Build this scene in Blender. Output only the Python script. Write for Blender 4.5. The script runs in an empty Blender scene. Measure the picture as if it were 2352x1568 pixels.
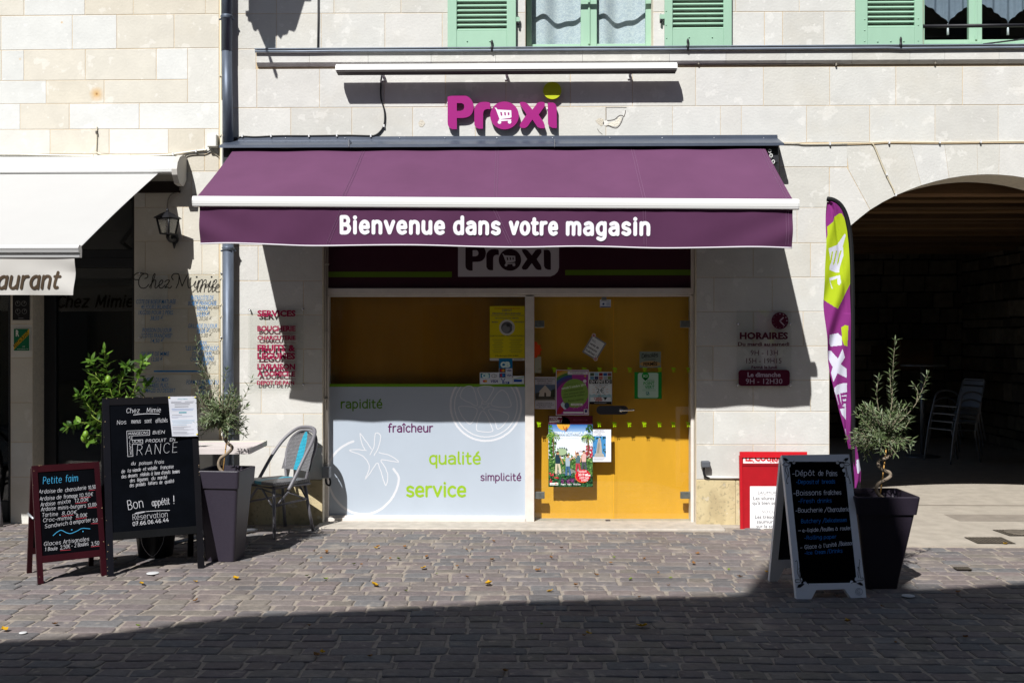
import bpy, math, random
from mathutils import Vector as V, Matrix
from mathutils.geometry import tessellate_polygon
R = math.radians
random.seed(7)
S = bpy.context.scene

# ------------------------------------------------------------------ camera
F, CX, CY, D, H = 2352.0, 1176.0, 784.0, 9.4, 1.68      # photo measured on a 2352 px wide grid
YAW = R(1.2)
cam = bpy.data.objects.new('camera', bpy.data.cameras.new('camera'))
S.collection.objects.link(cam)
cam.location = (0, -D, H); cam.rotation_euler = (R(90), 0, YAW)
cam.data.sensor_width = 36; cam.data.lens = 36
cam.data.clip_start = 0.05; cam.data.clip_end = 2000
S.camera = cam
# ------------------------------------------------------------------ light
SUN = V((0.394, 1.0, -1.15)).normalized()                # direction the light travels
EL = math.asin(-SUN.z)
w = bpy.data.worlds.new('World'); S.world = w; w.use_nodes = True
nt = w.node_tree
sky = nt.nodes.new('ShaderNodeTexSky'); sky.sky_type = 'NISHITA'; sky.sun_disc = False
sky.sun_elevation = EL; sky.sun_rotation = math.atan2(-SUN.x, -SUN.y)
sky.air_density = 1.0; sky.dust_density = 0.6
nt.links.new(sky.outputs[0], nt.nodes['Background'].inputs[0])
nt.nodes['Background'].inputs[1].default_value = 0.05
sl = bpy.data.lights.new('sun', 'SUN'); sl.energy = 5.0; sl.angle = R(0.5); sl.color = (1, .988, .965)
so = bpy.data.objects.new('sun', sl); S.collection.objects.link(so)
so.rotation_euler = SUN.to_track_quat('-Z', 'Y').to_euler()
S.view_settings.view_transform = 'Standard'; S.view_settings.look = 'None'
S.view_settings.exposure = 0.30; S.view_settings.gamma = 1
S.cycles.max_bounces = 6; S.cycles.diffuse_bounces = 2; S.cycles.transparent_max_bounces = 16
S.cycles.caustics_reflective = False; S.cycles.caustics_refractive = False

# ------------------------------------------------------------------ helpers
def ray(x, y):
    u, v = (x - CX) / F, (CY - y) / F
    c, s = math.cos(YAW), math.sin(YAW)
    return V((-s + c * u, c + s * u, v))
def W(x, y, Y=0.0):                 # point of the plane Y = const seen at photo point (x, y)
    d = ray(x, y); t = (Y + D) / d.y
    return V((0, -D, H)) + d * t
def G(x, y, z=0.0):                 # point of the level z seen at (x, y)
    d = ray(x, y); t = (z - H) / d.z
    return V((0, -D, H)) + d * t
class Fr:                           # a flat drawing frame: origin, u to the right, v up, n towards the viewer
    def __init__(s, o, u, v):
        s.o = V(o); s.u = V(u).normalized(); v = V(v)
        s.v = (v - s.u * v.dot(s.u)).normalized(); s.n = s.u.cross(s.v)
    def __call__(s, a, b, c=0.0): return s.o + s.u * a + s.v * b + s.n * c
    def pix(s, x, y):
        d = ray(x, y); c = V((0, -D, H))
        t = (s.o - c).dot(s.n) / d.dot(s.n); p = c + d * t - s.o
        return V((p.dot(s.u), p.dot(s.v)))
def FY(Y): return Fr((0, Y, 0), (1, 0, 0), (0, 0, 1))

def lin(c):                         # 0..255 sRGB to linear
    if isinstance(c, str): c = [int(c[i:i+2], 16) for i in (0, 2, 4)]
    return tuple((v/255/12.92 if v/255 <= .04045 else ((v/255+.055)/1.055)**2.4) for v in c[:3]) + (1,)
def crom(pts, n=6, closed=False):   # Catmull-Rom
    pts = [V(p) for p in pts]
    if len(pts) < 3: return pts
    out = []; m = len(pts)
    rng = range(m) if closed else range(m - 1)
    for i in rng:
        if closed: a, b, c, d = pts[i-1], pts[i], pts[(i+1) % m], pts[(i+2) % m]
        else:
            b, c = pts[i], pts[i+1]
            a = pts[i-1] if i else b * 2 - c
            d = pts[i+2] if i + 2 < m else c * 2 - b
        for k in range(n):
            t = k / n
            out.append(.5 * ((2*b) + (c-a)*t + (2*a-5*b+4*c-d)*t*t + (3*b-a-3*c+d)*t**3))
    if not closed: out.append(pts[-1])
    return out

class MB:
    def __init__(s): s.v = []; s.f = []; s.c = []; s.sm = []
    def add(s, vs, fs, col=(1, 1, 1, 1), smooth=False):
        b = len(s.v); s.v += [V(p) for p in vs]
        for f in fs:
            s.f.append([b + i for i in f]); s.c.append(col); s.sm.append(smooth)
    def box(s, o, u, v, w_, col=(1, 1, 1, 1)):           # parallelepiped from corner o
        o, u, v, w_ = V(o), V(u), V(v), V(w_)
        if u.cross(v).dot(w_) < 0: u, v = v, u
        vs = [o, o+u, o+u+v, o+v, o+w_, o+u+w_, o+u+v+w_, o+v+w_]
        s.add(vs, [(3,2,1,0), (4,5,6,7), (0,1,5,4), (1,2,6,5), (2,3,7,6), (3,0,4,7)], col)
    def bb(s, x0, x1, y0, y1, z0, z1, col=(1, 1, 1, 1), bev=0.0):
        if bev <= 0: s.box((x0,y0,z0), (x1-x0,0,0), (0,y1-y0,0), (0,0,z1-z0), col); return
        b = bev; vs = []
        for (sx, X) in ((1, x0), (-1, x1)):
            for (sy, Y) in ((1, y0), (-1, y1)):
                for (sz, Z) in ((1, z0), (-1, z1)):
                    vs += [(X, Y+sy*b, Z+sz*b), (X+sx*b, Y, Z+sz*b), (X+sx*b, Y+sy*b, Z)]
        def q(i, j, k, a): return ((i*2+j)*2+k)*3+a
        f = []
        for i in (0, 1):
            f += [(q(i,0,0,0), q(i,1,0,0), q(i,1,1,0), q(i,0,1,0)), (q(0,i,0,1), q(1,i,0,1), q(1,i,1,1), q(0,i,1,1)),
                  (q(0,0,i,2), q(1,0,i,2), q(1,1,i,2), q(0,1,i,2))]
            for j in (0, 1):
                f += [(q(i,j,0,0), q(i,j,1,0), q(i,j,1,1), q(i,j,0,1)), (q(i,0,j,0), q(i,1,j,0), q(i,1,j,2), q(i,0,j,2)),
                      (q(0,i,j,1), q(1,i,j,1), q(1,i,j,2), q(0,i,j,2))]
                for k in (0, 1): f.append((q(i,j,k,0), q(i,j,k,1), q(i,j,k,2)))
        s.add(vs, f, col); s.fix = True
    def prism(s, fr, loops, z0, z1, col=(1, 1, 1, 1), side=None, back=True):   # flat outline with holes, thick
        side = side or col
        loops = [[V((p[0], p[1])) for p in l] for l in loops]
        flat = [p for l in loops for p in l]
        tri = tessellate_polygon([[p.to_3d() for p in l] for l in loops])
        def ccw(t):
            a, b, c = (flat[i] for i in t)
            return t if (b-a).cross(c-a) > 0 else t[::-1]
        tri = [ccw(t) for t in tri]
        s.add([fr(p.x, p.y, z1) for p in flat], tri, col)
        if z0 == z1: return
        if back: s.add([fr(p.x, p.y, z0) for p in flat], [t[::-1] for t in tri], side)
        for k, l in enumerate(loops):
            area = sum(l[i-1].cross(l[i]) for i in range(len(l)))
            if (area < 0) != (k > 0): l = l[::-1]
            n = len(l)
            s.add([fr(p.x, p.y, z) for p in l for z in (z0, z1)], [(2*i, 2*((i+1) % n), 2*((i+1) % n)+1, 2*i+1) for i in range(n)], side)
    def tube(s, pts, r, n=8, col=(1, 1, 1, 1), cap=True, closed=False):
        pts = [V(p) for p in pts]; m = len(pts)
        rs = r if isinstance(r, (list, tuple)) else [r] * m
        T = []
        for i in range(m):
            a = pts[i-1] if (i or closed) else pts[i]; b = pts[(i+1) % m] if (i+1 < m or closed) else pts[i]
            d = b - a; T.append(d.normalized() if d.length > 1e-9 else V((0, 0, 1)))
        ref = V((0, 0, 1)) if abs(T[0].z) < .9 else V((1, 0, 0))
        N = T[0].cross(ref).normalized(); vs = []
        for i in range(m):
            N = (N - T[i] * N.dot(T[i])); N = N.normalized() if N.length > 1e-6 else T[i].orthogonal().normalized()
            B = T[i].cross(N)
            for k in range(n):
                a = 2*math.pi*k/n; vs.append(pts[i] + (N*math.cos(a) + B*math.sin(a)) * rs[i])
        fs = []
        for i in range(m if closed else m-1):
            j = (i+1) % m
            for k in range(n): fs.append((i*n+k, i*n+(k+1) % n, j*n+(k+1) % n, j*n+k))
        if cap and not closed: fs += [tuple(range(n))[::-1], tuple((m-1)*n+k for k in range(n))]
        s.add(vs, fs, col, True)
    def lathe(s, c, prof, n=20, col=(1, 1, 1, 1), axis=None, sx=1.0):
        c = V(c); A = axis or (V((1,0,0)), V((0,1,0)), V((0,0,1)))
        vs = [c + A[0]*(r*math.cos(2*math.pi*k/n)) + A[1]*(r*math.sin(2*math.pi*k/n)*sx) + A[2]*z for r, z in prof for k in range(n)]
        fs = [(i*n+k, i*n+(k+1) % n, (i+1)*n+(k+1) % n, (i+1)*n+k) for i in range(len(prof)-1) for k in range(n)]
        fs += [tuple(range(n))[::-1], tuple((len(prof)-1)*n+k for k in range(n))]
        s.add(vs, fs, col, True)
    def grid(s, fn, nu, nv, col=(1, 1, 1, 1), smooth=True):   # fn(u, v) -> point
        vs = [fn(i/nu, j/nv) for j in range(nv+1) for i in range(nu+1)]
        fs = [(j*(nu+1)+i, j*(nu+1)+i+1, (j+1)*(nu+1)+i+1, (j+1)*(nu+1)+i) for j in range(nv) for i in range(nu)]
        if callable(col):
            b = len(s.v); s.v += [V(p) for p in vs]
            for k, f in enumerate(fs):
                s.f.append([b+i for i in f]); s.c.append(col((k % nu + .5)/nu, (k // nu + .5)/nv)); s.sm.append(smooth)
        else: s.add(vs, fs, col, smooth)
    def loft(s, rings, col=(1, 1, 1, 1), cap=True, smooth=False):
        n = len(rings[0]); vs = [p for r in rings for p in r]
        fs = [(i*n+k, i*n+(k+1) % n, (i+1)*n+(k+1) % n, (i+1)*n+k) for i in range(len(rings)-1) for k in range(n)]
        if cap: fs += [tuple(range(n))[::-1], tuple((len(rings)-1)*n+k for k in range(n))]
        s.add(vs, fs, col, smooth)
    def build(s, name, mat, parent=None, fix=False, origin=None):
        o0 = V(origin) if origin is not None else V((0, 0, 0))
        if parent is not None:
            p = parent
            while p is not None: o0 = o0 + p.location; p = p.parent
            if origin is not None: o0 = V(origin)
        me = bpy.data.meshes.new(name)
        me.from_pydata([tuple(p - o0) for p in s.v], [], s.f)
        at = me.color_attributes.new('Col', 'FLOAT_COLOR', 'CORNER')
        cols = []
        for f, c in zip(s.f, s.c): cols += list(c) * len(f)
        at.data.foreach_set('color', cols)
        me.polygons.foreach_set('use_smooth', s.sm)
        if fix or getattr(s, 'fix', False):
            import bmesh
            bm = bmesh.new(); bm.from_mesh(me); bmesh.ops.recalc_face_normals(bm, faces=bm.faces); bm.to_mesh(me); bm.free()
        me.update()
        if mat: me.materials.append(mat)
        ob = bpy.data.objects.new(name, me); S.collection.objects.link(ob)
        if parent is not None:
            ob.parent = parent
            if origin is not None:
                q = V((0, 0, 0)); p = parent
                while p is not None: q = q + p.location; p = p.parent
                ob.location = o0 - q
        elif origin is not None: ob.location = o0
        return ob
def build_each(mb, name, mat_, parent):     # every loose piece becomes a part of its own
    par = list(range(len(mb.v)))
    def find(i):
        while par[i] != i: par[i] = par[par[i]]; i = par[i]
        return i
    for f in mb.f:
        a = find(f[0])
        for i in f[1:]: par[find(i)] = a
    gr = {}
    for k, f in enumerate(mb.f): gr.setdefault(find(f[0]), []).append(k)
    out = []
    for ks in gr.values():
        m = MB(); mp = {}
        for k in ks:
            for i in mb.f[k]:
                if i not in mp: mp[i] = len(m.v); m.v.append(mb.v[i])
            m.f.append([mp[i] for i in mb.f[k]]); m.c.append(mb.c[k]); m.sm.append(mb.sm[k])
        if getattr(mb, 'fix', False): m.fix = True
        out.append(m.build(name, mat_, parent))
    return out
def tag(o, label, cat, group=None):
    o['label'] = label; o['category'] = cat
    if group: o['group'] = group
    return o
def thing(name, label, cat, loc, group=None):
    o = bpy.data.objects.new(name, None); S.collection.objects.link(o); o.location = V(loc)
    o.empty_display_size = .1
    return tag(o, label, cat, group)
def lab(o, t): o['label'] = t; return o
def struct(o, kind='structure'): o['kind'] = kind; return o
def copy_tree(o, parent=None):
    c = o.copy(); S.collection.objects.link(c); c.parent = parent
    for ch in list(o.children): copy_tree(ch, c)
    return c

# ------------------------------------------------------------------ materials
_m = {}
def mat(name, col=None, rough=.6, spec=.3, metal=0.0, nz=0.0, nscale=20.0, bump=0.0, bscale=60.0, trans=0.0, detail=4.0, stretch=None, coat=0.0):
    """Principled; col None reads the face colours; nz = strength of a value noise, bump = relief."""
    if name in _m: return _m[name]
    m = bpy.data.materials.new(name); m.use_nodes = True; t = m.node_tree; N = t.nodes; L = t.links
    p = N['Principled BSDF']; p.inputs['Roughness'].default_value = rough
    p.inputs['Specular IOR Level'].default_value = spec; p.inputs['Metallic'].default_value = metal
    p.inputs['Coat Weight'].default_value = coat
    tc = N.new('ShaderNodeTexCoord'); src = tc.outputs['Object']
    if stretch:
        mp = N.new('ShaderNodeMapping'); mp.inputs['Scale'].default_value = stretch; L.new(src, mp.inputs[0]); src = mp.outputs[0]
    if col is None:
        a = N.new('ShaderNodeVertexColor'); a.layer_name = 'Col'; out = a.outputs[0]
    else:
        a = N.new('ShaderNodeRGB'); a.outputs[0].default_value = tuple(col[:3]) + (1,); out = a.outputs[0]
    if nz > 0:
        n = N.new('ShaderNodeTexNoise'); n.inputs['Scale'].default_value = nscale; n.inputs['Detail'].default_value = detail
        n.inputs['Roughness'].default_value = .6; L.new(src, n.inputs['Vector'])
        r = N.new('ShaderNodeMapRange'); r.inputs['From Min'].default_value = .25; r.inputs['From Max'].default_value = .75
        r.inputs['To Min'].default_value = 1-nz; r.inputs['To Max'].default_value = 1+nz; L.new(n.outputs[0], r.inputs[0])
        x = N.new('ShaderNodeMix'); x.data_type = 'RGBA'; x.blend_type = 'MULTIPLY'; x.inputs[0].default_value = 1
        L.new(out, x.inputs[6]); L.new(r.outputs[0], x.inputs[7]); out = x.outputs[2]
    L.new(out, p.inputs['Base Color'])
    m['out'] = 0
    if bump > 0:
        n = N.new('ShaderNodeTexNoise'); n.inputs['Scale'].default_value = bscale; n.inputs['Detail'].default_value = 5
        L.new(src, n.inputs['Vector']); b = N.new('ShaderNodeBump'); b.inputs['Strength'].default_value = bump
        b.inputs['Distance'].default_value = .01; L.new(n.outputs[0], b.inputs['Height']); L.new(b.outputs[0], p.inputs['Normal'])
    if trans > 0:
        tr = N.new('ShaderNodeBsdfTranslucent'); L.new(out, tr.inputs[0]); mx = N.new('ShaderNodeMixShader')
        mx.inputs[0].default_value = trans; L.new(p.outputs[0], mx.inputs[1]); L.new(tr.outputs[0], mx.inputs[2])
        L.new(mx.outputs[0], N['Material Output'].inputs[0])
    _m[name] = m; return m
def glass(name, tint=(.95, .97, .96), f0=.05, rough=.0):
    m = bpy.data.materials.new(name); m.use_nodes = True; t = m.node_tree; N = t.nodes; L = t.links
    N.remove(N['Principled BSDF'])
    tr = N.new('ShaderNodeBsdfTransparent'); tr.inputs[0].default_value = tint + (1,)
    gl = N.new('ShaderNodeBsdfGlossy'); gl.inputs['Roughness'].default_value = rough
    lw = N.new('ShaderNodeLayerWeight'); lw.inputs[0].default_value = .5
    pw = N.new('ShaderNodeMath'); pw.operation = 'POWER'; pw.inputs[1].default_value = 5; L.new(lw.outputs['Facing'], pw.inputs[0])
    ma = N.new('ShaderNodeMath'); ma.operation = 'MULTIPLY_ADD'; ma.inputs[1].default_value = 1-f0; ma.inputs[2].default_value = f0
    L.new(pw.outputs[0], ma.inputs[0]); mx = N.new('ShaderNodeMixShader'); L.new(ma.outputs[0], mx.inputs[0])
    L.new(tr.outputs[0], mx.inputs[1]); L.new(gl.outputs[0], mx.inputs[2]); L.new(mx.outputs[0], N['Material Output'].inputs[0])
    return m
def stone_mat(name, blotch=.45, stain=0.0):
    m = mat(name, None, .85, .15, nz=.07, nscale=5, bump=.25, bscale=45)
    t = m.node_tree; N = t.nodes; L = t.links; p = N['Principled BSDF']
    out = p.inputs['Base Color'].links[0].from_socket
    tc = N.new('ShaderNodeTexCoord')
    def blob(scale, lo, hi, col, fac, stretch=(1, 1, 1)):
        nonlocal out
        mp = N.new('ShaderNodeMapping'); mp.inputs['Scale'].default_value = stretch; L.new(tc.outputs['Object'], mp.inputs[0])
        n = N.new('ShaderNodeTexNoise'); n.inputs['Scale'].default_value = scale; n.inputs['Detail'].default_value = 3; n.inputs['Roughness'].default_value = .55
        L.new(mp.outputs[0], n.inputs['Vector'])
        r = N.new('ShaderNodeMapRange'); r.inputs['From Min'].default_value = lo; r.inputs['From Max'].default_value = hi
        r.inputs['To Max'].default_value = fac; L.new(n.outputs[0], r.inputs[0])
        x = N.new('ShaderNodeMix'); x.data_type = 'RGBA'; L.new(r.outputs[0], x.inputs[0]); L.new(out, x.inputs[6]); x.inputs[7].default_value = col
        out = x.outputs[2]
    blob(7.0, .625, .66, (.86, .84, .80, 1), blotch)           # pale lime patches
    blob(15.0, .67, .69, (.88, .86, .83, 1), blotch)
    blob(2.2, .55, .75, (.58, .51, .38, 1), .16)               # ochre clouds
    blob(90.0, .72, .76, (.35, .28, .2, 1), .5)                # pits
    if stain:
        blob(4.0, .5, .62, (.36, .28, .16, 1), stain, (1, 1, .6)); blob(30, .56, .64, (.22, .19, .13, 1), stain*.8)
    L.new(out, p.inputs['Base Color']); return m

# ------------------------------------------------------------------ lettering
_A = {'a': "4.4|S 4 4.1 2.5 5 .9 4.2 .3 2.5 .9 .7 2.4 0 4 1.1;L 4 5 4 0", '@': "4.5|S .7 4.5 2.2 5 3.6 4.4 4 3.1 4 0;S 4 2.9 2 2.9 .5 2.2 .4 1 1.4 .1 2.8 .2 4 1.2",
'b': "4.6|L .4 7.2 .4 0;S .4 4 1.8 5 3.5 4.4 4.2 2.5 3.5 .6 2 0 .4 1", 'c': "4.1|S 3.8 4.4 2.4 5 .9 4.2 .3 2.5 .9 .8 2.4 0 3.8 .6",
'd': "4.6|L 4.2 7.2 4.2 0;S 4.2 4 2.8 5 1 4.4 .4 2.5 1 .6 2.6 0 4.2 1", 'e': "4.5|L .5 2.5 4.1 2.5;S 4.1 2.5 3.7 4.3 2.3 5 .9 4.3 .3 2.5 .9 .7 2.4 0 3.9 .5",
'f': "3|S 3 6.9 2 7.2 1.2 6.4 1.1 5 1.1 0;L .1 4.6 2.6 4.6", 'g': "4.5|S 4 4.1 2.5 5 .9 4.2 .3 2.5 .9 .7 2.4 0 4 1.1;S 4 5 4 0 3.6 -1.6 2.2 -2.3 .6 -1.8",
'h': "4.5|L .4 7.2 .4 0;S .4 3.6 1.6 4.9 3.2 4.8 4 3.6 4 0", 'i': "1.4|L .7 5 .7 0;D .7 6.8", 'j': "1.6|S 1 5 1 -1 .2 -2.2;D 1 6.8",
'k': "4|L .4 7.2 .4 0;L 3.6 5 .6 2.3;L 1.6 3.1 3.8 0", 'l': "1.5|S .6 7.2 .6 1.2 1.5 .1", 'm': "6.9|L .4 5 .4 0;S .4 3.6 1.4 4.9 2.7 4.8 3.4 3.6 3.4 0;S 3.4 3.6 4.4 4.9 5.7 4.8 6.4 3.6 6.4 0",
'n': "4.5|L .4 5 .4 0;S .4 3.6 1.6 4.9 3.2 4.8 4 3.6 4 0", 'o': "4.8|C .3 2.5 .9 4.3 2.4 5 3.9 4.3 4.5 2.5 3.9 .7 2.4 0 .9 .7", 'p': "4.6|L .4 5 .4 -2.3;S .4 4 1.8 5 3.5 4.4 4.2 2.5 3.5 .6 2 0 .4 1",
'q': "4.6|L 4.2 5 4.2 -2.3;S 4.2 4 2.8 5 1 4.4 .4 2.5 1 .6 2.6 0 4.2 1", 'r': "3.1|L .4 5 .4 0;S .4 3.2 1.2 4.7 2.9 5", 's': "3.8|S 3.4 4.4 2 5 .6 4.3 .7 3 2 2.5 3.3 1.9 3.4 .6 2 0 .4 .6",
't': "3.1|S 1.1 6.6 1.1 1.2 1.8 .1 2.9 .2;L .1 4.8 2.7 4.8", 'u': "4.5|S .4 5 .4 1.4 1.4 .1 2.8 .2 4 1.4;L 4 5 4 0", 'v': "4.4|L .2 5 2.2 .1;L 2.2 .1 4.2 5", 'w': "6.4|L .2 5 1.7 0;L 1.7 0 3.2 4.6;L 3.2 4.6 4.7 0;L 4.7 0 6.2 5",
'x': "4.3|L .3 5 4 0;L 4 5 .3 0", 'y': "4.3|L .3 5 2.2 .2;S 4.1 5 1.6 -1.7 .5 -2.2", 'z': "4.1|L .4 5 3.8 5;L 3.8 5 .4 0;L .4 0 4 0",
'A': "5|L 0 0 2.5 7;L 2.5 7 5 0;L .9 2.4 4.1 2.4", 'B': "4.7|L .4 0 .4 7;S .4 7 3 6.9 3.9 5.4 3 3.9 .4 3.7;S .5 3.6 3.3 3.4 4.4 1.9 3.3 .2 .4 0", 'C': "5|S 4.9 6 3 7 1 6 .3 3.5 1 1 3 0 4.9 1",
'D': "5.2|L .4 0 .4 7;S .4 7 3 6.8 4.8 5.2 4.8 1.8 3 .2 .4 0", 'E': "4.2|L 4 7 .4 7;L .4 7 .4 0;L .4 0 4 0;L .5 3.6 3.4 3.6", 'F': "4|L 4 7 .4 7;L .4 7 .4 0;L .5 3.6 3.4 3.6",
'G': "5.2|S 4.9 6 3 7 1 6 .3 3.5 1 1 3 0 4.8 1;L 4.8 1 4.8 3.2;L 4.8 3.2 3 3.2", 'H': "5|L .4 0 .4 7;L 4.6 0 4.6 7;L .5 3.6 4.5 3.6", 'I': "1.4|L .7 0 .7 7", 'J': "3.4|S 3 7 3 1.2 1.6 0 .2 1", 'K': "4.6|L .4 0 .4 7;L 4.2 7 .5 3.2;L 1.6 4.3 4.5 0",
'L': "4|L .4 7 .4 0;L .4 0 3.9 0", 'M': "6.4|L .4 0 .8 7;L .8 7 3.2 1.5;L 3.2 1.5 5.6 7;L 5.6 7 6 0", 'N': "5.2|L .4 0 .4 7;L .4 7 4.8 0;L 4.8 0 4.8 7", 'O': "5.8|C .3 3.5 1 6 2.9 7 4.8 6 5.5 3.5 4.8 1 2.9 0 1 1", 'P': "4.6|L .4 0 .4 7;S .4 7 3 6.9 4.2 5.2 3 3.4 .4 3.2",
'Q': "5.8|C .3 3.5 1 6 2.9 7 4.8 6 5.5 3.5 4.8 1 2.9 0 1 1;L 3.5 1.8 5.5 -.4", 'R': "4.8|L .4 0 .4 7;S .4 7 3 6.9 4.2 5.2 3 3.6 .4 3.4;L 2.2 3.4 4.6 0", 'S': "4.6|S 4.2 6.2 2.4 7 .7 6 .9 4.3 2.3 3.6 3.9 2.8 4.1 1 2.3 0 .4 .9", 'T': "4.8|L 0 7 4.8 7;L 2.4 7 2.4 0",
'U': "5|S .4 7 .4 2 1.3 .3 2.5 0 3.8 .3 4.6 2 4.6 7", 'V': "5|L 0 7 2.5 0;L 2.5 0 5 7", 'X': "4.6|L .2 7 4.4 0;L 4.4 7 .2 0", 'Z': "4.4|L .4 7 4 7;L 4 7 .4 0;L .4 0 4.2 0",
'0': "4.6|C .4 3.5 .9 6.2 2.3 7 3.7 6.2 4.2 3.5 3.7 .8 2.3 0 .9 .8", '1': "2.6|L .3 5.6 1.6 7;L 1.6 7 1.6 0", '2': "4.4|S .5 5.6 1.2 6.8 2.6 7 3.8 5.8 3.2 3.8 .4 0;L .4 0 4.1 0", '3': "4.3|S .5 6.4 2.2 7 3.7 5.8 3 4 1.6 3.7;S 1.6 3.7 3.4 3.2 4 1.8 2.8 .1 .4 .6",
'4': "4.6|L 3.2 7 .3 2.2;L .3 2.2 4.4 2.2;L 3.4 4 3.4 0", '5': "4.3|L 3.8 7 .9 7;L .9 7 .6 4;S .6 4 2.2 4.5 3.7 3.6 3.8 1.4 2.4 0 .4 .5", '6': "4.4|S 3.7 6.7 2 6.3 .6 4 .5 1.6 1.8 0 3.4 .5 4 2.2 2.8 3.8 .7 3", '7': "4.2|L .3 7 4 7;L 4 7 1.4 0;L 1.3 3.6 3.5 3.6",
'8': "4.4|C 2.2 3.7 .8 4.8 .9 6.4 2.2 7 3.5 6.4 3.6 4.8 2.2 3.7 .5 2.6 .5 .9 2.2 0 3.9 .9 3.9 2.6", '9': "4.4|S 3.8 4 2.4 3.2 .8 4 .6 6 2 7 3.6 6.2 3.8 4 3.4 1.4 1.2 0",
'.': "1.4|D .6 .2", ',': "1.6|L .9 .5 .5 -1", '-': "3.4|L .4 2.6 3 2.6", '!': "1.6|L .9 7 .7 2;D .6 .2", '/': "3.2|L .2 -.8 3 7.4", "'": "1.2|L .7 7 .5 5.4", '€': "4.6|S 4.4 6.2 3 7 1.4 6 .8 3.5 1.4 1 3 0 4.4 .8;L 0 4.3 3.2 4.3;L 0 2.8 3 2.8", ' ': "2.6|", ':': "1.4|D .6 .3;D .6 3.6",
# loose calligraphic capitals and letters for the brush script
'ç': "4.1|S 3.8 4.4 2.4 5 .9 4.2 .3 2.5 .9 .8 2.4 0 3.8 .6;S 2.4 0 2.8 -1 1.6 -1.8", 'ı': "1.4|L .7 5 .7 0"}
_ACC = {'é': ('e', "L 2 6 3.2 7.3"), 'è': ('e', "L 2.6 6 1.4 7.3"), 'ê': ('e', "L 1.2 6 2.3 7.2;L 2.3 7.2 3.4 6"), 'î': ('ı', "L -.4 6.1 .7 7.3;L .7 7.3 1.8 6.1"), 'ô': ('o', "L 1.3 6.1 2.4 7.3;L 2.4 7.3 3.5 6.1"), 'à': ('a', "L 2.6 6.1 1.4 7.4"), 'É': ('E', "L 1.8 8 3 9.2")}
_SCR = {'C': "7|S 4.2 5.2 5.6 5.9 5.6 7.4 4 7.9 2 6.6 .8 3.6 1.4 .9 3.2 0 5 .6 6.2 2;S 4 7.9 .4 8.2 -1.8 6.6 -1.4 4.8 .6 4.6", 'M': "10|S -1 4.4 -1.8 6 -.6 7.6 1.6 7.6 2.2 6.6 1.9 3 .6 0;S 2.2 6.8 3.2 3 3.8 1;S 3.8 1 5.6 5 7.2 7.8;S 7.2 7.8 6.9 3 7.2 .4 8.2 .1 9.2 1.2",
'h': "4.4|S -.4 .6 1.6 4 2.7 7.2 2.2 7.6 1.4 5.6 .4 0;S .6 1.6 1.8 4 3 4.2 3 2.8 2.6 .6 3.2 .1 4.4 1.2", 'e': "3.4|S -.2 1.2 1.6 2.2 2.5 3.6 1.8 4.3 .6 3 .4 1 1.2 0 2.2 .2 3.6 1.6", 'z': "3.6|S .2 3.4 1.2 4.2 2.6 3.9 .2 .2;S .2 .2 1.6 .5 2.8 0 3.8 1", 'i': "2|S -.2 1.2 1.2 3.6 .6 1 .9 .1 2 1;D 1.7 5.8",
'm': "6|S -.2 1.4 .9 4 .3 0;S .4 1.4 1.8 4 2.8 4.1 2.3 0;S 2.4 1.4 3.8 4 4.8 4 4.5 1.2 4.7 .1 6 1.2", ' ': "2|"}
def glyph(ch, script=False):
    if script and ch in _SCR: w_, st = _SCR[ch].split('|')
    elif ch in _ACC:
        b, ac = _ACC[ch]; w_, st = _A[b].split('|'); st += ';' + ac
    else: w_, st = _A.get(ch, _A[' ']).split('|')
    out = []
    for q in st.split(';'):
        if not q: continue
        t = q.split(); n = [float(k) for k in t[1:]]
        P = [V((n[i], n[i+1])) for i in range(0, len(n), 2)]
        if t[0] == 'S': P = crom(P, 5)
        if t[0] == 'C': P = crom(P, 4, True); P.append(P[0])
        out.append((t[0], P))
    return float(w_), out
_ft = {}
def font_mesh(text, bold=0.0, shear=0.0):
    k = (text, bold, shear)
    if k in _ft: return _ft[k]
    c = bpy.data.curves.new('t', 'FONT'); c.body = text; c.offset = bold; c.shear = shear; c.resolution_u = 2; c.fill_mode = 'FRONT'
    o = bpy.data.objects.new('t', c); S.collection.objects.link(o)
    bpy.context.view_layer.update()
    me = bpy.data.meshes.new_from_object(o.evaluated_get(bpy.context.evaluated_depsgraph_get()))
    r = ([V((v.co.x, v.co.y)) for v in me.vertices], [tuple(p.vertices) for p in me.polygons])
    bpy.data.objects.remove(o); bpy.data.curves.remove(c); bpy.data.meshes.remove(me)
    _ft[k] = r; return r

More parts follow.
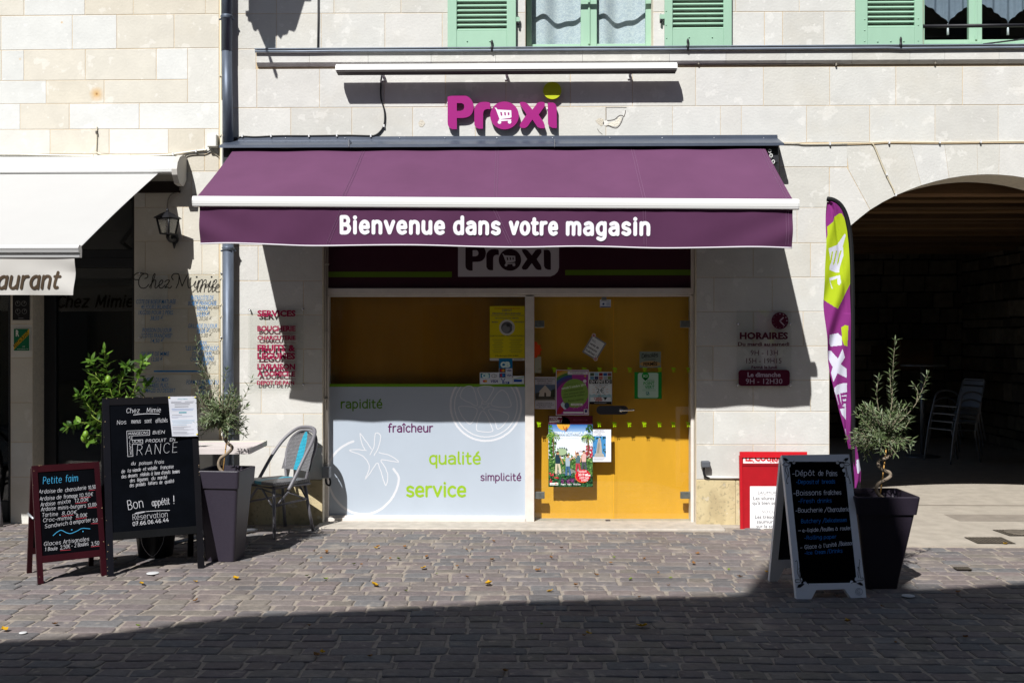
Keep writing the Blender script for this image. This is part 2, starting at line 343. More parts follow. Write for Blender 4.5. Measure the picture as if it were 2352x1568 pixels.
STEP = .0004
class Art(MB):                       # flat drawing on a frame, measured in photo points, stacked in thin layers
    def __init__(s, fr, base=0.0, warp=None): super().__init__(); s.fr = fr; s.z = base; s.L = 0; s.warp = warp
    def lay(s, n): s.L = n; return s
    def flush(s, name, mat_, parent):       # build what is drawn so far as one part and go on
        if s.v: s.build(name, mat_, parent)
        s.v, s.f, s.c, s.sm = [], [], [], []
    def P(s, a, b, extra=0.0):
        if s.warp: return s.warp(a, b, s.z + s.L*STEP + extra)
        return s.fr(a, b, s.z + s.L*STEP + extra)
    def q(s, x, y): return s.fr.pix(x, y)
    def poly(s, pts, col, local=False):
        p = [V(a) if local else s.q(*a) for a in pts]
        t = tessellate_polygon([[a.to_3d() for a in p]])
        s.add([s.P(a.x, a.y) for a in p], [f if (p[f[1]]-p[f[0]]).cross(p[f[2]]-p[f[0]]) > 0 else f[::-1] for f in t], lin(col))
    def rect(s, x0, y0, x1, y1, col): s.poly([(x0, y1), (x1, y1), (x1, y0), (x0, y0)], col)
    def sheet(s, pts, col, th=.0012):
        s.prism(s.fr, [[tuple(s.q(*a)) for a in pts]], s.z - th, s.z, lin(col))
    def circ(s, x, y, r, col, n=24, ry=None, hole=0):
        ry = ry or r
        s.poly([(x+r*math.cos(2*math.pi*k/n), y-ry*math.sin(2*math.pi*k/n)) for k in range(n)], col)
    def ribbon(s, pts, hw, col, extra=0.0, cap=4):       # local points, half width
        q = [pts[0]]
        for p in pts[1:]:
            if (p - q[-1]).length > 1e-6: q.append(p)
        if s.warp and len(q) > 1:
            r_ = [q[0]]
            for p in q[1:]:
                n_ = max(1, int((p - r_[-1]).length/.012)); a_ = r_[-1]
                r_ += [a_.lerp(p, (k+1)/n_) for k in range(n_)]
            q = r_
        if len(q) < 2:
            s.add([s.P(q[0].x + hw*math.cos(k*.7854), q[0].y + hw*math.sin(k*.7854), extra) for k in range(8)], [tuple(range(8))], lin(col)); return
        vs = []; m = len(q)
        for i in range(m):
            a = (q[i]-q[i-1]).normalized() if i else (q[1]-q[0]).normalized()
            b = (q[i+1]-q[i]).normalized() if i+1 < m else a
            t = a + b; t = t.normalized() if t.length > 1e-3 else a
            n = V((-t.y, t.x)); k = 1/max(.5, n.dot(V((-a.y, a.x))))
            vs += [q[i] + n*hw*k, q[i] - n*hw*k]
        f = [(2*i+1, 2*i+3, 2*i+2, 2*i) for i in range(m-1)]
        for e, sg in ((0, -1), (m-1, 1)):
            t = ((q[1]-q[0]) if e == 0 else (q[-1]-q[-2])).normalized()*sg
            n = V((-t.y, t.x)); base = len(vs)
            arc = [q[e] + (n*-math.cos(math.pi*k/(cap+1)) + t*math.sin(math.pi*k/(cap+1)))*hw for k in range(1, cap+1)]
            vs += arc; ids = [base+k for k in range(cap)]
            f.append(tuple(([2*e+1] if sg > 0 else [2*e]) + ids + ([2*e] if sg > 0 else [2*e+1])))
        s.add([s.P(p.x, p.y, extra) for p in vs], f, lin(col))
    def line(s, pts, wpx, col, smooth=True, closed=False):
        p = [s.q(*a) for a in pts]
        if smooth and len(p) > 2: p = crom(p, 6, closed)
        if closed: p.append(p[0])
        k = (s.q(pts[0][0]+1, pts[0][1]) - s.q(*pts[0])).length
        s.ribbon(p, wpx*k/2, col)
    def text(s, t, x0, y0, x1, y1, h, col, bold=.02, shear=0.0):   # baseline (x0,y0)-(x1,y1), cap height h
        vs, fs = font_mesh(t, bold, shear)
        if not vs: return
        a, b = s.q(x0, y0), s.q(x1, y1); mn, mx = min(v.x for v in vs), max(v.x for v in vs)
        d = (b - a)/(mx - mn); ln = (b-a).length
        n = V((-d.y, d.x)).normalized()
        hh = (s.q(x0, y0-h) - a).length/.70
        s.add([s.P(*(a + d*(v.x-mn) + n*v.y*hh)) for v in vs], fs, lin(col))
    def stroke(s, t, x0, y0, x1, y1, xh, wpx, col, slant=0.0, jit=0.0, script=False, gap=1.0, brand=False):
        a, b = s.q(x0, y0), s.q(x1, y1)
        G_ = []; x = 0
        for ch in t:
            if brand and ch == 'a': ch = '@'
            wd, st = glyph(ch, script); G_.append((x, st)); x += wd + (0 if script else gap)
        x -= 0 if script else gap
        d = (b-a)/x; n = V((-d.y, d.x)).normalized(); hh = (s.q(x0, y0-xh)-a).length/(4.2 if script else 5.0)
        k = (s.q(x0+1, y0)-a).length; c = 0
        for gx, st in G_:
            jx, jy = random.uniform(-jit, jit), random.uniform(-jit, jit)
            for kind, P in st:
                pts = [a + d*(gx + p.x + slant*p.y + jx) + n*(p.y + jy)*hh for p in P]
                if kind == 'D': pts = pts[:1]
                s.ribbon(pts, wpx*k/2*((2.2 if script else 1.15) if kind == 'D' else 1), col, (c % 3)*.00012); c += 1
# ================================================================== SETTING
CREAM = [lin('cccbc6'), lin('cfcdc8'), lin('c9c7c0'), lin('cdccc8'), lin('c8c6c0')]
WARM = [lin('d4d4d0'), lin('d1ccc0'), lin('d3d1ca'), lin('cec7b8'), lin('d5d5d2'), lin('d0cabd')]
MORT = lin('cdb898'); STONE = lin('ddd5c4')
PLINTH = [lin('c9b992'), lin('c4b48f'), lin('cfc09b')]
rc = random.choice; ru = random.uniform

# ---- ground sheets
g = MB(); g.add([(-150, -150, -.05), (150, -150, -.05), (150, 150, -.05), (-150, 150, -.05)], [(0, 1, 2, 3)], lin('8a8178'))
struct(g.build('ground', mat('ground', None, .9, .2, nz=.15, nscale=3)))
XA, XB = W(1905, 1200).x, W(2635, 1200).x              # passage jambs
X0, X1 = W(741, 1200).x, W(1599, 1200).x               # shopfront opening
XD = W(507, 1200).x                                    # line between the two houses
st = MB(); SANDC = lin('968c81')
st.grid(lambda u, v: V((-9+18*u, -9.8+9.85*v, -.0065 + .0025*math.sin(u*91+v*37))), 40, 24, SANDC)
def stone(cx, cy, lx, ly, rot, z, col):
    n = []; k = []
    for (sx, sy) in ((-1, -1), (1, -1), (1, 1), (-1, 1)):
        jx, jy = ru(-.009, .009), ru(-.006, .006); r = ru(.004, .015)
        a = V((sx*lx/2 + jx, sy*ly/2 + jy))
        p1 = a - V((sx*r, 0)); p2 = a - V((0, sy*r*.7))
        n += [p1, p2] if sx*sy < 0 else [p2, p1]
    # mid edge points give a broken outline
    out = []
    for i in range(8):
        a, b = n[i], n[(i+1) % 8]; out.append(a)
        if (b-a).length > .07: out.append((a+b)/2 + V((ru(-.004, .004), ru(-.005, .005))))
    m = len(out); c_, s_ = math.cos(rot), math.sin(rot)
    tx, ty = ru(-.012, .012), ru(-.015, .015)
    def tr(p, dz): return (cx + p.x*c_ - p.y*s_, cy + p.x*s_ + p.y*c_, z + dz + p.x*tx + p.y*ty)
    vs = [tr(p, -.022) for p in out] + [tr(p*.985, -.0045) for p in out] + [tr(V((p.x*(1-.009/lx*2), p.y*(1-.006/ly*2))), 0) for p in out]
    vs.append(tr(V((0, 0)), ru(.0, .003)))
    fs = [(i, (i+1) % m, m+(i+1) % m, m+i) for i in range(m)] + [(m+i, m+(i+1) % m, 2*m+(i+1) % m, 2*m+i) for i in range(m)]
    st.add(vs, fs, col); st.add(vs[2*m:], [(i, (i+1) % m, m) for i in range(m)], col)
COB = [('746b6a', 5), ('716b6a', 4), ('766e6a', 4), ('6e6c6c', 3), ('766c69', 3), ('756e67', 2), ('686565', 2), ('7b746f', 2)]
COBS = [c for c, n in COB for _ in range(n)]
y = -.08; row = 0
while y > -7.2:
    hgt = ru(.118, .138); x = -7.5 + ru(0, .15)
    while x < 7.5:
        L_ = rc([ru(.13, .17), ru(.16, .22), ru(.2, .27)])
        cx, cy = x + L_/2, y - hgt/2 + .02*math.sin(x*.9 + 1) + .012*math.sin(x*2.3+row*.05)
        inconc = (cx > XA + .1 and cy > -.93)
        inslab = (X0 - .02 < cx < X1 + .32 and cy > -.26)
        if not inconc and not inslab:
            c = lin(rc(COBS)); k = ru(.92, 1.10); c = tuple(min(1, v*k) for v in c[:3]) + (1,)
            gp = ru(.008, .02)
            if abs(cx) < 5.2 or cy > -3.5: stone(cx, cy, L_ - gp, hgt - ru(.007, .015), .018*math.cos(x*.9+1) + ru(-.02, .02), ru(-.0025, .002), c)
        x += L_
    y -= hgt; row += 1
cobm = mat('cobble', None, .8, .25, nz=.2, nscale=22, bump=.55, bscale=38)
_N, _L = cobm.node_tree.nodes, cobm.node_tree.links; _p = _N['Principled BSDF']; _o = _p.inputs['Base Color'].links[0].from_socket; _tc = _N.new('ShaderNodeTexCoord')
for sc_, lo, hi, c_, f_ in ((3.2, .58, .70, 'a2978a', .55), (11, .63, .70, 'a59a8d', .7), (1.3, .55, .7, '544e4c', .35), (60, .70, .74, 'b5aca0', .5)):   # sand rubbed into the stones, damp and dusty spots
    n_ = _N.new('ShaderNodeTexNoise'); n_.inputs['Scale'].default_value = sc_; n_.inputs['Detail'].default_value = 4; _L.new(_tc.outputs['Object'], n_.inputs[0])
    r_ = _N.new('ShaderNodeMapRange'); r_.inputs['From Min'].default_value = lo; r_.inputs['From Max'].default_value = hi; r_.inputs['To Max'].default_value = f_; _L.new(n_.outputs[0], r_.inputs[0])
    x_ = _N.new('ShaderNodeMix'); x_.data_type = 'RGBA'; x_.inputs[7].default_value = lin(c_); _L.new(r_.outputs[0], x_.inputs[0]); _L.new(_o, x_.inputs[6]); _o = x_.outputs[2]
_L.new(_o, _p.inputs['Base Color'])
street = struct(st.build('street', cobm))
sb = MB(); sb.bb(X0-.03, W(1655, 1222).x, -.255, .35, -.04, .012, lin('b5ada2'), .008)
sb.bb(W(1655, 1222).x, XA+.02, -.10, .0, -.04, .008, lin('a89f92'), .006)
struct(sb.build('pavement', mat('slab', None, .85, .2, nz=.18, nscale=9, bump=.3, bscale=80)))
pf = MB(); pf.bb(XA, XB+2.5, -.93, 10, -.05, .004, lin('a9a093'))
def strip(x0, x1, y0, y1, c, z=.006): pf.add([(x0, y0, z), (x1, y0, z), (x1, y1, z), (x0, y1, z)], [(0, 1, 2, 3)], lin(c))
strip(W(2230, 1200).x, XB+2.5, .25, .62, '8e857a'); strip(XA+.5, XB+2.5, 1.15, 1.2, '8a8176')
struct(pf.build('path', mat('concrete', None, .9, .2, nz=.16, nscale=6, bump=.35, bscale=110)))

# ---- stone blocks measured on the photograph
def inset(pts, d):
    n = len(pts); out = []
    for i in range(n):
        a, b, c = pts[i-1], pts[i], pts[(i+1) % n]
        u, v = (b-a).normalized(), (c-b).normalized()
        n1, n2 = V((-u.y, u.x)), V((-v.y, v.x)); s = n1 + n2
        out.append(b + s * (d / max(.35, 1 + n1.dot(n2))))
    return out
def block(mb, px, col, Y=0.0, gap=.0017):
    p = [W(x, y, 0) for x, y in px]; p = [V((a.x, a.z)) for a in p]
    if sum(p[i-1].cross(p[i]) for i in range(len(p))) < 0: p = p[::-1]
    gap *= ru(.7, 1.5)
    a, b = inset(p, gap), inset(p, gap + .003); n = len(p)
    vs = [(q.x, Y+.0031, q.y) for q in a] + [(q.x, Y + ru(0, .0008), q.y) for q in b]
    mb.add(vs, [(i, (i+1) % n, n+(i+1) % n, n+i) for i in range(n)] + [tuple(range(n, 2*n))], col)
def rows(mb, xr, top, bot, segs, pal, Y=0.0):
    """top / bot = (y at xr[0], y at xr[1]) of the two bed joints; segs = runs of perpend positions"""
    f = lambda yy, x: yy[0] + (yy[1]-yy[0])*(x-xr[0])/(xr[1]-xr[0])
    for sg in segs:
        for a, b in zip(sg, sg[1:]):
            c = rc(pal); k = ru(.96, 1.03); c = tuple(min(.92, v*k) for v in c[:3]) + (1,)
            block(mb, [(a, f(top, a)), (b, f(top, b)), (b, f(bot, b)), (a, f(bot, a))], c, Y)
SM = stone_mat('tuffeau', .26); SMW = stone_mat('tuffeau_weathered', .3, .55)

# ================================================================== SHOP HOUSE
house = thing('stone_house', 'pale stone house with a shopfront, green shutters and an archway', 'house', (0, .2, 0))
ARC = [(1905, 590), (1911, 573), (1925, 550), (1953, 519.5), (1976, 500), (1999, 482), (2027, 465), (2058, 449), (2087, 437), (2116, 426), (2148, 417), (2180, 409.5), (2213, 404.5), (2246, 401.5), (2270, 401)]
ARC = ARC + [(4540-x, y) for x, y in ARC[-2::-1]]
def XZ(x, y): p = W(x, y); return (p.x, p.z)
ZT = W(1176, -430).z
out = [(XD, -.04), (XD, ZT), (W(2800, 0).x, ZT), (W(2800, 0).x, -.04), (XB, -.04)]
out += [XZ(*p) for p in ARC[::-1]] + [(XA, -.04), (X1, -.04), (X1, W(1599, 480).z), (X0, W(741, 480).z), (X0, -.04)]
W1 = [XZ(1207, 112), XZ(1500, 110), XZ(1500, -330), XZ(1207, -330)]
W3 = [XZ(2121, 105), XZ(2425, 104), XZ(2425, -330), XZ(2121, -330)]
bk = MB(); FW = FY(0)
bk.prism(FW, [out, W1, W3], -.45, -.0033, MORT, STONE)
lab(bk.build('masonry_core', mat('mortar', None, .95, .1, nz=.12, nscale=30), house), 'ochre mortar joints and pale stone reveals')
wl = MB(); xr = (588, 2352)
for k in range(5):
    t = (32-84*(k+1), 25-84*(k+1)); b = (32-84*k, 25-84*k); o = 70*(k % 2)
    if k == 4:
        rows(wl, xr, t, b, [[511, 640+o, 780, 930, 1080, 1230, 1390, 1540, 1690, 1840, 1980, 2130, 2290, 2440, 2600, 2800]], CREAM)
    else:
        rows(wl, xr, t, b, [[511, 635-o/2, 767+o, 921+o, 1100, 1207], [1500, 1610, 1690+o, 1836+o, 1990, 2121], [2425, 2560+o, 2800]], CREAM)
rows(wl, xr, (32, 25), (113, 106), [[511, 635, 738, 884, 1016, 1207], [1500, 1620, 1756, 1798, 1893, 2040, 2121], [2425, 2600, 2800]], CREAM)
rows(wl, xr, (113, 106), (163, 156), [[511, 588]], CREAM)
rows(wl, xr, (159, 152), (248, 241), [[511, 590, 734, 882, 1023, 1162, 1310, 1453, 1598, 1754, 1906, 2058, 2211, 2360, 2500, 2650, 2800]], CREAM)
rows(wl, xr, (248, 241), (333, 326), [[511, 668, 808, 948, 1092, 1240, 1392, 1545, 1655, 1703, 1853, 1998, 2148, 2293, 2440, 2590, 2800]], CREAM)
rows(wl, xr, (333, 328), (384, 384), [[1790, 1947]], CREAM); rows(wl, xr, (333, 328), (405, 405), [[511, 720, 880, 1050, 1200, 1380, 1560, 1740, 1790]], CREAM)
rows(wl, xr, (405, 405), (485, 485), [[511, 640, 741, 900, 1060, 1220, 1400, 1599]], CREAM)
LP = [485, 565, 645, 723, 801, 880, 950, 1026, 1101]
for k, j in enumerate([640, 593, 697, 610, 697, 600, 697, 620]):
    rows(wl, (0, 1), (LP[k],)*2, (LP[k+1],)*2, [[511, j, 741]], CREAM)
RP = [384, 477, 558, 637, 715.5, 794.5, 873, 945, 1021, 1101]
RJ = [[1599, 1700, 1830, 1905], [1599, 1680, 1831, 1905], [1599, 1730, 1862, 1905], [1599, 1640, 1774, 1905], [1599, 1730, 1845, 1905], [1599, 1638, 1782, 1905], [1599, 1730, 1862, 1905], [1599, 1639, 1781, 1905], [1599, 1730, 1781, 1905]]
for k, j in enumerate(RJ):
    if k == 0: rows(wl, (0, 1), (485,)*2, (477,)*2, [[1599, 1600]], CREAM); j = [1599, 1790, 1905]; rows(wl, (0, 1), (405,)*2, (477,)*2, [[1599, 1790]], CREAM); rows(wl, (0, 1), (384,)*2, (477,)*2, [[1790, 1905]], CREAM); continue
    rows(wl, (0, 1), (RP[k],)*2, (RP[k+1],)*2, [j], CREAM)
for k in range(9): rows(wl, (0, 1), (RP[k],)*2, (RP[k+1],)*2, [[2635, 2700+40*(k % 2), 2800]], CREAM)
# voussoirs
bnd = [((1943, 332), 5), ((2008, 331), 7), ((2091, 331), 9), ((2169, 330), 11), ((2244, 330), 13)]
bnd = bnd + [((4540-p[0], p[1]-1), 28-i) for p, i in bnd[::-1]]
for (a, i), (b, j) in zip(bnd, bnd[1:]):
    pts = [a, b] + [ARC[k] for k in range(j, i-1, -1)] + ([(1949, 390)] if i == 5 else [(4540-1949, 390)] if j == 23 else [])
    q = [V(XZ(*p)) for p in pts]; c = sum(q, V((0, 0)))/len(q)
    q = [c + (p-c)*(1-.002/max(.02, (p-c).length)) for p in q]
    wl.prism(FW, [[(p.x, p.y) for p in q]], -.0031, 0, rc(CREAM), back=False)
for f in (lambda x: x, lambda x: 4540-x):
    pts = [(1906, 385), (1945, 385), (1943, 334), (1998, 482)] if False else [(1906, 385), (1945, 385)] + [(ARC[k][0]-1, ARC[k][1]) for k in (5, 4, 3, 2, 1, 0)]
    wl.prism(FW, [[XZ(f(x), y) for x, y in pts]], -.0031, 0, rc(CREAM), back=False)
rows(wl, xr, (330, 326), (384, 384), [[2597, 2800]], CREAM)
lab(wl.build('ashlar_wall', SM, house), 'large pale limestone blocks with thin ochre joints')
pl = MB()
for sg in ([511, 640, 741], [1599, 1690, 1800, 1905], [2635, 2720, 2800]):
    for a, b in zip(sg, sg[1:]): block(pl, [(a, 1101), (b, 1101), (b, 1224), (a, 1224)], rc(PLINTH), -.006)
[lab(o, 'weathered yellowish base course') for o in build_each(pl, 'plinth_stone', SMW, house)]
# string course
co = MB(); js = [588, 710, 845, 990, 1138, 1338, 1538, 1668, 1806, 1958, 2091, 2171, 2296, 2440, 2600, 2800]
zt = lambda x: W(x, 121-7*(x-588)/1764, -.04).z; zb = lambda x: W(x, 144-8*(x-588)/1764, -.04).z
for a, b in zip(js, js[1:]):
    xa, xb = W(a, 120, -.05).x + .0012, W(b, 120, -.05).x - .0012
    r = []
    for X, px in ((xa, a), (xb, b)):
        r.append([(X, .0, zt(px)), (X, -.04, zt(px)), (X, -.04, zb(px)), (X, -.032, zb(px)-.010), (X, -.010, zb(px)-.028), (X, 0, zb(px)-.030)])
    co.loft(r, rc(CREAM))
lab(co.build('cornice', SM, house, fix=True), 'moulded stone string course under the upper windows')
zn = MB(); zp = [W(x, y, -.06) for x, y in ((586, 118.5), (700, 118.5), (760, 117.5), (1100, 116), (1176, 115.5), (1700, 112.5), (2040, 110.5), (2070, 111.5), (2352, 109), (2800, 107))]
zn.tube(zp, .011, 8)
zn.bb(W(588, 115).x, W(2800, 115).x, -.055, 0, W(588, 115, -.05).z + .006, W(588, 115, -.05).z + .014)
zinc = mat('zinc', lin('7b8491'), .5, .5, .15, nz=.25, nscale=14, stretch=(.3, 1, 1))
lab(zn.build('zinc_edging', zinc, house), 'grey zinc roll along the string course')
# damaged stone right of the raised lettering
dg = Art(FY(-.0012)); r3 = lambda pts: [(1176+x/4, y/4) for x, y in pts]
for pts, w__ in (([(865, 988), (950, 987), (1050, 989)], 1.0), ([(864, 990), (866, 1060), (864, 1110)], .8), ([(875, 1108), (910, 1106), (945, 1096), (985, 1064), (1012, 1062), (1028, 1072), (1040, 1040), (1044, 1015)], 1.4), ([(866, 1160), (890, 1158), (925, 1172), (960, 1176), (990, 1150), (1008, 1115), (1020, 1080)], 1.7), ([(905, 1160), (930, 1130), (955, 1115), (965, 1090)], 1.0), ([(785, 1185), (800, 1210), (830, 1235)], .9), ([(1490, 1480), (1420, 1440), (1400, 1460)], .6)): dg.line(r3(pts), w__, '4a4038')
dg.lay(1); dg.circ(1391, 283, 6.4, 'e4e0d8', 14); dg.poly(r3([(880, 1150), (900, 1125), (950, 1112), (985, 1075), (1005, 1075), (1000, 1110), (980, 1150), (955, 1165), (920, 1160)]), 'e0dacb'); dg.poly(r3([(765, 1110), (800, 1085), (840, 1095), (845, 1140), (820, 1160), (790, 1140)]), 'cbc3b3')
dg.poly([(588+1490/4+k[0], 1100/4+k[1]) for k in ((0, 8), (5, 0), (12, 2), (16, 9), (10, 17), (3, 16))], 'cdc6b8')
mat('chipped', None, .9, .1, bump=.8, bscale=70); [lab(o, 'cracked or chipped stone beside the lettering') for o in build_each(dg, 'chipped_stone', mat('chipped'), house)]
# dark cable down the upper wall
cb = MB(); cb.tube([W(731, -300, -.012), W(731, 40, -.012), W(730, 114, -.012)], .008, 6, lin('4a4a4a'))
lab(cb.build('cable', mat('cable', None, .6, .3), house), 'grey vertical cable on the upper wall')

GRN = mat('green_paint', lin('9abea6'), .5, .4, nz=.05, nscale=4, bump=.12, bscale=25, stretch=(1, 1, .25))
BLK = mat('black_iron', lin('15151a'), .5, .4, bump=.1, bscale=80)
PANE = glass('window_glass', (.93, .96, .95), .05)
def shutter(x0, x1, ybot, slot0, slot1, n, hinge, hold):
    Y = -.05; root = MB(); a, b = W(x0, ybot, Y), W(x1, ybot, Y); z0 = (a.z+b.z)/2; th = .032; Hh = 1.86
    sw0 = W(slot0, ybot, Y).x; sw1 = W(slot1, ybot, Y).x
    zp = W((x0+x1)/2, ybot-41, Y).z; c = (1, 1, 1, 1)
    root.bb(a.x, sw0, Y, Y+th, z0, z0+Hh, c, .003); root.bb(sw1, b.x, Y, Y+th, z0, z0+Hh, c, .003)
    root.bb(sw0, sw1, Y+.003, Y+th-.003, z0, zp, c, .002); root.bb(sw0, sw1, Y+.003, Y+th-.003, z0+Hh-.12, z0+Hh, c, .002)
    mid = z0 + 1.0; root.bb(sw0, sw1, Y+.003, Y+th-.003, mid, mid+.09, c, .002)
    ob = lab(root.build('shutter', GRN, house, origin=(a.x, Y, z0)), 'open louvred shutter painted pale green')
    sl = MB(); p = (W(0, 0, Y).z - W(0, 11.05, Y).z)
    z = zp + .006
    while z < z0 + Hh - .13:
        if not (mid - .035 < z < mid + .09):
            sl.box((sw0, Y+.004, z-.002), (sw1-sw0, 0, 0), (0, .024, .02), (0, .006, -.009))
        z += p
    sl.build('slat', GRN, ob, fix=True)
    hk = MB()
    for (bx, by) in hold[1]: hk.lathe(W(bx, by, Y), [(.007, 0), (.006, -.003), (.002, -.006)], 8, axis=(V((1, 0, 0)), V((0, 0, 1)), V((0, 1, 0))))
    build_each(hk, 'rivet', GRN, ob)
    hb = MB(); h = W(hold[0], ybot, Y-.012); hb.tube([h+V((0, 0, -.03)), h+V((0, 0, .01)), h+V((0, 0, .02)), h+V((0, 0, .045)), h+V((0, 0, .06)), h+V((0, 0, .075))], [.012, .014, .008, .012, .011, .004], 8)
    hb.build('catch', BLK, ob)
    if hinge:
        hg = MB(); e = W(hinge[0], hinge[1], -.03); hg.tube([e+V((0, 0, -.045)), e+V((0, 0, -.012)), e+V((0, 0, -.008)), e+V((0, 0, .03)), e+V((0, 0, .045))], [.011, .011, .005, .004, .001], 8)
        hg.build('hinge_pin', BLK, ob)
        hs = MB(); hs.bb(min(e.x-.011, hinge[2]), max(e.x+.011, hinge[2]), -.042, -.018, e.z-.01, e.z+.03); hs.build('hinge_plate', GRN, ob)
    return ob
shutter(1028, 1185, 111, 1049, 1164, 12, (1191, 48, W(1185, 50).x), (1130, [(1073, 95), (1125, 95)]))
shutter(1527, 1681, 108, 1545, 1662, 12, (1518, 42, W(1527, 50).x), (1580, [(1530, 26), (1530, 58), (1531, 88), (1583, 86), (1636, 86)]))
shutter(1966, 2120, 104, 1993, 2101, 12, None, (2069, [(1986, 45), (1986, 70), (1986, 95), (2016, 96), (2046, 95), (2076, 95), (2109, 94), (2109, 43), (2109, 58)]))
lace = mat('lace', lin('c9d2e2'), .9, .1, nz=.10, nscale=16, trans=.15, detail=1)
nL = lace.node_tree; vor = nL.nodes.new('ShaderNodeTexVoronoi'); vor.inputs['Scale'].default_value = 11; vor.feature = 'DISTANCE_TO_EDGE'
wv = nL.nodes.new('ShaderNodeTexWave'); wv.wave_type = 'RINGS'; wv.inputs['Scale'].default_value = 9; wv.inputs['Distortion'].default_value = 14; wv.inputs['Detail'].default_value = 2; wv.inputs['Detail Scale'].default_value = 3
tcn = nL.nodes.new('ShaderNodeTexCoord'); nL.links.new(tcn.outputs['Object'], wv.inputs[0])
mxl = nL.nodes.new('ShaderNodeMix'); mxl.data_type = 'RGBA'; mxl.inputs[6].default_value = lin('d2dae8'); mxl.inputs[7].default_value = lin('eef2f9')
nL.links.new(wv.outputs[0], mxl.inputs[0]); nL.links.new(mxl.outputs[2], nL.nodes['Principled BSDF'].inputs['Base Color'])
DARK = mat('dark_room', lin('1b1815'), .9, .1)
def window(xs, ybot, Yf, name_lab, curtain):
    """xs = px of: frame left, pane1 left, pane1 right, pane2 left, pane2 right, frame right (photo points on plane Yf)"""
    X = [W(x, ybot, Yf).x for x in xs]; z0 = W(xs[0], ybot, Yf).z; z1 = z0 + 1.72; zb = W(xs[0], ybot-9, Yf).z
    f = MB(); c = (1, 1, 1, 1)
    f.bb(X[0], X[1], Yf, Yf+.05, z0, z1, c, .004); f.bb(X[4], X[5], Yf, Yf+.05, z0, z1, c, .004)
    f.bb(X[2], X[3], Yf, Yf+.05, z0, z1, c, .004); m = (X[2]+X[3])/2; f.bb(m-.008, m+.012, Yf-.012, Yf-.001, z0+.03, z1, c, .004)
    for a, b in ((1, 2), (3, 4)):
        f.bb(X[a], X[b], Yf+.002, Yf+.048, z0, zb, c, .003); f.bb(X[a], X[b], Yf+.002, Yf+.048, z1-.05, z1, c, .003); f.bb(X[a], X[b], Yf+.006, Yf+.044, z0+.85, z0+.88, c, .003)
    f.bb(X[0]-.02, X[5]+.02, Yf-.012, Yf+.03, z0-.03, z0-.002, c, .006)
    ob = lab(f.build('window', GRN, house, origin=(X[0], Yf, z0)), name_lab)
    for a, b in ((1, 2), (3, 4)):
        q = MB(); q.bb(X[a], X[b], Yf+.022, Yf+.026, zb, z1-.05); q.build('pane', PANE, ob)
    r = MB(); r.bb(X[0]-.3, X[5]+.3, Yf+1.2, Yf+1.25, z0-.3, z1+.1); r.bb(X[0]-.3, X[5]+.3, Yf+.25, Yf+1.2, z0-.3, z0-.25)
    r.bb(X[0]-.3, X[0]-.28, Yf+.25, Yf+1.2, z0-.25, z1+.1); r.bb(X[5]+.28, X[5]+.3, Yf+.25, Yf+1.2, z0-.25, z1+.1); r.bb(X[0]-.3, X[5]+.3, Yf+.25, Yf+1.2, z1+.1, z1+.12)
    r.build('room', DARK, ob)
    return ob, X, z0, z1
def cur_fn(xa, xb, za, zb_, Y, amp, ph):
    return lambda u, v: V((xa+(xb-xa)*u, Y + amp*math.sin(u*6.3*1.25+ph) + amp*.4*math.sin(u*17+ph*2), za+(zb_-za)*v))
win, X, z0, z1 = window((1209, 1221, 1334, 1371, 1483, 1500), 111, .17, 'casement window with green frame and lace curtains', True)
for a, b, ph in ((1, 2, 2.9), (3, 4, 3.6)):
    c = MB(); c.grid(cur_fn(X[a]-.04, X[b]+.04, z0-.02, z1, .265, .028, ph), 36, 10); c.build('lace_curtain', lace, win)
rl = MB(); rl.tube([(X[0]-.12, .015, z0+.56), (X[5]+.12, .015, z0+.56)], .017, 8); rl.build('safety_rail', BLK, win)
win, X, z0, z1 = window((2112, 2124, 2226, 2256, 2365, 2385), 101, .17, 'casement window with green frame and pointed voile blinds', True)
blind = mat('voile', lin('9aa6ba'), .9, .1, nz=.1, nscale=30, trans=.35)
for (a, b, apex, ylow) in ((1, 2, 2177, 57), (3, 4, 2315, 57)):
    c = MB(); Y = .215; xa, xb = X[a]-.01, X[b]+.01; xm = W(apex, 50, Y).x; zl = W(apex, ylow, Y).z; zs = W(apex, 12, Y).z
    def fb(u, v, xa=xa, xb=xb, xm=xm, zl=zl, zs=zs):
        x = xa+(xb-xa)*u; t = min(1, abs(x-xm)/((xb-xa)*.5)); low = zl+(zs-zl)*t**.75 + .012*abs(math.sin(t*11))
        return V((x, Y + .012*math.sin(u*21) + .008*math.sin(u*43), low + (z1-.1-low)*v))
    c.grid(fb, 48, 12); bl = c.build('blind', blind, win)
for apex in (2177, 2315):
    t = MB(); p = W(apex, 62, .205); t.tube([p+V((0, 0, .03)), p], .0025, 5); t.tube([p, p+V((0, 0, -.02)), p+V((0, 0, -.075))], [.004, .009, .012], 8); t.build('tassel', mat('white_thread', lin('e8ecf2'), .8), win)
rl = MB(); rl.tube([W(2119, 61, .0), W(2500, 57, .0)], .017, 8)
rl.tube([W(2258, 101, -.02), W(2330, 92, -.02), W(2500, 68, -.02)], .004, 5); rl.tube([W(2258, 102.5, -.02), W(2330, 94, -.02), W(2500, 72, -.02)], .004, 5)
rl.build('safety_rail', BLK, win)

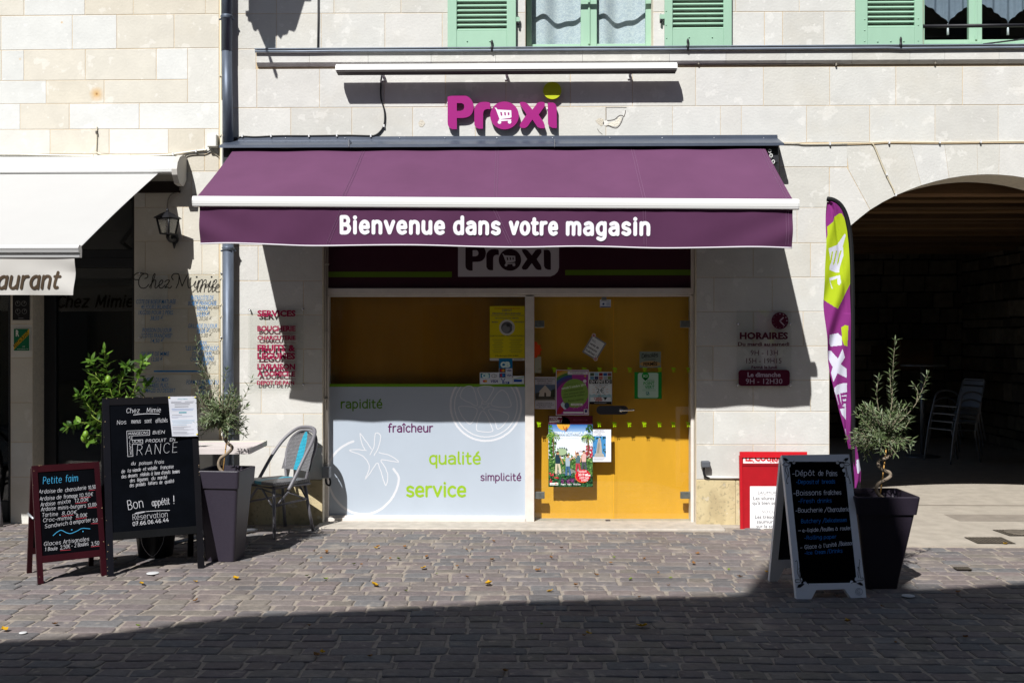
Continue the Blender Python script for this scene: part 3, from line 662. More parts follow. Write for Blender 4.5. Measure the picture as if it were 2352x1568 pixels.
# passage behind the archway
RUB = [lin('6d6558'), lin('5f574d'), lin('7a7164'), lin('544d44'), lin('696154')]
def rubble(mb, o, u, L_, Hh, nrm, seed):
    rr = random.Random(seed); z = 0; o, u, nrm = V(o), V(u), V(nrm)
    while z < Hh:
        h = rr.uniform(.13, .3); a = rr.uniform(-.3, 0); h = h*rr.uniform(.9, 1.1)
        while a < L_:
            l = rr.uniform(.2, .6); d = rr.uniform(.0, .03); a0 = max(a, 0); a1 = min(a+l, L_)
            if a1 - a0 > .05:
                p = [o+u*(a0+.006)+V((0, 0, z+.006)), o+u*(a1-.006)+V((0, 0, z+.006+rr.uniform(0, .02))), o+u*(a1-.006)+V((0, 0, z+h-.006)), o+u*(a0+.006)+V((0, 0, z+h-.006-rr.uniform(0, .02)))]
                c = sum(p, V((0, 0, 0)))/4; f = [c+(q-c)*.9+nrm*(d+.02) for q in p]
                mb.add(p+f, [(0, 1, 5, 4), (1, 2, 6, 5), (2, 3, 7, 6), (3, 0, 4, 7), (4, 5, 6, 7)], RUB[rr.randrange(5)])
            a += l
        z += h
PE = 8.6; XR = XB + 1.9; SH = lin('2a2721'); rub = mat('rubble', None, .95, .1, nz=.3, nscale=8, bump=.6, bscale=25)
for boxes, rb in (([(XA-.3, XA-.03, .45, 3.7)], ((XA-.03, .45, 0), (0, 1, 0), 3.25, 3.5, (1, 0, 0), 3)), ([(XA-.3, XA-.03, 6.4, PE)], ((XA-.03, 6.4, 0), (0, 1, 0), PE-6.4, 3.5, (1, 0, 0), 6)), ([(XB+.2, XR+.3, .47, .62)], None),  # opening between the two left walls added, out of view, to let skylight in
    ([(XR+.03, XR+.3, .62, PE)], ((XR+.03, .62, 0), (0, 1, 0), PE-.62, 3.5, (-1, 0, 0), 4)), ([(XA-.3, XR+.3, PE, PE+.2)], ((XA, PE, 0), (1, 0, 0), XR-XA, 3.4, (0, -1, 0), 5))):
    ps = MB()
    for x0, x1, y0, y1 in boxes: ps.bb(x0, x1, y0, y1, -.04, 4.2, SH)
    if rb: rubble(ps, *rb)
    lab(ps.build('passage_wall', rub, house, fix=True), 'rough dark rubble wall of the covered passage')
pc = MB(); ZC = 3.28
pc.bb(XA-.1, XR+.1, .45, PE, ZC, ZC+.2, lin('4a392a'))
for k in range(15):
    yy = .62 + k*.5; pc.bb(XA-.05, XR+.02, yy, yy+.17, ZC-.16+ru(-.02, .02), ZC-.001, rc([lin('6a5238'), lin('57432f'), lin('785c42')]), .01)
lab(pc.build('beamed_ceiling', mat('old_wood', None, .85, .2, nz=.35, nscale=6, bump=.4, bscale=20, stretch=(.15, 1, 1)), house), 'dark timber beams over the passage')

# ================================================================== RESTAURANT HOUSE
rest = thing('restaurant_house', 'white and cream block stone house with dark glazed restaurant front', 'house', (W(250, 1200).x, .2, 0))
x0r = W(-1200, 0).x
out = [(x0r, -.04), (x0r, ZT), (XD-.004, ZT), (XD-.004, -.04), (W(308, 1200).x, -.04), XZ(308, 440), XZ(75, 440), (W(75, 1200).x, -.04), (W(24, 1200).x, -.04), XZ(24, 440), XZ(-420, 440), (W(-420, 1200).x, -.04)]
bk = MB(); bk.prism(FW, [out], -.40, -.0033, MORT, STONE); bk.build('masonry_core', mat('mortar'), rest)
wl = MB(); xr = (0, 505)
Lr = [(-45, -50), (37, 32), (116, 110), (186, 182.5), (239, 236.5), (298, 296), (355, 353), (394, 394), (476, 476), (554, 554), (631, 631), (708, 708), (786, 786), (859, 859), (935, 935), (1010, 1010), (1090, 1090), (1224, 1224)]
far = [-1200, -1040, -880, -730, -590, -440, -290, -140]
for k in range(4): rows(wl, xr, (-45-82*(k+1), -50-82*(k+1)), (-45-82*k, -50-82*k), [far + [20-60*(k % 2), 150, 290-40*(k % 2), 400, 503]], WARM)
LJ = [[-60, 55, 195, 306, 472, 503], [2, 166, 268, 400, 503], [-90, 3, 55, 196, 359, 431], [-40, 106, 239, 431], [-110, 46, 159, 320, 503], [-20, 115, 251, 387, 470, 503], [-60, 100, 300, 470, 503]]
for k, j in enumerate(LJ): rows(wl, xr, Lr[k], Lr[k+1], [far + j], WARM)
rows(wl, xr, Lr[2], Lr[4], [[431, 503]], WARM)
for k, j in enumerate([[308, 334, 440, 503], [308, 420, 503], [308, 334, 464, 503], [308, 386, 503], [308, 334, 432, 503], [308, 375, 503], [308, 440, 503], [308, 390, 503], [308, 430, 503], [308, 400, 503]]):
    rows(wl, xr, Lr[7+k], Lr[8+k], [j], WARM[1:4])
rows(wl, xr, (394, 394), (440, 440), [[-1200, -1000, -800, -600, -420]], WARM); rows(wl, xr, (394, 394), (440, 440), [[-420, -200, 24, 150, 308]], WARM)
for k in range(9): rows(wl, xr, (440+87*k,)*2, (440+87*(k+1),)*2, [[-1200, -960+60*(k % 2), -700, -560+60*(k % 2), -420]], WARM)
P_ = [440, 520, 600, 680, 744, 821, 924, 1015, 1095, 1224]
for a, b in zip(P_, P_[1:]): rows(wl, xr, (a, a), (b, b), [[24, 75]], WARM[1:4])
SMR = SM.copy(); _t = SMR.node_tree; _p = _t.nodes['Principled BSDF']; _o = _p.inputs['Base Color'].links[0].from_socket
_gp = _t.nodes.new('ShaderNodeNewGeometry'); _nz = _t.nodes.new('ShaderNodeTexNoise'); _nz.inputs['Scale'].default_value = 30
for (x, y, r_, c_) in ((221, 217, .07, (.62, .33, .06, 1)), (222, 216, .014, (.16, .06, .02, 1)), (142, 52, .014, (.6, .36, .1, 1)), (46, 136, .014, (.6, .42, .18, 1))):
    vd = _t.nodes.new('ShaderNodeVectorMath'); vd.operation = 'DISTANCE'; vd.inputs[1].default_value = W(x, y, 0); _t.links.new(_gp.outputs['Position'], vd.inputs[0])
    ad = _t.nodes.new('ShaderNodeMath'); ad.operation = 'MULTIPLY_ADD'; ad.inputs[1].default_value = r_*.8; ad.inputs[2].default_value = -r_*.4; _t.links.new(_nz.outputs[0], ad.inputs[0])
    a2 = _t.nodes.new('ShaderNodeMath'); a2.operation = 'ADD'; _t.links.new(vd.outputs['Value'], a2.inputs[0]); _t.links.new(ad.outputs[0], a2.inputs[1])
    mr = _t.nodes.new('ShaderNodeMapRange'); mr.inputs['From Min'].default_value = r_*1.0; mr.inputs['From Max'].default_value = 0; mr.inputs['To Max'].default_value = .8; _t.links.new(a2.outputs[0], mr.inputs[0])
    mx = _t.nodes.new('ShaderNodeMix'); mx.data_type = 'RGBA'; mx.inputs[7].default_value = c_; _t.links.new(mr.outputs[0], mx.inputs[0]); _t.links.new(_o, mx.inputs[6]); _o = mx.outputs[2]
_t.links.new(_o, _p.inputs['Base Color'])
lab(wl.build('ashlar_wall', SMR, rest), 'white and cream limestone blocks with ochre joints')
wb = MB(); p = W(412, 442, -.03); q = W(-420, 419, -.03); wb.bb(q.x, p.x, -.03, .2, p.z, q.z, lin('2b2420'), .006)
lab(wb.build('lintel_beam', mat('old_wood'), rest), 'blackened timber beam over the restaurant front')
# glazed front set back in the opening
gm = mat('dark_metal', lin('22252a'), .45, .5, .3)
fr = MB(); Yg = .22
def mem(x0, y0, x1, y1, Ya=Yg, d=.06, c=(1, 1, 1, 1)):
    a, b = W(x0, y1, Ya), W(x1, y0, Ya); fr.bb(a.x, b.x, Ya, Ya+d, max(a.z, -.02), b.z, c, .004)
for (a, b, post) in ((98, 312, 128), (-425, 28, -400)):
    mem(a, 437, post, 1230); mem(post, 573, b, 614, Yg-.03, .09); mem(post, 437, b, 448); mem(b-9, 448, b, 573); mem(b-9, 614, b, 1230)
    mem(post, 1150, b-9, 1230); mem(post, 592, b-9, 596, Yg-.036, .01)
front = lab(fr.build('glazed_front', gm, rest), 'dark metal glazing with wide transom')
DG = glass('restaurant_glass', (.75, .78, .78), .075)
for (x0, y0, x1, y1) in ((128, 448, 303, 573), (128, 614, 303, 1150), (-400, 448, 19, 573), (-400, 614, 19, 1150)):
    q = MB(); a, b = W(x0, y1, Yg+.03), W(x1, y0, Yg+.03); q.bb(a.x, b.x, Yg+.028, Yg+.034, a.z, b.z); q.build('pane', DG, front)
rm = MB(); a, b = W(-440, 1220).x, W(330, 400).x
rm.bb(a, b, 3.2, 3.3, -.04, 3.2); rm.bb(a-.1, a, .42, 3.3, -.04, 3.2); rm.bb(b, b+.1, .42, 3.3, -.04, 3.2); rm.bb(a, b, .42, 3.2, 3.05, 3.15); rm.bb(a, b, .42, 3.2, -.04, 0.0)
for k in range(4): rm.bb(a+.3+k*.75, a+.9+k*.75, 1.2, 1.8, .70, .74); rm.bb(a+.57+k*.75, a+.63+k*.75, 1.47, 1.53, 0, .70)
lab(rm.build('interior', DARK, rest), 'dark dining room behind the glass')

# ================================================================== HOUSES ACROSS THE STREET (they cast the shade on the cobbles)
YO = -10.6
def gpt(x, y):
    p = G(x, y); k = p.y - YO; return (p.x - k*.394, k*1.15)
top = [gpt(0, 1431), gpt(275, 1415), gpt(437, 1394), gpt(600, 1374), gpt(800, 1366), gpt(1176, 1346), gpt(1601, 1334), gpt(2126, 1318), gpt(2352, 1304)]
sl_ = (top[1][1]-top[0][1])/(top[1][0]-top[0][0])
prof = [(-13, 5.8), (top[0][0]-3, top[0][1]-3*max(.2, sl_*.8))] + top + [(top[-1][0]+2.5, top[-1][1]+.5), (14, top[-1][1]+.6)]
opp = MB(); fo = Fr((0, YO, 0), (1, 0, 0), (0, 0, 1))
opp.prism(fo, [[(14, -.04), (-13, -.04)][::-1] + [(x, z) for x, z in prof[::-1]]], 0.0, .0, lin('c9c0ae'))
opp2 = thing('facing_house', 'stone terrace across the street whose roofline shades the cobbles', 'house', (0, YO-3, 0))
ow = MB(); ow.prism(Fr((0, YO, 0), (-1, 0, 0), (0, 0, 1)), [[(-x, z) for x, z in prof] + [(-14, -.04), (13, -.04)]], -6, -6+.4, lin('6d675c'))
ow.prism(Fr((0, YO-.4, 0), (1, 0, 0), (0, 0, 1)), [[(x, z) for x, z in prof] + [(14, -.04), (-13, -.04)]], 0, .4, lin('7a7366'))
ow.bb(-1.80, -.97, YO-.75, YO-.06, 8.0, 10.55, lin('7d5a48'), .01)
ow.build('wall', mat('far_stone', None, .9, .1, nz=.15, nscale=2), opp2, fix=True)
on = MB()
for fl, zz in ((0, .9), (1, 3.7), (2, 6.4)):
    for k in range(-4, 4): on.bb(k*2.6+.4, k*2.6+1.4, YO, YO+.02, zz, zz+(1.6 if fl else 1.5), lin('26282c'))
build_each(on, 'window', mat('facing_window', None, .2, .5), opp2)
# ================================================================== SHOPFRONT
white = mat('white_paint', lin('d9d2cb'), .5, .4, nz=.08, nscale=12, bump=.12, bscale=40)
paint = mat('paint', None, .5, .3)
YF, YG, YC = .10, .155, .275                         # frame face, glass, blind behind the door
sf = MB()
def pxbox(mb, x0, y0, x1, y1, Y, d, col=(1, 1, 1, 1), bev=.003):
    a, b = W(x0, y1, Y), W(x1, y0, Y); mb.bb(a.x, b.x, Y, Y+d, a.z, b.z, col, bev)
pxbox(sf, 745, 661, 1594, 676, YF-.02, .14); pxbox(sf, 750, 676, 1592, 681, YF, .10)
pxbox(sf, 744, 676, 754, 1203, YF, .12); pxbox(sf, 1206, 676, 1227, 1208, YF, .14); pxbox(sf, 1587, 676, 1594, 1209, YF, .14)
pxbox(sf, 752, 1185, 1206, 1189, YF+.02, .06); pxbox(sf, 745, 1190, 1207, 1201, YF-.01, .12); pxbox(sf, 744, 480, 752, 661, YF-.02, .14); pxbox(sf, 1588, 480, 1595, 661, YF-.02, .14)
lab(sf.build('shop_frame', white, house), 'white painted timber shopfront frame')
fa = Art(FY(YF+.02)); fd = fa
a, b = W(752, 661, YF+.02), W(1588, 478, YF+.02); fa.bb(a.x, b.x, YF+.0205, YF+.08, a.z, b.z, lin('3b1326'))
fa.lay(1); fa.rect(752, 624, 1038, 636.5, '5a7a10'); fa.poly([(1298, 632), (1588, 632), (1588, 619), (1298, 620)], '5a7a10')
fa.poly([(1052, 480), (1052, 635.5), (1264, 635), (1274, 631), (1281, 624), (1284, 615), (1284, 480)], 'c9c6cc')
fa.lay(2)
# the round lettering with a trolley, drawn once in its own units (0..251 wide, baseline 0, up positive)
LG = {}
def zz(o, pts): return [((x/4 + o) - 1028, 297 - y/4) for x, y in pts]
LG['P'] = [crom([V(p) for p in zz(588, [(1760, 890), (1800, 881), (1860, 878), (1925, 880), (1968, 905), (1995, 950), (2000, 990), (1988, 1035), (1960, 1068), (1915, 1083), (1845, 1086)])], 4) + [V(p) for p in zz(588, [(1845, 1188), (1805, 1188), (1778, 1174), (1763, 1150), (1760, 1120)])],
           [V(p) for p in zz(588, [(1845, 948), (1845, 1020), (1880, 1020), (1905, 1010), (1914, 985), (1910, 962), (1893, 949)])]]
LG['r'] = [[V(p) for p in zz(588, [(2005, 1010), (2010, 985), (2030, 958), (2060, 941), (2100, 936), (2140, 940), (2152, 952), (2154, 1004), (2120, 1003), (2098, 1012), (2087, 1035), (2085, 1184), (2048, 1184), (2022, 1172), (2006, 1145)])]]
oc = zz(588, [(2283, 1062)])[0]; LG['o'] = [[V((oc[0]+33*math.cos(k*.1963), oc[1]+32*math.sin(k*.1963))) for k in range(32)]]
LG['x'] = [[V(p) for p in zz(1176, [(70, 942), (95, 937), (120, 940), (145, 957), (188, 1008), (232, 948), (256, 938), (285, 937), (301, 945), (302, 975), (245, 1054), (292, 1125), (302, 1155), (300, 1180), (262, 1180), (235, 1168), (187, 1100), (140, 1165), (118, 1178), (85, 1176), (70, 1160), (74, 1140), (134, 1052), (78, 968)])]]
LG['i'] = [[V(p) for p in zz(1176, [(328, 945), (375, 943), (398, 955), (411, 985), (412, 1178), (375, 1177), (347, 1163), (331, 1135)])]]
dc = zz(1176, [(370, 832)])[0]; LG['dot'] = [[V((dc[0]+21*math.cos(k*.1963), dc[1]+20*math.sin(k*.1963))) for k in range(32)]]
def zc(pts): return [V(p) for p in zz(588, pts)]
CART = [[zc([(2212, 1008), (2345, 1015), (2348, 1078), (2335, 1085), (2240, 1098)]), zc([(2243, 1030), (2250, 1066), (2264, 1064), (2258, 1031)]), zc([(2279, 1032), (2284, 1063), (2297, 1062), (2294, 1033)]), zc([(2312, 1034), (2315, 1061), (2328, 1060), (2328, 1035)])],
        [zc([(2192, 992), (2205, 990), (2216, 1004), (2256, 1110), (2244, 1114), (2204, 1006)])], [zc([(2230, 1100), (2345, 1098), (2345, 1108), (2300, 1112), (2232, 1116)])],
        [[V((c[0]+4.1*math.cos(k*.5236), c[1]+4.1*math.sin(k*.5236))) for k in range(12)] for c in zz(588, [(2237, 1124)])], [[V((c[0]+4.1*math.cos(k*.5236), c[1]+4.1*math.sin(k*.5236))) for k in range(12)] for c in zz(588, [(2330, 1122)])]]
def logo_flat(art, x0, ybase, sc, col, cart):
    f = lambda p: art.q(x0 + p.x*sc, ybase - p.y*sc)
    for k in ('P', 'r', 'o', 'x', 'i'):
        lp = [[f(p) for p in l] for l in LG[k]]
        t = tessellate_polygon([[p.to_3d() for p in l] for l in lp]); fl = [p for l in lp for p in l]
        art.add([art.P(p.x, p.y) for p in fl], [q if (fl[q[1]]-fl[q[0]]).cross(fl[q[2]]-fl[q[0]]) > 0 else q[::-1] for q in t], lin(col))
    art.lay(art.L+1)
    for i, ls in enumerate(CART):
        lp = [[f(p) for p in l] for l in ls]; t = tessellate_polygon([[p.to_3d() for p in l] for l in lp]); fl = [p for l in lp for p in l]
        art.add([art.P(p.x, p.y, i*.0001) for p in fl], [q if (fl[q[1]]-fl[q[0]]).cross(fl[q[2]]-fl[q[0]]) > 0 else q[::-1] for q in t], lin(cart))
logo_flat(fa, 1069, 621.5, .782, '2a0f1c', 'c9c6cc')
fa.circ(1256, 554, 16, 'a8bf1a')
lab(fa.build('fascia', mat('fascia_board', None, .35, .45), house), 'maroon fascia board with green stripes and a pale plate of rounded lettering')
# display window: glass above, printed film below
sw = MB(); pxbox(sw, 754, 681, 1206, 1186, YG, .006, bev=0)
swin = sw.build('shop_window', PANE, house); lab(swin, 'display window with pale blue film below and drawn blind above')
fi = Art(FY(YG-.0015)); fi.lay(0); fi.rect(754, 882, 1206, 1185, 'b3bdc9'); fi.lay(1); fi.rect(754, 881.5, 1206, 888, '6fa01a')
wc = 'd8d9de'; fi.lay(1)
def chalk(pts, w, closed=False, smooth=True):
    p = [V(a) for a in pts]; p = crom(p, 5, closed) if smooth else p
    p = [q + V((ru(-.4, .4), ru(-.4, .4))) for q in p]
    fi.line([tuple(q) for q in p], w, wc, smooth=False, closed=closed)
def arc(cx, cy, r, a0, a1, n=30, ry=None): return [(cx+r*math.cos(R(a0+(a1-a0)*k/n)), cy-(ry or r)*math.sin(R(a0+(a1-a0)*k/n))) for k in range(n+1)]
chalk(arc(1116, 931, 81, 147, 393, 46), 4.4); chalk(arc(1116, 931, 72, 143, 397, 46), 2.4)
ro = lambda pts: [(588+x/4, 784+y/4) for x, y in pts]
for pts in ([(1920, 420), (1880, 480), (1885, 520), (1960, 560), (2030, 590), (2025, 520), (1990, 420)], [(2045, 420), (2060, 500), (2105, 555), (2150, 500), (2180, 420)], [(2165, 585), (2200, 500), (2245, 450), (2290, 460), (2325, 520), (2335, 600)],
            [(1865, 600), (1940, 595), (2025, 615), (2020, 680), (1970, 755), (1920, 720), (1880, 660)], [(2075, 640), (2045, 700), (2025, 800), (2060, 825), (2170, 825), (2160, 770), (2110, 660)], [(2135, 625), (2250, 640), (2315, 670), (2310, 720), (2225, 805), (2190, 720)]):
    fi.lay(2); chalk(ro(pts), 1.9, True)
fi.lay(2); chalk(ro([(2075, 540), (2085, 575), (2145, 565), (2125, 590), (2145, 600), (2105, 605), (2095, 628), (2080, 600), (2045, 605), (2072, 580)]), 1.7, True, False)
fi.lay(1); chalk(ro([(895, 915), (810, 955), (740, 1010), (690, 1080), (665, 1150), (660, 1230), (675, 1330), (720, 1430), (790, 1510), (880, 1565), (1000, 1585), (1110, 1560), (1200, 1495), (1260, 1420), (1300, 1330), (1310, 1240), (1262, 1170)]), 5.2)
fi.lay(2)
for pts in ([(1000, 990), (975, 940), (955, 845), (1000, 900), (1060, 985)], [(1048, 1040), (1085, 960), (1095, 850), (1130, 845), (1145, 880), (1125, 970), (1085, 1045)], [(1015, 1000), (930, 992), (860, 1000), (960, 1040), (1015, 1085), (1040, 1140), (1035, 1190), (1005, 1260), (1060, 1190), (1112, 1115), (1140, 1170), (1165, 1250), (1192, 1320), (1212, 1240), (1190, 1160), (1148, 1088), (1230, 1095), (1310, 1105), (1230, 1045), (1130, 1020)]):
    chalk(ro(pts), 2.1, False, True)
filmm = mat('film', None, .35, .4, nz=.03, nscale=3); fi.flush('window_film', filmm, swin); fi.lay(3); GR, PU = '93b82a', '5c1a52'
fi.stroke('rapidité', 783, 936.5, 878, 936.5, 13.5, 3.1, '5d8a12', brand=True); fi.flush('window_lettering', filmm, swin); fi.stroke('fraîcheur', 892, 991.5, 994, 991.5, 13, 2.9, PU, brand=True)
fi.flush('window_lettering', filmm, swin); fi.stroke('qualité', 986, 1064.5, 1104, 1064.5, 18.5, 4.4, GR, brand=True); fi.flush('window_lettering', filmm, swin); fi.stroke('simplicité', 1104, 1103, 1197, 1103, 11.5, 2.5, PU, brand=True)
fi.flush('window_lettering', filmm, swin); fi.stroke('service', 934, 1139, 1070, 1139, 22, 5.6, GR, brand=True)
fi.flush('window_lettering', filmm, swin)
blindm = mat('yellow_blind', lin('f6b136'), .85, .15, nz=.07, nscale=5, bump=.15, bscale=18, stretch=(1, 1, .3))
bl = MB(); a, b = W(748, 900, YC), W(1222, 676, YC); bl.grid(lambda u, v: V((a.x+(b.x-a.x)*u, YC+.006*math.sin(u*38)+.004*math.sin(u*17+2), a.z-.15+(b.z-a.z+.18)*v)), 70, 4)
lab(bl.build('blind', mat('shaded_blind', lin('b67818'), .85, .15, nz=.12, nscale=5, stretch=(1, 1, .2)), swin), 'drawn yellow blind behind the glass, its shade put into a browner colour')  # same yellow blind as the door, shade worked into the browner base colour
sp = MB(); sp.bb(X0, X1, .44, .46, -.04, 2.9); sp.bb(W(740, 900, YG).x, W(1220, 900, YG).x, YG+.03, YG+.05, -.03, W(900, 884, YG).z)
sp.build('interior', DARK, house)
# door: glass leaves, blind behind, patch fittings, lock plate
dm = MB(); pxbox(dm, 1228, 681, 1408.5, 1207, YG, .008, bev=0); pxbox(dm, 1410, 681, 1587, 1207, YG, .008, bev=0)
door = lab(dm.build('shop_door', PANE, house), 'frameless glass double door with yellow blind behind')
bl = MB(); a, b = W(1217, 1207, YC), W(1600, 676, YC)
def blf(u, v):
    fold = .010*math.exp(-((u-.50)/.012)**2) ; return V((a.x+(b.x-a.x)*u, YC + .005*math.sin(u*9+v*2)+.003*math.sin(v*23+u*5) - fold, a.z+.012+(b.z-a.z)*v))
bl.grid(blf, 80, 24); lab(bl.build('blind', blindm, door), 'yellow fabric blind')
hm = mat('patch_steel', lin('8f9490'), .35, .5, .8, nz=.3, nscale=30)
for (x0, y0, x1, y1) in ((1228, 736, 1250, 752), (1563, 736, 1587, 752), (1228, 1129, 1251, 1145), (1563, 1129, 1587, 1145), (1382, 682, 1393, 690)):
    h = MB(); pxbox(h, x0, y0, x1, y1, YG-.012, .03, bev=.003); h.build('hinge', hm, door)
pm = mat('lock_plate', lin('50525a'), .35, .5, .7)
lk = MB(); f = FY(YG-.014); q = [f.pix(x, y) for x, y in arc(1380, 941.5, 10, 90, 270, 10)] + [f.pix(x, y) for x, y in arc(1433, 941.5, 10, -90, 90, 10)]
lk.prism(f, [[tuple(p) for p in q]], -.02, 0); lko = lk.build('lock_plate', pm, door)
hd = MB(); c = W(1426, 941, YG-.014); hd.lathe(c, [(.019, 0), (.019, -.012), (.012, -.014), (.012, -.05)], 16, axis=(V((1, 0, 0)), V((0, 0, 1)), V((0, 1, 0))))
hd.tube([c+V((0, -.05, 0)), c+V((.02, -.055, 0)), c+V((.105, -.05, .003)), c+V((.118, -.042, .003)), c+V((.12, -.03, .003))], .0085, 10)
hd.build('handle', mat('chrome', lin('c8c8cc'), .15, .5, 1.0), lko)
ds = MB(); pxbox(ds, 1391, 1194, 1402, 1207, YG-.02, .035, lin('3a3438')); ds.build('bolt', mat('door_bolt', None, .5), door)
trolley = [[(0, 0), (3, .6), (7.5, 14), (16, 13), (16.5, 15), (6.6, 16.4), (2, 2.4)], [(2.3, 2), (20, 4), (18, 12), (6.5, 13)]]
def decal_row(xs, y):
    d = Art(FY(YG-.0022), 0)
    for x in xs:
        x = 1176 + x/4 - 5.5
        d.lay(0)
        d.poly([(x, y-5.3), (x+1.6, y-5), (x+5, y+4), (x+9.5, y+3.7), (x+9.6, y+4.6), (x+4.3, y+5), (x+.8, y-3.9)], 'a5d200')
        d.poly([(x+1.7, y-4.4), (x+11, y-3.2), (x+10, y+1.6), (x+4, y+2.4)], 'a5d200')
        d.circ(x+4.4, y+6, 1.4, 'a5d200', 8); d.circ(x+9, y+5.6, 1.4, 'a5d200', 8)
        d.lay(1)
        for k in range(3): d.rect(x+4.3+k*2.1, y-2.6, x+5+k*2.1, y+1, '5c4a08')
    d.build('decal_row', mat('decal', None, .5, .2), door)
decal_row([250, 388, 526, 663, 802, 943, 1080, 1218, 1355, 1483, 1620], 848); decal_row([245, 385, 522, 660, 798, 938, 1075, 1213, 1352, 1480, 1618], 973)

# ================================================================== AWNINGS
AWY = -1.166
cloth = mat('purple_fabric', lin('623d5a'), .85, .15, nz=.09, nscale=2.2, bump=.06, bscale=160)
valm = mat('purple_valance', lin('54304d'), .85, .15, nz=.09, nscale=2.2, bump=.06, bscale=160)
aw = thing('awning', 'wide purple fabric awning with white front bar over the shopfront', 'awning', W(1150, 335, -.1))
fb = MB(); TL, TR = W(539, 340, -.16), W(1753, 333, -.16); BL, BR = W(452, 452, AWY), W(1822, 460, AWY)
def fab(u, v):
    p = TL.lerp(TR, u).lerp(BL.lerp(BR, u), v)
    p.z += -.012*math.sin(v*math.pi)*(1+.5*math.sin(u*31)) + .006*math.sin(u*47)*(1-v)**6 - .004*math.exp(-((v-.9)/.03)**2); return p
fb.grid(fab, 120, 16); fb.grid(lambda u, v: fab(u, v)+V((0, .004, -.004)), 120, 16)
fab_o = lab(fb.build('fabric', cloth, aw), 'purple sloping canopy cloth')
sm = MB()
for (xt, xb_) in ((838, 788), (1142, 1138), (1451, 1480), (1745, 1812)):
    ut = (W(xt, 338, -.16).x-TL.x)/(TR.x-TL.x); ub = (W(xb_, 456, AWY).x-BL.x)/(BR.x-BL.x)
    for o in (-.0022, .0022):
        pts = [fab(ut+(ub-ut)*k/16+o, k/16)+V((0, -.002, .0025)) for k in range(17)]; sm.tube(pts, .0013, 4)
mat('seam', lin('80607c'), .8); build_each(sm, 'seam', mat('seam'), fab_o)
br = MB(); a, b = W(447, 463, AWY), W(1831, 470, AWY); d = (b-a); prof = []
rr_ = .043
ring = lambda c: [c+V((0, y*rr_, z*rr_)) for y, z in ((-.35, 1), (.3, 1.02), (.75, .6), (.75, -.9), (.2, -1), (-.5, -1.0), (-.8, -.92), (-.88, -.72), (-.90, -.55), (-.95, -.5), (-1.0, .1), (-.92, .55), (-.68, .9))]
br.loft([ring(a), ring(b)], smooth=False)
bo = lab(br.build('front_bar', mat('white_metal', lin('e4e4e2'), .35, .5), aw, fix=True), 'white aluminium front bar')
cp = MB()
for c, sgn in ((a, -1), (b, 1)): cp.loft([[p*1.0+V((sgn*.001, 0, 0)) for p in ring(c)], [p+V((sgn*.008, 0, 0)) for p in ring(c)]])
mat('white_plastic', lin('d5d5d3'), .5); build_each(cp, 'end_cap', mat('white_plastic'), aw)
# valance with creases towards its two ends
vt = [W(458, 474, AWY-.012), W(1821, 482, AWY-.012)]; vb = [W(458, 558, AWY), W(760, 562, AWY), W(1176, 565, AWY), W(1480, 567, AWY), W(1820, 568, AWY)]
vbs = crom(vb, 10)
def valf(u, v):                 # v 0 top .. 1 bottom
    k = u*(len(vbs)-1); i = min(int(k), len(vbs)-2); bot = vbs[i].lerp(vbs[i+1], k-i); p = vt[0].lerp(vt[1], u).lerp(bot, v)
    w_ = 5.4
    for e, s in ((u, 1), (1-u, -1)):
        x = e*w_; p.y += .016*math.exp(-x*3.2)*math.sin(9*(v*.75 - x*.95)+1.2)*v**.4
    p.y += .006*math.sin(u*29+v*1.2)*v + .004*math.sin(u*57+1+v)*v + .003*math.sin(u*140)*max(0, .35-v)
    p.z += .006*math.sin(u*22)*v**4
    return p
va = MB(); va.grid(lambda u, v: valf(u, 1-v), 240, 18); va.grid(lambda u, v: valf(u, 1-v)+V((0, .003, 0)), 240, 18)
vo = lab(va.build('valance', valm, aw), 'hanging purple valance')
hm_ = MB(); hm_.tube([valf(k/120, 1)+V((0, -.002, -.004)) for k in range(121)], .0065, 6); hm_.build('hem', mat('white_braid', lin('d8d4da'), .8), vo)
sm = MB()
for x in (790, 1138, 1482, 1808):
    u0 = (x-458)/(1820-458)
    for o in (-.0021, .0021): sm.tube([valf(u0+o, k/10)+V((0, -.002, 0)) for k in range(11)], .0012, 4)
build_each(sm, 'seam', mat('seam'), vo)
fv = FY(AWY); Ua, Ub = fv.pix(458, 520), fv.pix(1820, 520)
def vwarp(a_, b_, c_):
    u = (a_-Ua.x)/(Ub.x-Ua.x); t, bt = valf(u, 0), valf(u, 1); v = (t.z-b_)/(t.z-bt.z); p = valf(u, v); return V((a_, p.y-.005-c_, b_))
vl = Art(fv, 0, vwarp); vl.stroke('Bienvenue', 783, 534.5, 1020, 536, 25.5, 8.6, 'eceaf0', brand=True, gap=2.0)
vl.flush('lettering', paint, vo); vl.stroke('dans', 1043, 536, 1147, 537, 25.5, 8.6, 'eceaf0', brand=True, gap=2.0); vl.flush('lettering', paint, vo); vl.stroke('votre', 1172, 537, 1279, 538, 25.5, 8.6, 'eceaf0', brand=True, gap=2.0); vl.flush('lettering', paint, vo); vl.stroke('magasin', 1302, 538, 1491, 538.5, 25.5, 8.6, 'eceaf0', brand=True, gap=2.0)
vl.flush('lettering', paint, vo)
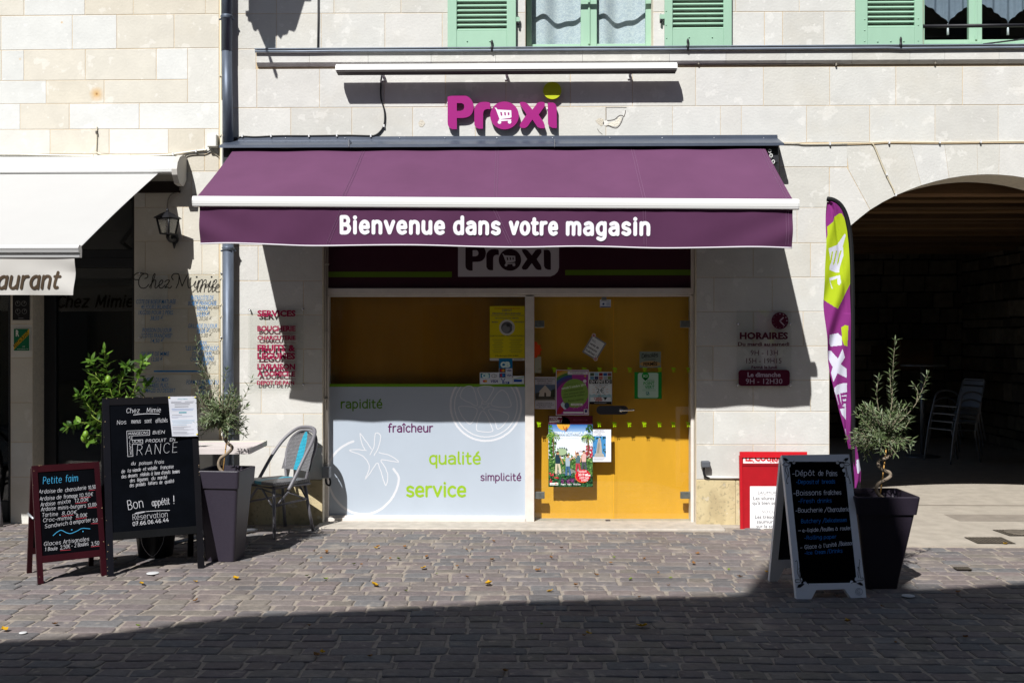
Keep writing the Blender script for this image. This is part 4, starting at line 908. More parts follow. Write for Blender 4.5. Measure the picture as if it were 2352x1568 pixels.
# grey hood on the wall
slate = mat('slate_metal', lin('4a5261'), .4, .5, .25, nz=.12, nscale=8)
hd = MB(); xl, xr_ = W(533, 315, -.02).x, W(1781, 312, -.02).x
def hz(y, Y): return W(1176, y, Y).z
pr = [(0, hz(313, 0)), (-.012, hz(313, 0)), (-.014, hz(320, -.014)), (-.24, hz(331, -.24)), (-.262, hz(330.5, -.262)), (-.264, hz(337, -.264)), (-.25, hz(337, -.25)), (-.02, hz(327, -.02)), (0, hz(327, 0))]
hd.loft([[(x, y, z + (.012 if x < 0 else -.0)*0) for y, z in pr] for x in (xl-.045, xr_+.02)])
ho = lab(hd.build('hood', slate, aw, fix=True), 'slate grey sheet metal hood')
sc = MB()
for x in (656, 793, 918, 1022, 1141, 1269, 1401, 1521, 1640, 1754): p = W(x, 317, -.013); sc.lathe(p, [(.006, 0), (.004, -.004)], 8, axis=(V((1, 0, 0)), V((0, 0, 1)), V((0, 1, 0))))
for x in (801, 1274): pxbox(sc, x-1, 320, x+1, 337, -.268, .2, bev=0)
build_each(sc, 'screw', mat('bright_screw', lin('b9bcc2'), .3, .5, .8), ho)
ro_ = MB(); ro_.tube([(TL.x, -.15, TL.z-.05), (TR.x, -.15, TR.z-.05)], .045, 12, lin('3a3a40'))
ro_.bb(W(1755, 340, -.1).x, W(1782, 380, -.1).x, -.2, -.0, W(1770, 378, -.1).z, W(1770, 335, -.1).z, lin('2c2c31'), .004); ro_.bb(W(520, 340, -.1).x, W(536, 380, -.1).x, -.2, -.0, W(520, 378, -.1).z, W(520, 338, -.1).z, lin('2c2c31'), .004)
lab(ro_.build('roller', mat('roller', None, .5, .4), aw), 'dark roller and end brackets')
ey = MB()
for (x, y) in ((1768, 347), (1771, 358), (1776, 372)): p = W(x, y, -.22); ey.tube([p+V((.012*math.cos(k*.785), 0, .016*math.sin(k*.785))) for k in range(8)], .005, 6, closed=True)
build_each(ey, 'gear_eye', mat('white_plastic'), aw)
for s in (0, 1):
    ar = MB(); x0 = TL.x+.45 if s == 0 else TR.x-.45; x1 = x0 + (.55 if s == 0 else -.55)
    ar.tube([(x0, -.12, TL.z-.1), (x1, -.62, TL.z-.36)], .022, 8); ar.tube([(x1, -.62, TL.z-.36), (x0+(.1 if s == 0 else -.1), AWY+.03, BL.z-.04)], .018, 8)
    ar.build('folding_arm', mat('white_metal'), aw)

# restaurant awning ------------------------------------------------------------
ivory = mat('ivory_fabric', lin('c0bfbd'), .85, .15, nz=.02, nscale=3, trans=.12)
RY = -1.68
ra = thing('awning', 'white awning with brown lettering over the restaurant front', 'awning', W(100, 370, -.1))
xle = W(-560, 400, 0).x
cs = MB(); xe = W(398, 380, -.22).x; za, zb_ = W(300, 362, -.12).z, W(300, 397, -.25).z
pr = [(-.02, za+.01), (-.10, za+.012), (-.17, za-.012), (-.23, za-.07), (-.25, za-.12), (-.245, zb_+.01), (-.235, zb_), (-.02, zb_+.02)]
cs.loft([[(x, y, z) for y, z in pr] for x in (xle, xe)], smooth=False)
cso = lab(cs.build('cassette', mat('white_metal'), ra, fix=True), 'white rounded cassette')
ec = MB(); pr2 = [(-.01, za+.02), (-.11, za+.022), (-.19, za-.01), (-.25, za-.07), (-.27, za-.13), (-.26, zb_-.02), (-.20, zb_-.09), (-.10, zb_-.10), (-.01, zb_-.03)]
ec.loft([[(x, y, z) for y, z in pr2] for x in (xe+.001, xe+.05)]); ec.build('end_cap', mat('cap_grey', lin('bdb9b3'), .5), ra, fix=True)
FTL, FTR = V((xle+.05, -.2, zb_+.012)), V((W(366, 393, -.2).x, -.2, zb_+.012)); fbr = W(181, 571, RY); FBL, FBR = V((xle+.05, RY, fbr.z)), fbr
def fab2(u, v):
    p = FTL.lerp(FTR, u).lerp(FBL.lerp(FBR, u), v); p.z -= .03*math.sin(v*math.pi)*(.6+.4*math.sin(u*4+1)); p.x -= .02*math.sin(v*math.pi)*u; return p
fb = MB(); fb.grid(fab2, 50, 20); fb.grid(lambda u, v: fab2(u, v)-V((0, 0, .004)), 50, 20); lab(fb.build('fabric', ivory, ra), 'plain white canopy cloth')
b2 = MB(); a, b = V((xle, RY, fbr.z-.02)), W(184, 577, RY); r2 = .048
ring = lambda c: [c+V((0, y*r2, z*r2)) for y, z in ((-.5, .9), (0, 1.0), (.5, .8), (.7, .2), (.6, -1), (-.3, -1), (-.34, -.72), (-.1, -.6), (-.1, -.25), (-.55, -.2), (-.6, .1), (-.75, .5))]
b2.loft([ring(V((a.x, a.y, b.z))), ring(b)]); lab(b2.build('front_bar', mat('alu', lin('d6d6d6'), .3, .5, .4), ra, fix=True), 'ribbed aluminium front bar')
vr = MB(); vx0, vx1 = xle+.05, W(172, 640, RY).x; vz0, vz1 = W(100, 589, RY).z, W(100, 679, RY).z
def val2(u, v):
    x = vx0+(vx1-vx0)*u; e = (1-u)*(vx1-vx0); y = RY-.005 + .022*math.exp(-e*5)*math.sin(6*(v*.9 + e*1.3)-.6)*min(1, v*2.5) + .008*math.sin(u*36)*v + .004*math.sin(u*80+v*3)*v
    return V((x, y, vz0+(vz1-vz0)*v + .006*math.sin(u*9)*v))
vr.grid(lambda u, v: val2(u, 1-v), 420, 40); vr.grid(lambda u, v: val2(u, 1-v)+V((0, .003, 0)), 420, 40)
vro = lab(vr.build('valance', mat('ivory_valance', lin('c6c3be'), .85, .15, nz=.02, nscale=3, trans=.12), ra), 'hanging valance with slanted brown lettering')
f2 = FY(RY)
def w2(sg):
    def fn(a_, b_, c_):
        u = (a_-vx0)/(vx1-vx0); v = (vz0-b_)/(vz0-vz1); p = val2(u, v); return V((a_, p.y + (-.005-c_ if sg > 0 else .008+c_), b_))
    return fn
for sg in (1, -1):
    l2 = Art(f2, 0, w2(sg)); kk = dict(slant=.24, gap=1.3)
    l2.stroke('Restaurant', -105, 663, 136, 661, 27, 6.4, '4a3d30', **kk); l2.flush('lettering', mat('brown_print', None, .8, .1), vro); l2.stroke('Chez Mimie', -410, 666, -150, 665, 27, 6.4, '4a3d30', **kk)
    l2.build('lettering', mat('brown_print', None, .8, .1), vro)
for s in (0, 1):
    ar = MB(); x0 = FTR.x-.35 if s else FTL.x+.5; z = FTL.z-.12; x1 = x0-.62
    ar.tube([(x0, -.12, z), (x1, -.85, z-.36)], .024, 8); ar.tube([(x1, -.85, z-.36), (x0-.35, RY+.04, fbr.z-.05)], .02, 8); ar.build('folding_arm', mat('arm_grey', lin('6d6d70'), .4, .5, .4), ra)

# ================================================================== THINGS ON THE WALLS
lt = thing('light_bar', 'long white strip light above the purple lettering sign', 'light fitting', W(1163, 160, -.1))
lb = MB(); a, b = W(773, 162, -.15), W(1554, 158, -.15)
pr = [(.055, .035), (-.02, .042), (-.055, .012), (-.058, -.018), (.03, -.028), (.055, -.01)]
lb.loft([[(p.x, -.155+y, p.z+z+.006) for y, z in pr] for p in (a, b)]); lab(lb.build('housing', mat('white_metal'), lt, fix=True), 'white metal housing')
df = MB(); df.box((a.x+.01, -.21, a.z-.018), (b.x-a.x-.02, 0, b.z-a.z), (0, .083, -.010), (0, 0, -.012), lin('3d3836')); df.build('grille', mat('dark_grille', None, .6), lt, fix=True)
for x, y in ((881, 176), (1164, 174), (1447, 172)):
    k = MB(); p = W(x, y, -.03); k.bb(p.x-.012, p.x+.012, -.12, -.002, p.z-.006, p.z+.012, (1, 1, 1, 1), .002); k.bb(p.x-.02, p.x+.008, -.012, -.001, p.z-.035, p.z-.006, (1, 1, 1, 1), .002); k.build('bracket', mat('white_plastic'), lt)
# raised lettering
def WY(x, y, Y=-.052): p = W(x, y, Y); return V((p.x, p.z))
sg = thing('shop_sign', 'raised magenta letters with a lime dot and white trolley on the wall', 'sign', W(1155, 297, -.03))
fs_ = FY(-.052); mag = mat('magenta_letter', lin('ae1c86'), .45, .4, nz=.02, nscale=200); edge = lin('8e1470')
for k in ('P', 'r', 'o', 'x', 'i', 'dot'):
    m = MB(); col = lin('9c1876') if k != 'dot' else lin('b9c41c')
    lp = [[tuple(WY(1028+p.x, 297-p.y)) for p in l] for l in LG[k]]
    m.prism(fs_, lp, -.034, 0, col, tuple(c*.75 for c in col[:3])+(1,)); m.bb(*[c for c in (lp[0][0][0]-.006, lp[0][0][0]+.006)], -.02, -.001, lp[0][0][1]-.05, lp[0][0][1]-.04) if k in 'Pi' else None
    o = m.build('letter' if k != 'dot' else 'disc', mat('sign_enamel', None, .4, .4), sg)
    if k == 'o':
        c = MB()
        for i, ls in enumerate(CART): c.prism(fs_, [[tuple(WY(1028+p.x, 297-p.y)) for p in l] for l in ls], .0006+i*.0001, .0012+i*.0001, lin('e6e4e8'))
        c.build('trolley_emblem', paint, o)
# cable from the light to the left
def cable(name_, label, pts, r, col, clips=(), cclip='dcdcdc', Y=-.012, cat='cable'):
    c = MB(); P_ = crom([W(x, y, Y) for x, y in pts], 6); c.tube(P_, r, 6, lin(col))
    t = tag(c.build(name_, mat('cable'), origin=P_[0]), label, cat)
    if clips:
        k = MB()
        for x, y in clips:
            p = W(x, y, Y); k.bb(p.x-.006, p.x+.006, Y-.014, .0, p.z-.014, p.z+.010, lin(cclip))
        build_each(k, 'clip', mat('cable'), t)
    return t
cable('power_cable', 'black cable hanging from the strip light to the awning hood', [(877, 172), (875, 190), (875, 225), (882, 250), (884, 268), (882, 288), (874, 302), (862, 311), (848, 312.5), (800, 311.5), (711, 312.5), (640, 312.5), (588, 315), (560, 314), (545, 318), (535, 325)], .008, '1c1c20', [(875, 187), (882, 289), (852, 312), (774, 311), (710, 312), (623, 312), (557, 312)])
cable('power_cable', 'beige bundled cable running along the wall above the archway', [(1783, 328), (1830, 329), (1850, 331), (1930, 330), (2000, 328), (2050, 326), (2150, 327), (2250, 326), (2352, 325), (2600, 323)], .006, 'd8ccb2', [(1906, 330), (2042, 327), (2158, 326), (2252, 325)])
cable('power_cable', 'thin beige cable dropping from the wall bundle to the arch', [(2002, 329), (2008, 336), (2020, 365), (2031, 392), (2042, 415), (2051, 433), (2056, 446)], .006, 'cdc2a8', [(2036, 400), (2057, 447)])
cable('power_cable', 'thin cable clipped under the string course', [(1180, 118), (1186, 140), (1196, 152), (1500, 149), (1800, 147), (1900, 146), (2100, 143), (2352, 140), (2600, 137)], .004, '55504a', [(1230, 148), (1343, 147), (1453, 146), (1604, 145), (1920, 148), (2147, 144)], '8a8378')
cable('power_cable', 'white cable along the top of the white awning', [(-300, 352), (0, 354), (140, 357), (290, 359), (380, 356), (410, 352), (450, 347), (475, 344)], .007, 'e8e3d6', [(213, 358), (398, 354), (451, 347)])
cable('power_cable', 'short beige cable from a hole down to the white awning', [(222, 290), (222, 305), (221, 340), (220, 348), (230, 354), (260, 357)], .005, 'ded4bf', [(222, 304)], '5a5550')
cable('power_cable', 'dark cable looping from the junction box to the white awning', [(484, 345), (470, 352), (450, 353), (430, 356), (418, 366)], .006, '3a3835')
cable('power_cable', 'grey cable feeding the wall lantern', [(417, 400), (414, 430), (408, 442), (395, 446), (388, 455), (385, 468), (384, 480)], .007, '8b867d', Y=-.02)
jb = MB(); pxbox(jb, 475, 308, 497, 337, -.07, .069, lin('e4e2dc'), .006); j_ = tag(jb.build('junction_box', paint, origin=W(486, 337, -.03)), 'white plastic junction box left of the downpipe', 'junction box')
lg_ = MB(); lg_.tube([W(480, 337, -.04), W(482, 344, -.02), W(488, 350, -.012), W(503, 360, -.012)], .004, 5, lin('d8cfba')); lg_.build('lead', mat('cable'), j_)
# downpipe
dp = thing('downpipe', 'weathered grey zinc downpipe between the two houses', 'drainpipe', W(524, 1200, -.07))
pm_ = mat('old_zinc', lin('596270'), .5, .4, .35, nz=.45, nscale=9, stretch=(1.5, 1.5, .25), bump=.15, bscale=30)
d1 = MB(); PX = W(524, 700, -.075).x
xs_ = lambda y: W(521 if y < 330 else 524.5, y, -.075)
d1.tube([xs_(-420), xs_(118)], .050, 18); d1.tube([xs_(110), xs_(335)], .047, 18); d1.tube([xs_(335), xs_(420), xs_(566), xs_(600)], .047, 18); d1.tube([xs_(560), xs_(1175)], .049, 18); lab(d1.build('pipe', pm_, dp), 'streaked zinc pipe')
for y in (-190, 40, 571, 905):
    c = MB(); p = xs_(y); c.lathe(p, [(.05, -.02), (.058, -.015), (.052, -.006), (.060, .004), (.052, .014), (.05, .02)], 18); c.tube([p+V((-.07, .0, -.02)), p+V((.07, .0, -.02))], .008, 6); c.tube([p+V((0, .05, 0)), p+V((0, .085, 0))], .01, 6); c.build('collar', pm_, dp)
bt_ = MB(); p = xs_(1175); bt_.tube([p+V((0, 0, .3)), V((p.x, p.y, .0))], .062, 16); lab(bt_.build('boot', mat('cast_iron', lin('2a2a2e'), .6, .4), dp), 'dark cast iron foot')
cd = MB(); cd.tube([W(507, -420, -.012), W(507.5, 700, -.012), W(507.5, 960, -.012)], .010, 8, lin('d2cab0')); k_ = tag(cd.build('conduit', mat('cable'), origin=W(507, 960, -.01)), 'thin cream conduit running beside the grey downpipe', 'conduit')
kb = MB()
for y in (175, 312, 640, 700, 727, 780): p = W(507.5, y, -.012); kb.bb(p.x-.012, p.x+.03, -.03, 0, p.z-.006, p.z+.006, lin('cfc7b2'))
build_each(kb, 'clip', mat('cable'), k_)
cd = MB(); cd.bb(W(510.5, 300).x, W(513, 300).x, -.03, -.0, W(511, 1000).z, W(511, 232).z, lin('e6e3dc'), .002); tag(cd.build('conduit', mat('cable'), origin=W(511, 1000)), 'flat white trunking strip hugging the downpipe', 'conduit')
cd = MB(); xx = W(746.5, 700, .06).x; cd.tube([(xx, .06, W(746, 480, .06).z), (xx, .06, W(746, 1076, .06).z)], .011, 8, lin('c9c1b6')); cd.tube([(xx+.018, .07, W(746, 480, .06).z), (xx+.018, .07, W(746, 1076, .06).z)], .008, 8, lin('b9b0a5'))
k_ = tag(cd.build('conduit', mat('cable'), origin=(xx, .06, .5)), 'pale conduit pair running up the left side of the shop window', 'conduit')
kb = MB()
for y in (607, 763, 916, 1066): p = W(746.5, y, .05); kb.bb(p.x-.018, p.x+.032, .04, .08, p.z-.006, p.z+.006, lin('c9c1b6'))
build_each(kb, 'clip', mat('cable'), k_)
sb_ = MB(); pxbox(sb_, 739, 1073, 756, 1098, -.045, .10, lin('8d8f92'), .006); k_ = tag(sb_.build('socket_box', paint, origin=W(748, 1098, 0)), 'grey electrical box at the lower left of the shop window', 'electrical box')
l_ = MB(); l_.tube(crom([W(748, 1098, -.02), W(750, 1110, -.025), W(757, 1114, -.02), W(759, 1106, .0), W(757, 1098, .02)], 5), .009, 7, lin('1d1d20')); l_.build('lead', mat('cable'), k_)
sb_ = MB(); pxbox(sb_, 1612, 1059, 1632, 1074, -.075, .07, lin('5d6066'), .008); pxbox(sb_, 1611, 1058, 1622, 1075, -.02, .02, lin('c9cacc'), .004); k_ = tag(sb_.build('socket_box', paint, origin=W(1622, 1075, 0)), 'grey hooded socket on the wall right of the yellow door', 'socket')
l_ = MB(); l_.tube(crom([W(1617, 1074, -.04), W(1617, 1088, -.035), W(1622, 1095, -.02), W(1630, 1096, -.015)], 5), .01, 7, lin('1d1d20')); l_.tube([W(1622, 1095.5, -.014), W(1705, 1097, -.014)], .011, 8, lin('e2e0da')); l_.build('lead', mat('cable'), k_)
# unseen plate above the frame, cut to the shadow outline on the upper wall
q_ = .9; hs = thing('shadow_plate', 'unseen iron plate above the shop, shaped to cast the upper wall shadow', 'sign', W(600, -200, 0))
sh = [(560, -120), (560, 0), (572, 0), (572, 28), (565, 29), (565, 38), (570, 40), (570, 50), (577, 52), (582, 70), (588, 73), (592, 68), (612, 115), (623, 145), (628, 165), (633, 180), (638, 181), (638, 172), (631, 150), (625, 140), (624, 115), (633, 112), (633, 84), (638, 82), (645, 91), (650, 82), (660, 80), (664, 70), (676, 74), (680, 68), (692, 30), (700, 4), (715, 4), (715, -120)]
pq = [V(XZ(x, y)) for x, y in sh]; pq = [(p.x - .394*q_, p.y + 1.15*q_) for p in pq]
m = MB(); m.prism(FY(-q_), [pq], -.012, 0, lin('1a1a1c')); m.build('plate', mat('iron_plate', None, .5), hs)
m = MB(); xm = sum(p[0] for p in pq)/len(pq); zt_ = max(p[1] for p in pq); m.tube([(xm, -.0, zt_+.05), (xm, -q_-.1, zt_+.05)], .018, 8); m.tube([(xm, 0, zt_-.4), (xm, -.5, zt_+.04)], .012, 8); m.tube([(xm, -q_, zt_-.01), (xm, -q_, zt_+.05)], .008, 6); m.build('bracket', BLK, hs)
# ================================================================== SIGNS, NOTICES, POSTERS
plexi = glass('plexi', (.985, .99, .985), .03)
ink = mat('ink', None, .6, .2); paper = mat('paper', None, .7, .2)
def plate(name_, label, cat, x0, y0, x1, y1, Y, pins):
    a, b = W(x0, y1, Y), W(x1, y0, Y); t = thing(name_, label, cat, ((a.x+b.x)/2, Y, a.z))
    m = MB(); m.bb(a.x, b.x, Y, Y+.004, a.z, b.z, (1, 1, 1, 1), .001); m.build('clear_plate', plexi, t)
    for x, y in pins:
        s_ = MB(); p = W(x, y, Y); s_.lathe(p, [(.007, -.007), (.009, -.003), (.009, 0), (.006, .002), (.006, -Y)], 10, axis=(V((1, 0, 0)), V((0, 0, 1)), V((0, 1, 0)))); s_.build('standoff', mat('chrome'), t)
    return t
MY = -.032
t = plate('wall_menu', 'clear panel with black script heading and blue menu lines beside the downpipe', 'menu', 309, 622, 506, 918, MY, [(321, 628), (321, 775), (508, 628), (508, 775), (321, 910)])
a = Art(FY(MY-.0006)); a.stroke('Chez Mimie', 315, 662, 502, 661, 18, 2.2, '262422', script=True); a.build('heading', ink, t); a = Art(FY(MY-.0006))
BLU = '0f6fae'
for s_, x0, x1, y in (('CÔTE DE BOEUF MATURÉE', 313, 404, 697.5), ('45 JOURS IRLANDE', 324, 394, 709.5), ('1KG200 POUR 2 PERS.', 318, 398, 722.5), ('38,50 €', 345, 375, 735), ('POISSON DU JOUR', 327, 394, 762.5), ('"CÔTES FRANÇAISE"', 325, 396, 775.5), ('14,50 €', 346, 376, 787),
    ('SALADE DE MIMIE', 324, 389, 817), ('12,50 €', 347, 374, 829.5), ('MENU DU MIDI', 333, 387, 876.5), ('ENTRÉES, PLAT,', 334, 387, 889), ('FROMAGES OU DESSERT', 320, 403, 901), ('ENTRECÔTE DE', 438, 491, 688.5), ('BOEUF FRANÇAISE', 432, 498, 701), ('500GR', 452, 477, 713.5), ('20,50 €', 451, 481, 726.5),
    ('GRILLADE DU JOUR', 432, 499, 753), ('15,00 €', 452, 481, 765), ('VEGAN', 453, 475, 792), ('"LES SAVEURS D\'ALEX"', 426, 503, 804), ('STEAK 100%', 441, 487, 817), ('CHAMPIGNONS', 437, 491, 829), ('14,00 €', 450, 480, 841), ('FORMULE BUFFET DU', 428, 502, 882), ('MIDI', 457, 476, 894), ('14,50 €', 451, 481, 906)):
    a.text(s_, x0, y, x1, y, 9.5, BLU, .004, .2); a.flush('menu_line', ink, t)
a.rect(353, 850.5, 471, 854, BLU); a.build('rule', ink, t)
SY = -.026
t = plate('services_sign', 'clear panel of maroon capitals listing services left of the shop window', 'sign', 570, 709, 697, 897, SY, [(574, 712), (696, 710), (697, 883)])
a = Art(FY(SY-.0006)); MA = '8e0b3e'
for s_, x0, x1, y, h in (('SERVICES', 591, 679, 726, 13), ('BOUCHERIE', 591, 679, 760, 11.5), ('CHARCUTERIE', 591, 679, 780, 9), ('FRUITS &', 591, 678, 806, 14), ('LEGUMES', 591, 678, 824, 13.5), ('LIVRAISON', 591, 678, 848, 12.5), ('À DOMICILE', 591, 678, 863.5, 11), ('DEPOT DE PAIN', 590, 676, 883, 8.5)):
    a.text(s_, x0, y, x1, y, h, MA, .048); a.flush('lettering', ink, t)
for y in (765.5, 786, 830, 869.5): a.rect(591, y, 679, y+.7, MA); a.flush('rule', ink, t)
HY = -.030
t = plate('opening_hours_sign', 'clear opening-hours panel with maroon clock right of the yellow door', 'sign', 1692, 712, 1818, 890, HY, [(1695, 744), (1815, 744), (1694, 884), (1815, 884)])
a = Art(FY(HY-.0006)); MD = '4f0b28'
for s_, x0, x1, y, h, bo in (('HORAIRES', 1699, 1810, 778, 14.5, .045), ('Du mardi au samedi', 1695, 1813, 794, 8.5, .03), ('9H - 13H', 1724, 1787, 815.5, 12, .0), ('15H - 19H15', 1714, 1795, 834, 12, .0), ('Fermé le lundi', 1726, 1785, 846, 6.5, .03)):
    a.text(s_, x0, y, x1, y, h, MD, bo); a.flush('lettering', ink, t)
c = Art(FY(HY-.001)); c.circ(1791.5, 736.5, 19.5, '4f0b28', 36); c.lay(1)
for k in range(12): c.circ(1791.5+16*math.cos(k*math.pi/6), 736.5+16*math.sin(k*math.pi/6), (.8 + .7*(k in (9, 10, 11, 0))), 'b3a0ac', 8)
c.lay(2); c.line([(1791, 737), (1799, 729.5)], 3, 'b9a9b4', False); c.line([(1791, 737), (1801, 747)], 2.6, 'b9a9b4', False); c.build('clock', ink, t)
c = Art(FY(HY-.001)); r_ = [(1700, 849), (1806, 849)] + arc(1806, 857, 8, 90, 0, 5) + [(1814, 878)] + arc(1806, 878, 8, 0, -90, 5) + arc(1704, 878, 8, -90, -180, 5) + arc(1704, 857, 8, 180, 90, 5)
c.poly(r_[1:], '52092a'); c.lay(1); c.text('Le dimanche', 1717, 865, 1793, 865, 10, 'b9a9b8', .03); c.text('9H - 12H30', 1713, 881, 1797, 881, 12, 'b9a9b8', .0); c.build('sunday_plaque', ink, t)
# on the restaurant pillar
s_ = Art(FY(-.012)); s_.sheet([(31, 806), (68, 806), (68, 754), (31, 754)], 'dfe3dc', .011); s_.lay(1); s_.rect(31.7, 754.8, 67.3, 805.2, '0f6a45'); s_.lay(2)
s_.poly([(31.7, 791), (31.7, 803), (67.3, 767), (67.3, 755)], 'd9b21c'); s_.lay(3); s_.text('R', 36.5, 772, 44, 772, 14, 'e8e8e0', .03); s_.text('RESTAURANT', 35, 798.5, 68, 765.5, 7.5, '1d2a18', .02)
s_.text('LOI', 52, 797, 57, 797, 3, 'd8e0d8', 0); s_.text('du 24 Septembre 1941', 40, 802.5, 65, 802.5, 2.6, 'd8e0d8', 0)
tag(s_.build('wall_sign', paper, origin=W(49, 806, -.01)), 'green plate with R and a yellow diagonal band on the restaurant pillar', 'sign')
s_ = Art(FY(-.012)); s_.sheet([(29, 735), (67, 735), (67, 677), (29, 677)], '1d1c1e', .011); s_.lay(1)
for (x, y) in ((41, 697), (55, 697), (41, 715), (56, 715)):
    s_.line(arc(x, y, 5.5, 0, 360, 16), .7, '8a8a88', False); s_.line([(x, y), (x+(2 if x > 50 else -1), y-4)], .7, 'a8a8a4', False)
s_.line([(40, 722), (44, 726)], .5, '77777a', False); s_.rect(42, 730, 54, 731.5, '77777a')
tag(s_.build('wall_plaque', paper, origin=W(48, 735, -.01)), 'dark slate plaque with four small dials above the green plate', 'plaque')

# ---- notices on the glass
PY = YG - .0035
def poster(name_, label, cat, x0, y0, x1, y1, col, fn, pts=None, Y=PY, grp=None):
    a = Art(FY(Y)); pts = pts or [(x0, y1), (x1, y1), (x1, y0), (x0, y0)]
    a.sheet(pts, col, .001); a.lay(1); fn(a)
    c = W(sum(p[0] for p in pts)/len(pts), max(p[1] for p in pts), Y)
    return tag(a.build(name_, paper, origin=c), label, cat, grp)
def f1(a):
    for s_, x0, x1, y, h, c in (('NOUVEAU DANS VOTRE MAGASIN', 1135, 1194, 709.5, 3, 'b03020'), ('DEPOT', 1154, 1176, 715.5, 5.5, '20206a'), ('PRESSING BEAUREPAIRE', 1131, 1196, 722, 4.2, '20206a'), ('VOTRE PRESSING RECUPERE ET RAPPORTE VOTRE LINGE', 1128, 1203, 725.5, 2, '20206a'), ('DEUX PASSAGES PAR SEMAINE', 1137, 1191, 732, 3, '20206a'), ('MARDI', 1130, 1144, 741, 3.4, '20206a'), ('VENDREDI', 1181, 1203, 741, 3.4, '20206a'), ('PARTICULIERS', 1126, 1160, 773, 3.6, '5a5a40'), ('PROFESSIONNELS', 1163, 1204, 773, 3.6, '5a5a40'), ('54 Rue Beaurepaire 49400 SAUMUR', 1137, 1191, 818, 3, '202018')):
        a.text(s_, x0, y, x1, y, h, c, .01)
    for k in range(8):
        y = 779+k*4.2; a.rect(1131+k % 3*2, y, 1156-k % 2*3, y+1.2, '8c8738'); a.rect(1170+k % 2*3, y, 1200-k % 3*3, y+1.2, '8c8738')
    a.circ(1164.5, 752, 18, 'c3c3c0', 28); a.lay(2); a.circ(1164.5, 752, 13.5, '5a5b5e', 24); a.lay(3); a.circ(1162, 755, 9, '7d7f82', 16); a.circ(1167, 747, 4, '3f4043', 10); a.lay(4); a.rect(1176, 748, 1181, 757, 'b0b0ae')
poster('poster', 'yellow laundry poster with a round washing machine door in the shop window', 'poster', 1125, 703, 1205, 822, 'd3c41a', f1)
poster('paper_slip', 'white slip showing below the yellow laundry poster', 'paper', 1125, 822.5, 1205, 828, 'c9c8c2', lambda a: a.rect(1180, 824, 1200, 826, '9a9a98'), Y=PY+.001)
def cb(a, x, y, s): a.stroke('CB', x, y, x+13*s, y, 4.6*s, 2.6*s, 'd9efe9', gap=.5)
def f2(a):
    a.rect(1146.5, 846, 1176.5, 848, '2f8f5f'); a.lay(2); cb(a, 1151, 842, 1.5)
poster('card_sticker', 'blue and green bank card sticker under the yellow laundry poster', 'sticker', 1146, 823, 1177, 848.5, '1273a8', f2)
def f3(a):
    for k, y in ((0, 846), (1, 857)):
        a.rect(1147, y, 1161, y+9, '23407e' if k else '2a2a35'); a.lay(2); a.circ(1152, y+4.5, 3.2, 'c4343a', 12); a.lay(3); a.circ(1156, y+4.5, 3.2, 'd99a28' if not k else '2d7fc0', 12); a.lay(1)
        a.rect(1162.5, y, 1176, y+9, 'dfe3ee'); a.lay(2); a.text('VISA', 1163.5, y+7, 1175, y+7, 5, '1f2f7a', .03, .2); a.lay(1)
poster('card_sticker', 'sticker with two rows of payment card logos on the window', 'sticker', 1146, 845.5, 1177, 866.5, 'c2c7d2', f3, Y=PY-.0006)
def f4(a):
    a.line([(1152, 870), (1155.5, 875), (1159, 870)], 1.6, '2a55a0', False) if False else a.stroke('V', 1151, 875.5, 1160, 875.5, 4.6, 1.6, '2a55a0'); a.rect(1154, 876, 1170, 881, '1f4a9a'); a.lay(2); a.text('PAY', 1157, 880.2, 1167, 880.2, 3.6, 'e4eaf4', .02)
poster('card_sticker', 'white sticker with a blue V at the lower window edge', 'sticker', 1146, 867, 1178, 881.5, 'd3dbe4', f4)
poster('card_sticker', 'white sticker with blue and green bands beside the mullion', 'sticker', 1178.5, 863, 1204, 881.5, 'd9dfe2', lambda a: (a.rect(1180, 871, 1199, 877, '2350a8'), a.poly([(1180, 870), (1203, 865), (1203, 866.5), (1180, 871)], '3f9f5f')))
def f5(a):
    a.rect(1104, 858, 1125, 867.5, '1d86b0'); a.rect(1104, 857, 1125, 859.5, '2f9a60'); a.lay(2); cb(a, 1108, 866, 1.1); a.lay(1)
    a.line(arc(1135, 863, 6, 0, 360, 14, 3.6), .8, '44484e', False); a.line(arc(1134, 863, 3, -50, 50, 6), .8, '44484e', False)
    a.circ(1112, 875, 3, 'c4343a', 12); a.lay(2); a.circ(1116, 875, 3, 'd99a28', 12); a.lay(1); a.text('VISA', 1127, 878, 1144, 878, 6, '1f2f7a', .03, .2)
poster('card_sticker', 'white contactless payment sticker, leftmost of the card stickers', 'sticker', 1102, 855, 1146, 882, 'd5d9e2', f5)
def f6(a):
    a.rect(1379, 703.5, 1402.5, 705.5, '26407a'); a.text('PROFESSIONNELS', 1381, 691.8, 1400, 691.8, 2, '26407a', .01); a.circ(1386, 698, 2.6, '26407a', 6)
    for k in range(4): a.rect(1393, 694+k*2, 1401, 694.8+k*2, '7a88a8')
poster('door_notice', 'small white and blue notice at the top of the glass door', 'notice', 1378, 688, 1403, 706, 'cdd4e2', f6)
TD = [(1337, 808), (1369.5, 827.5), (1393, 788.5), (1361, 768)]
def f7(a):
    a.poly([(1341.5, 807), (1368.5, 823), (1388.5, 789), (1362, 773)], 'd9dcdc'); a.lay(2); import math as m_
    for s_, k, w_ in (('Ici,', 0, .36), ('vente de', 1, .78), ('boissons', 2, .8), ('fraîches !', 3, .92)):
        ox, oy = 1360-4.9*k*1.0, 783.5+7.6*k; ux, uy = 25.5*w_, 15.2*w_
        a.stroke(s_, ox-1, oy-2+.5, ox-1+ux, oy-2+uy+.5, 3.4, .8, '1c1c20')
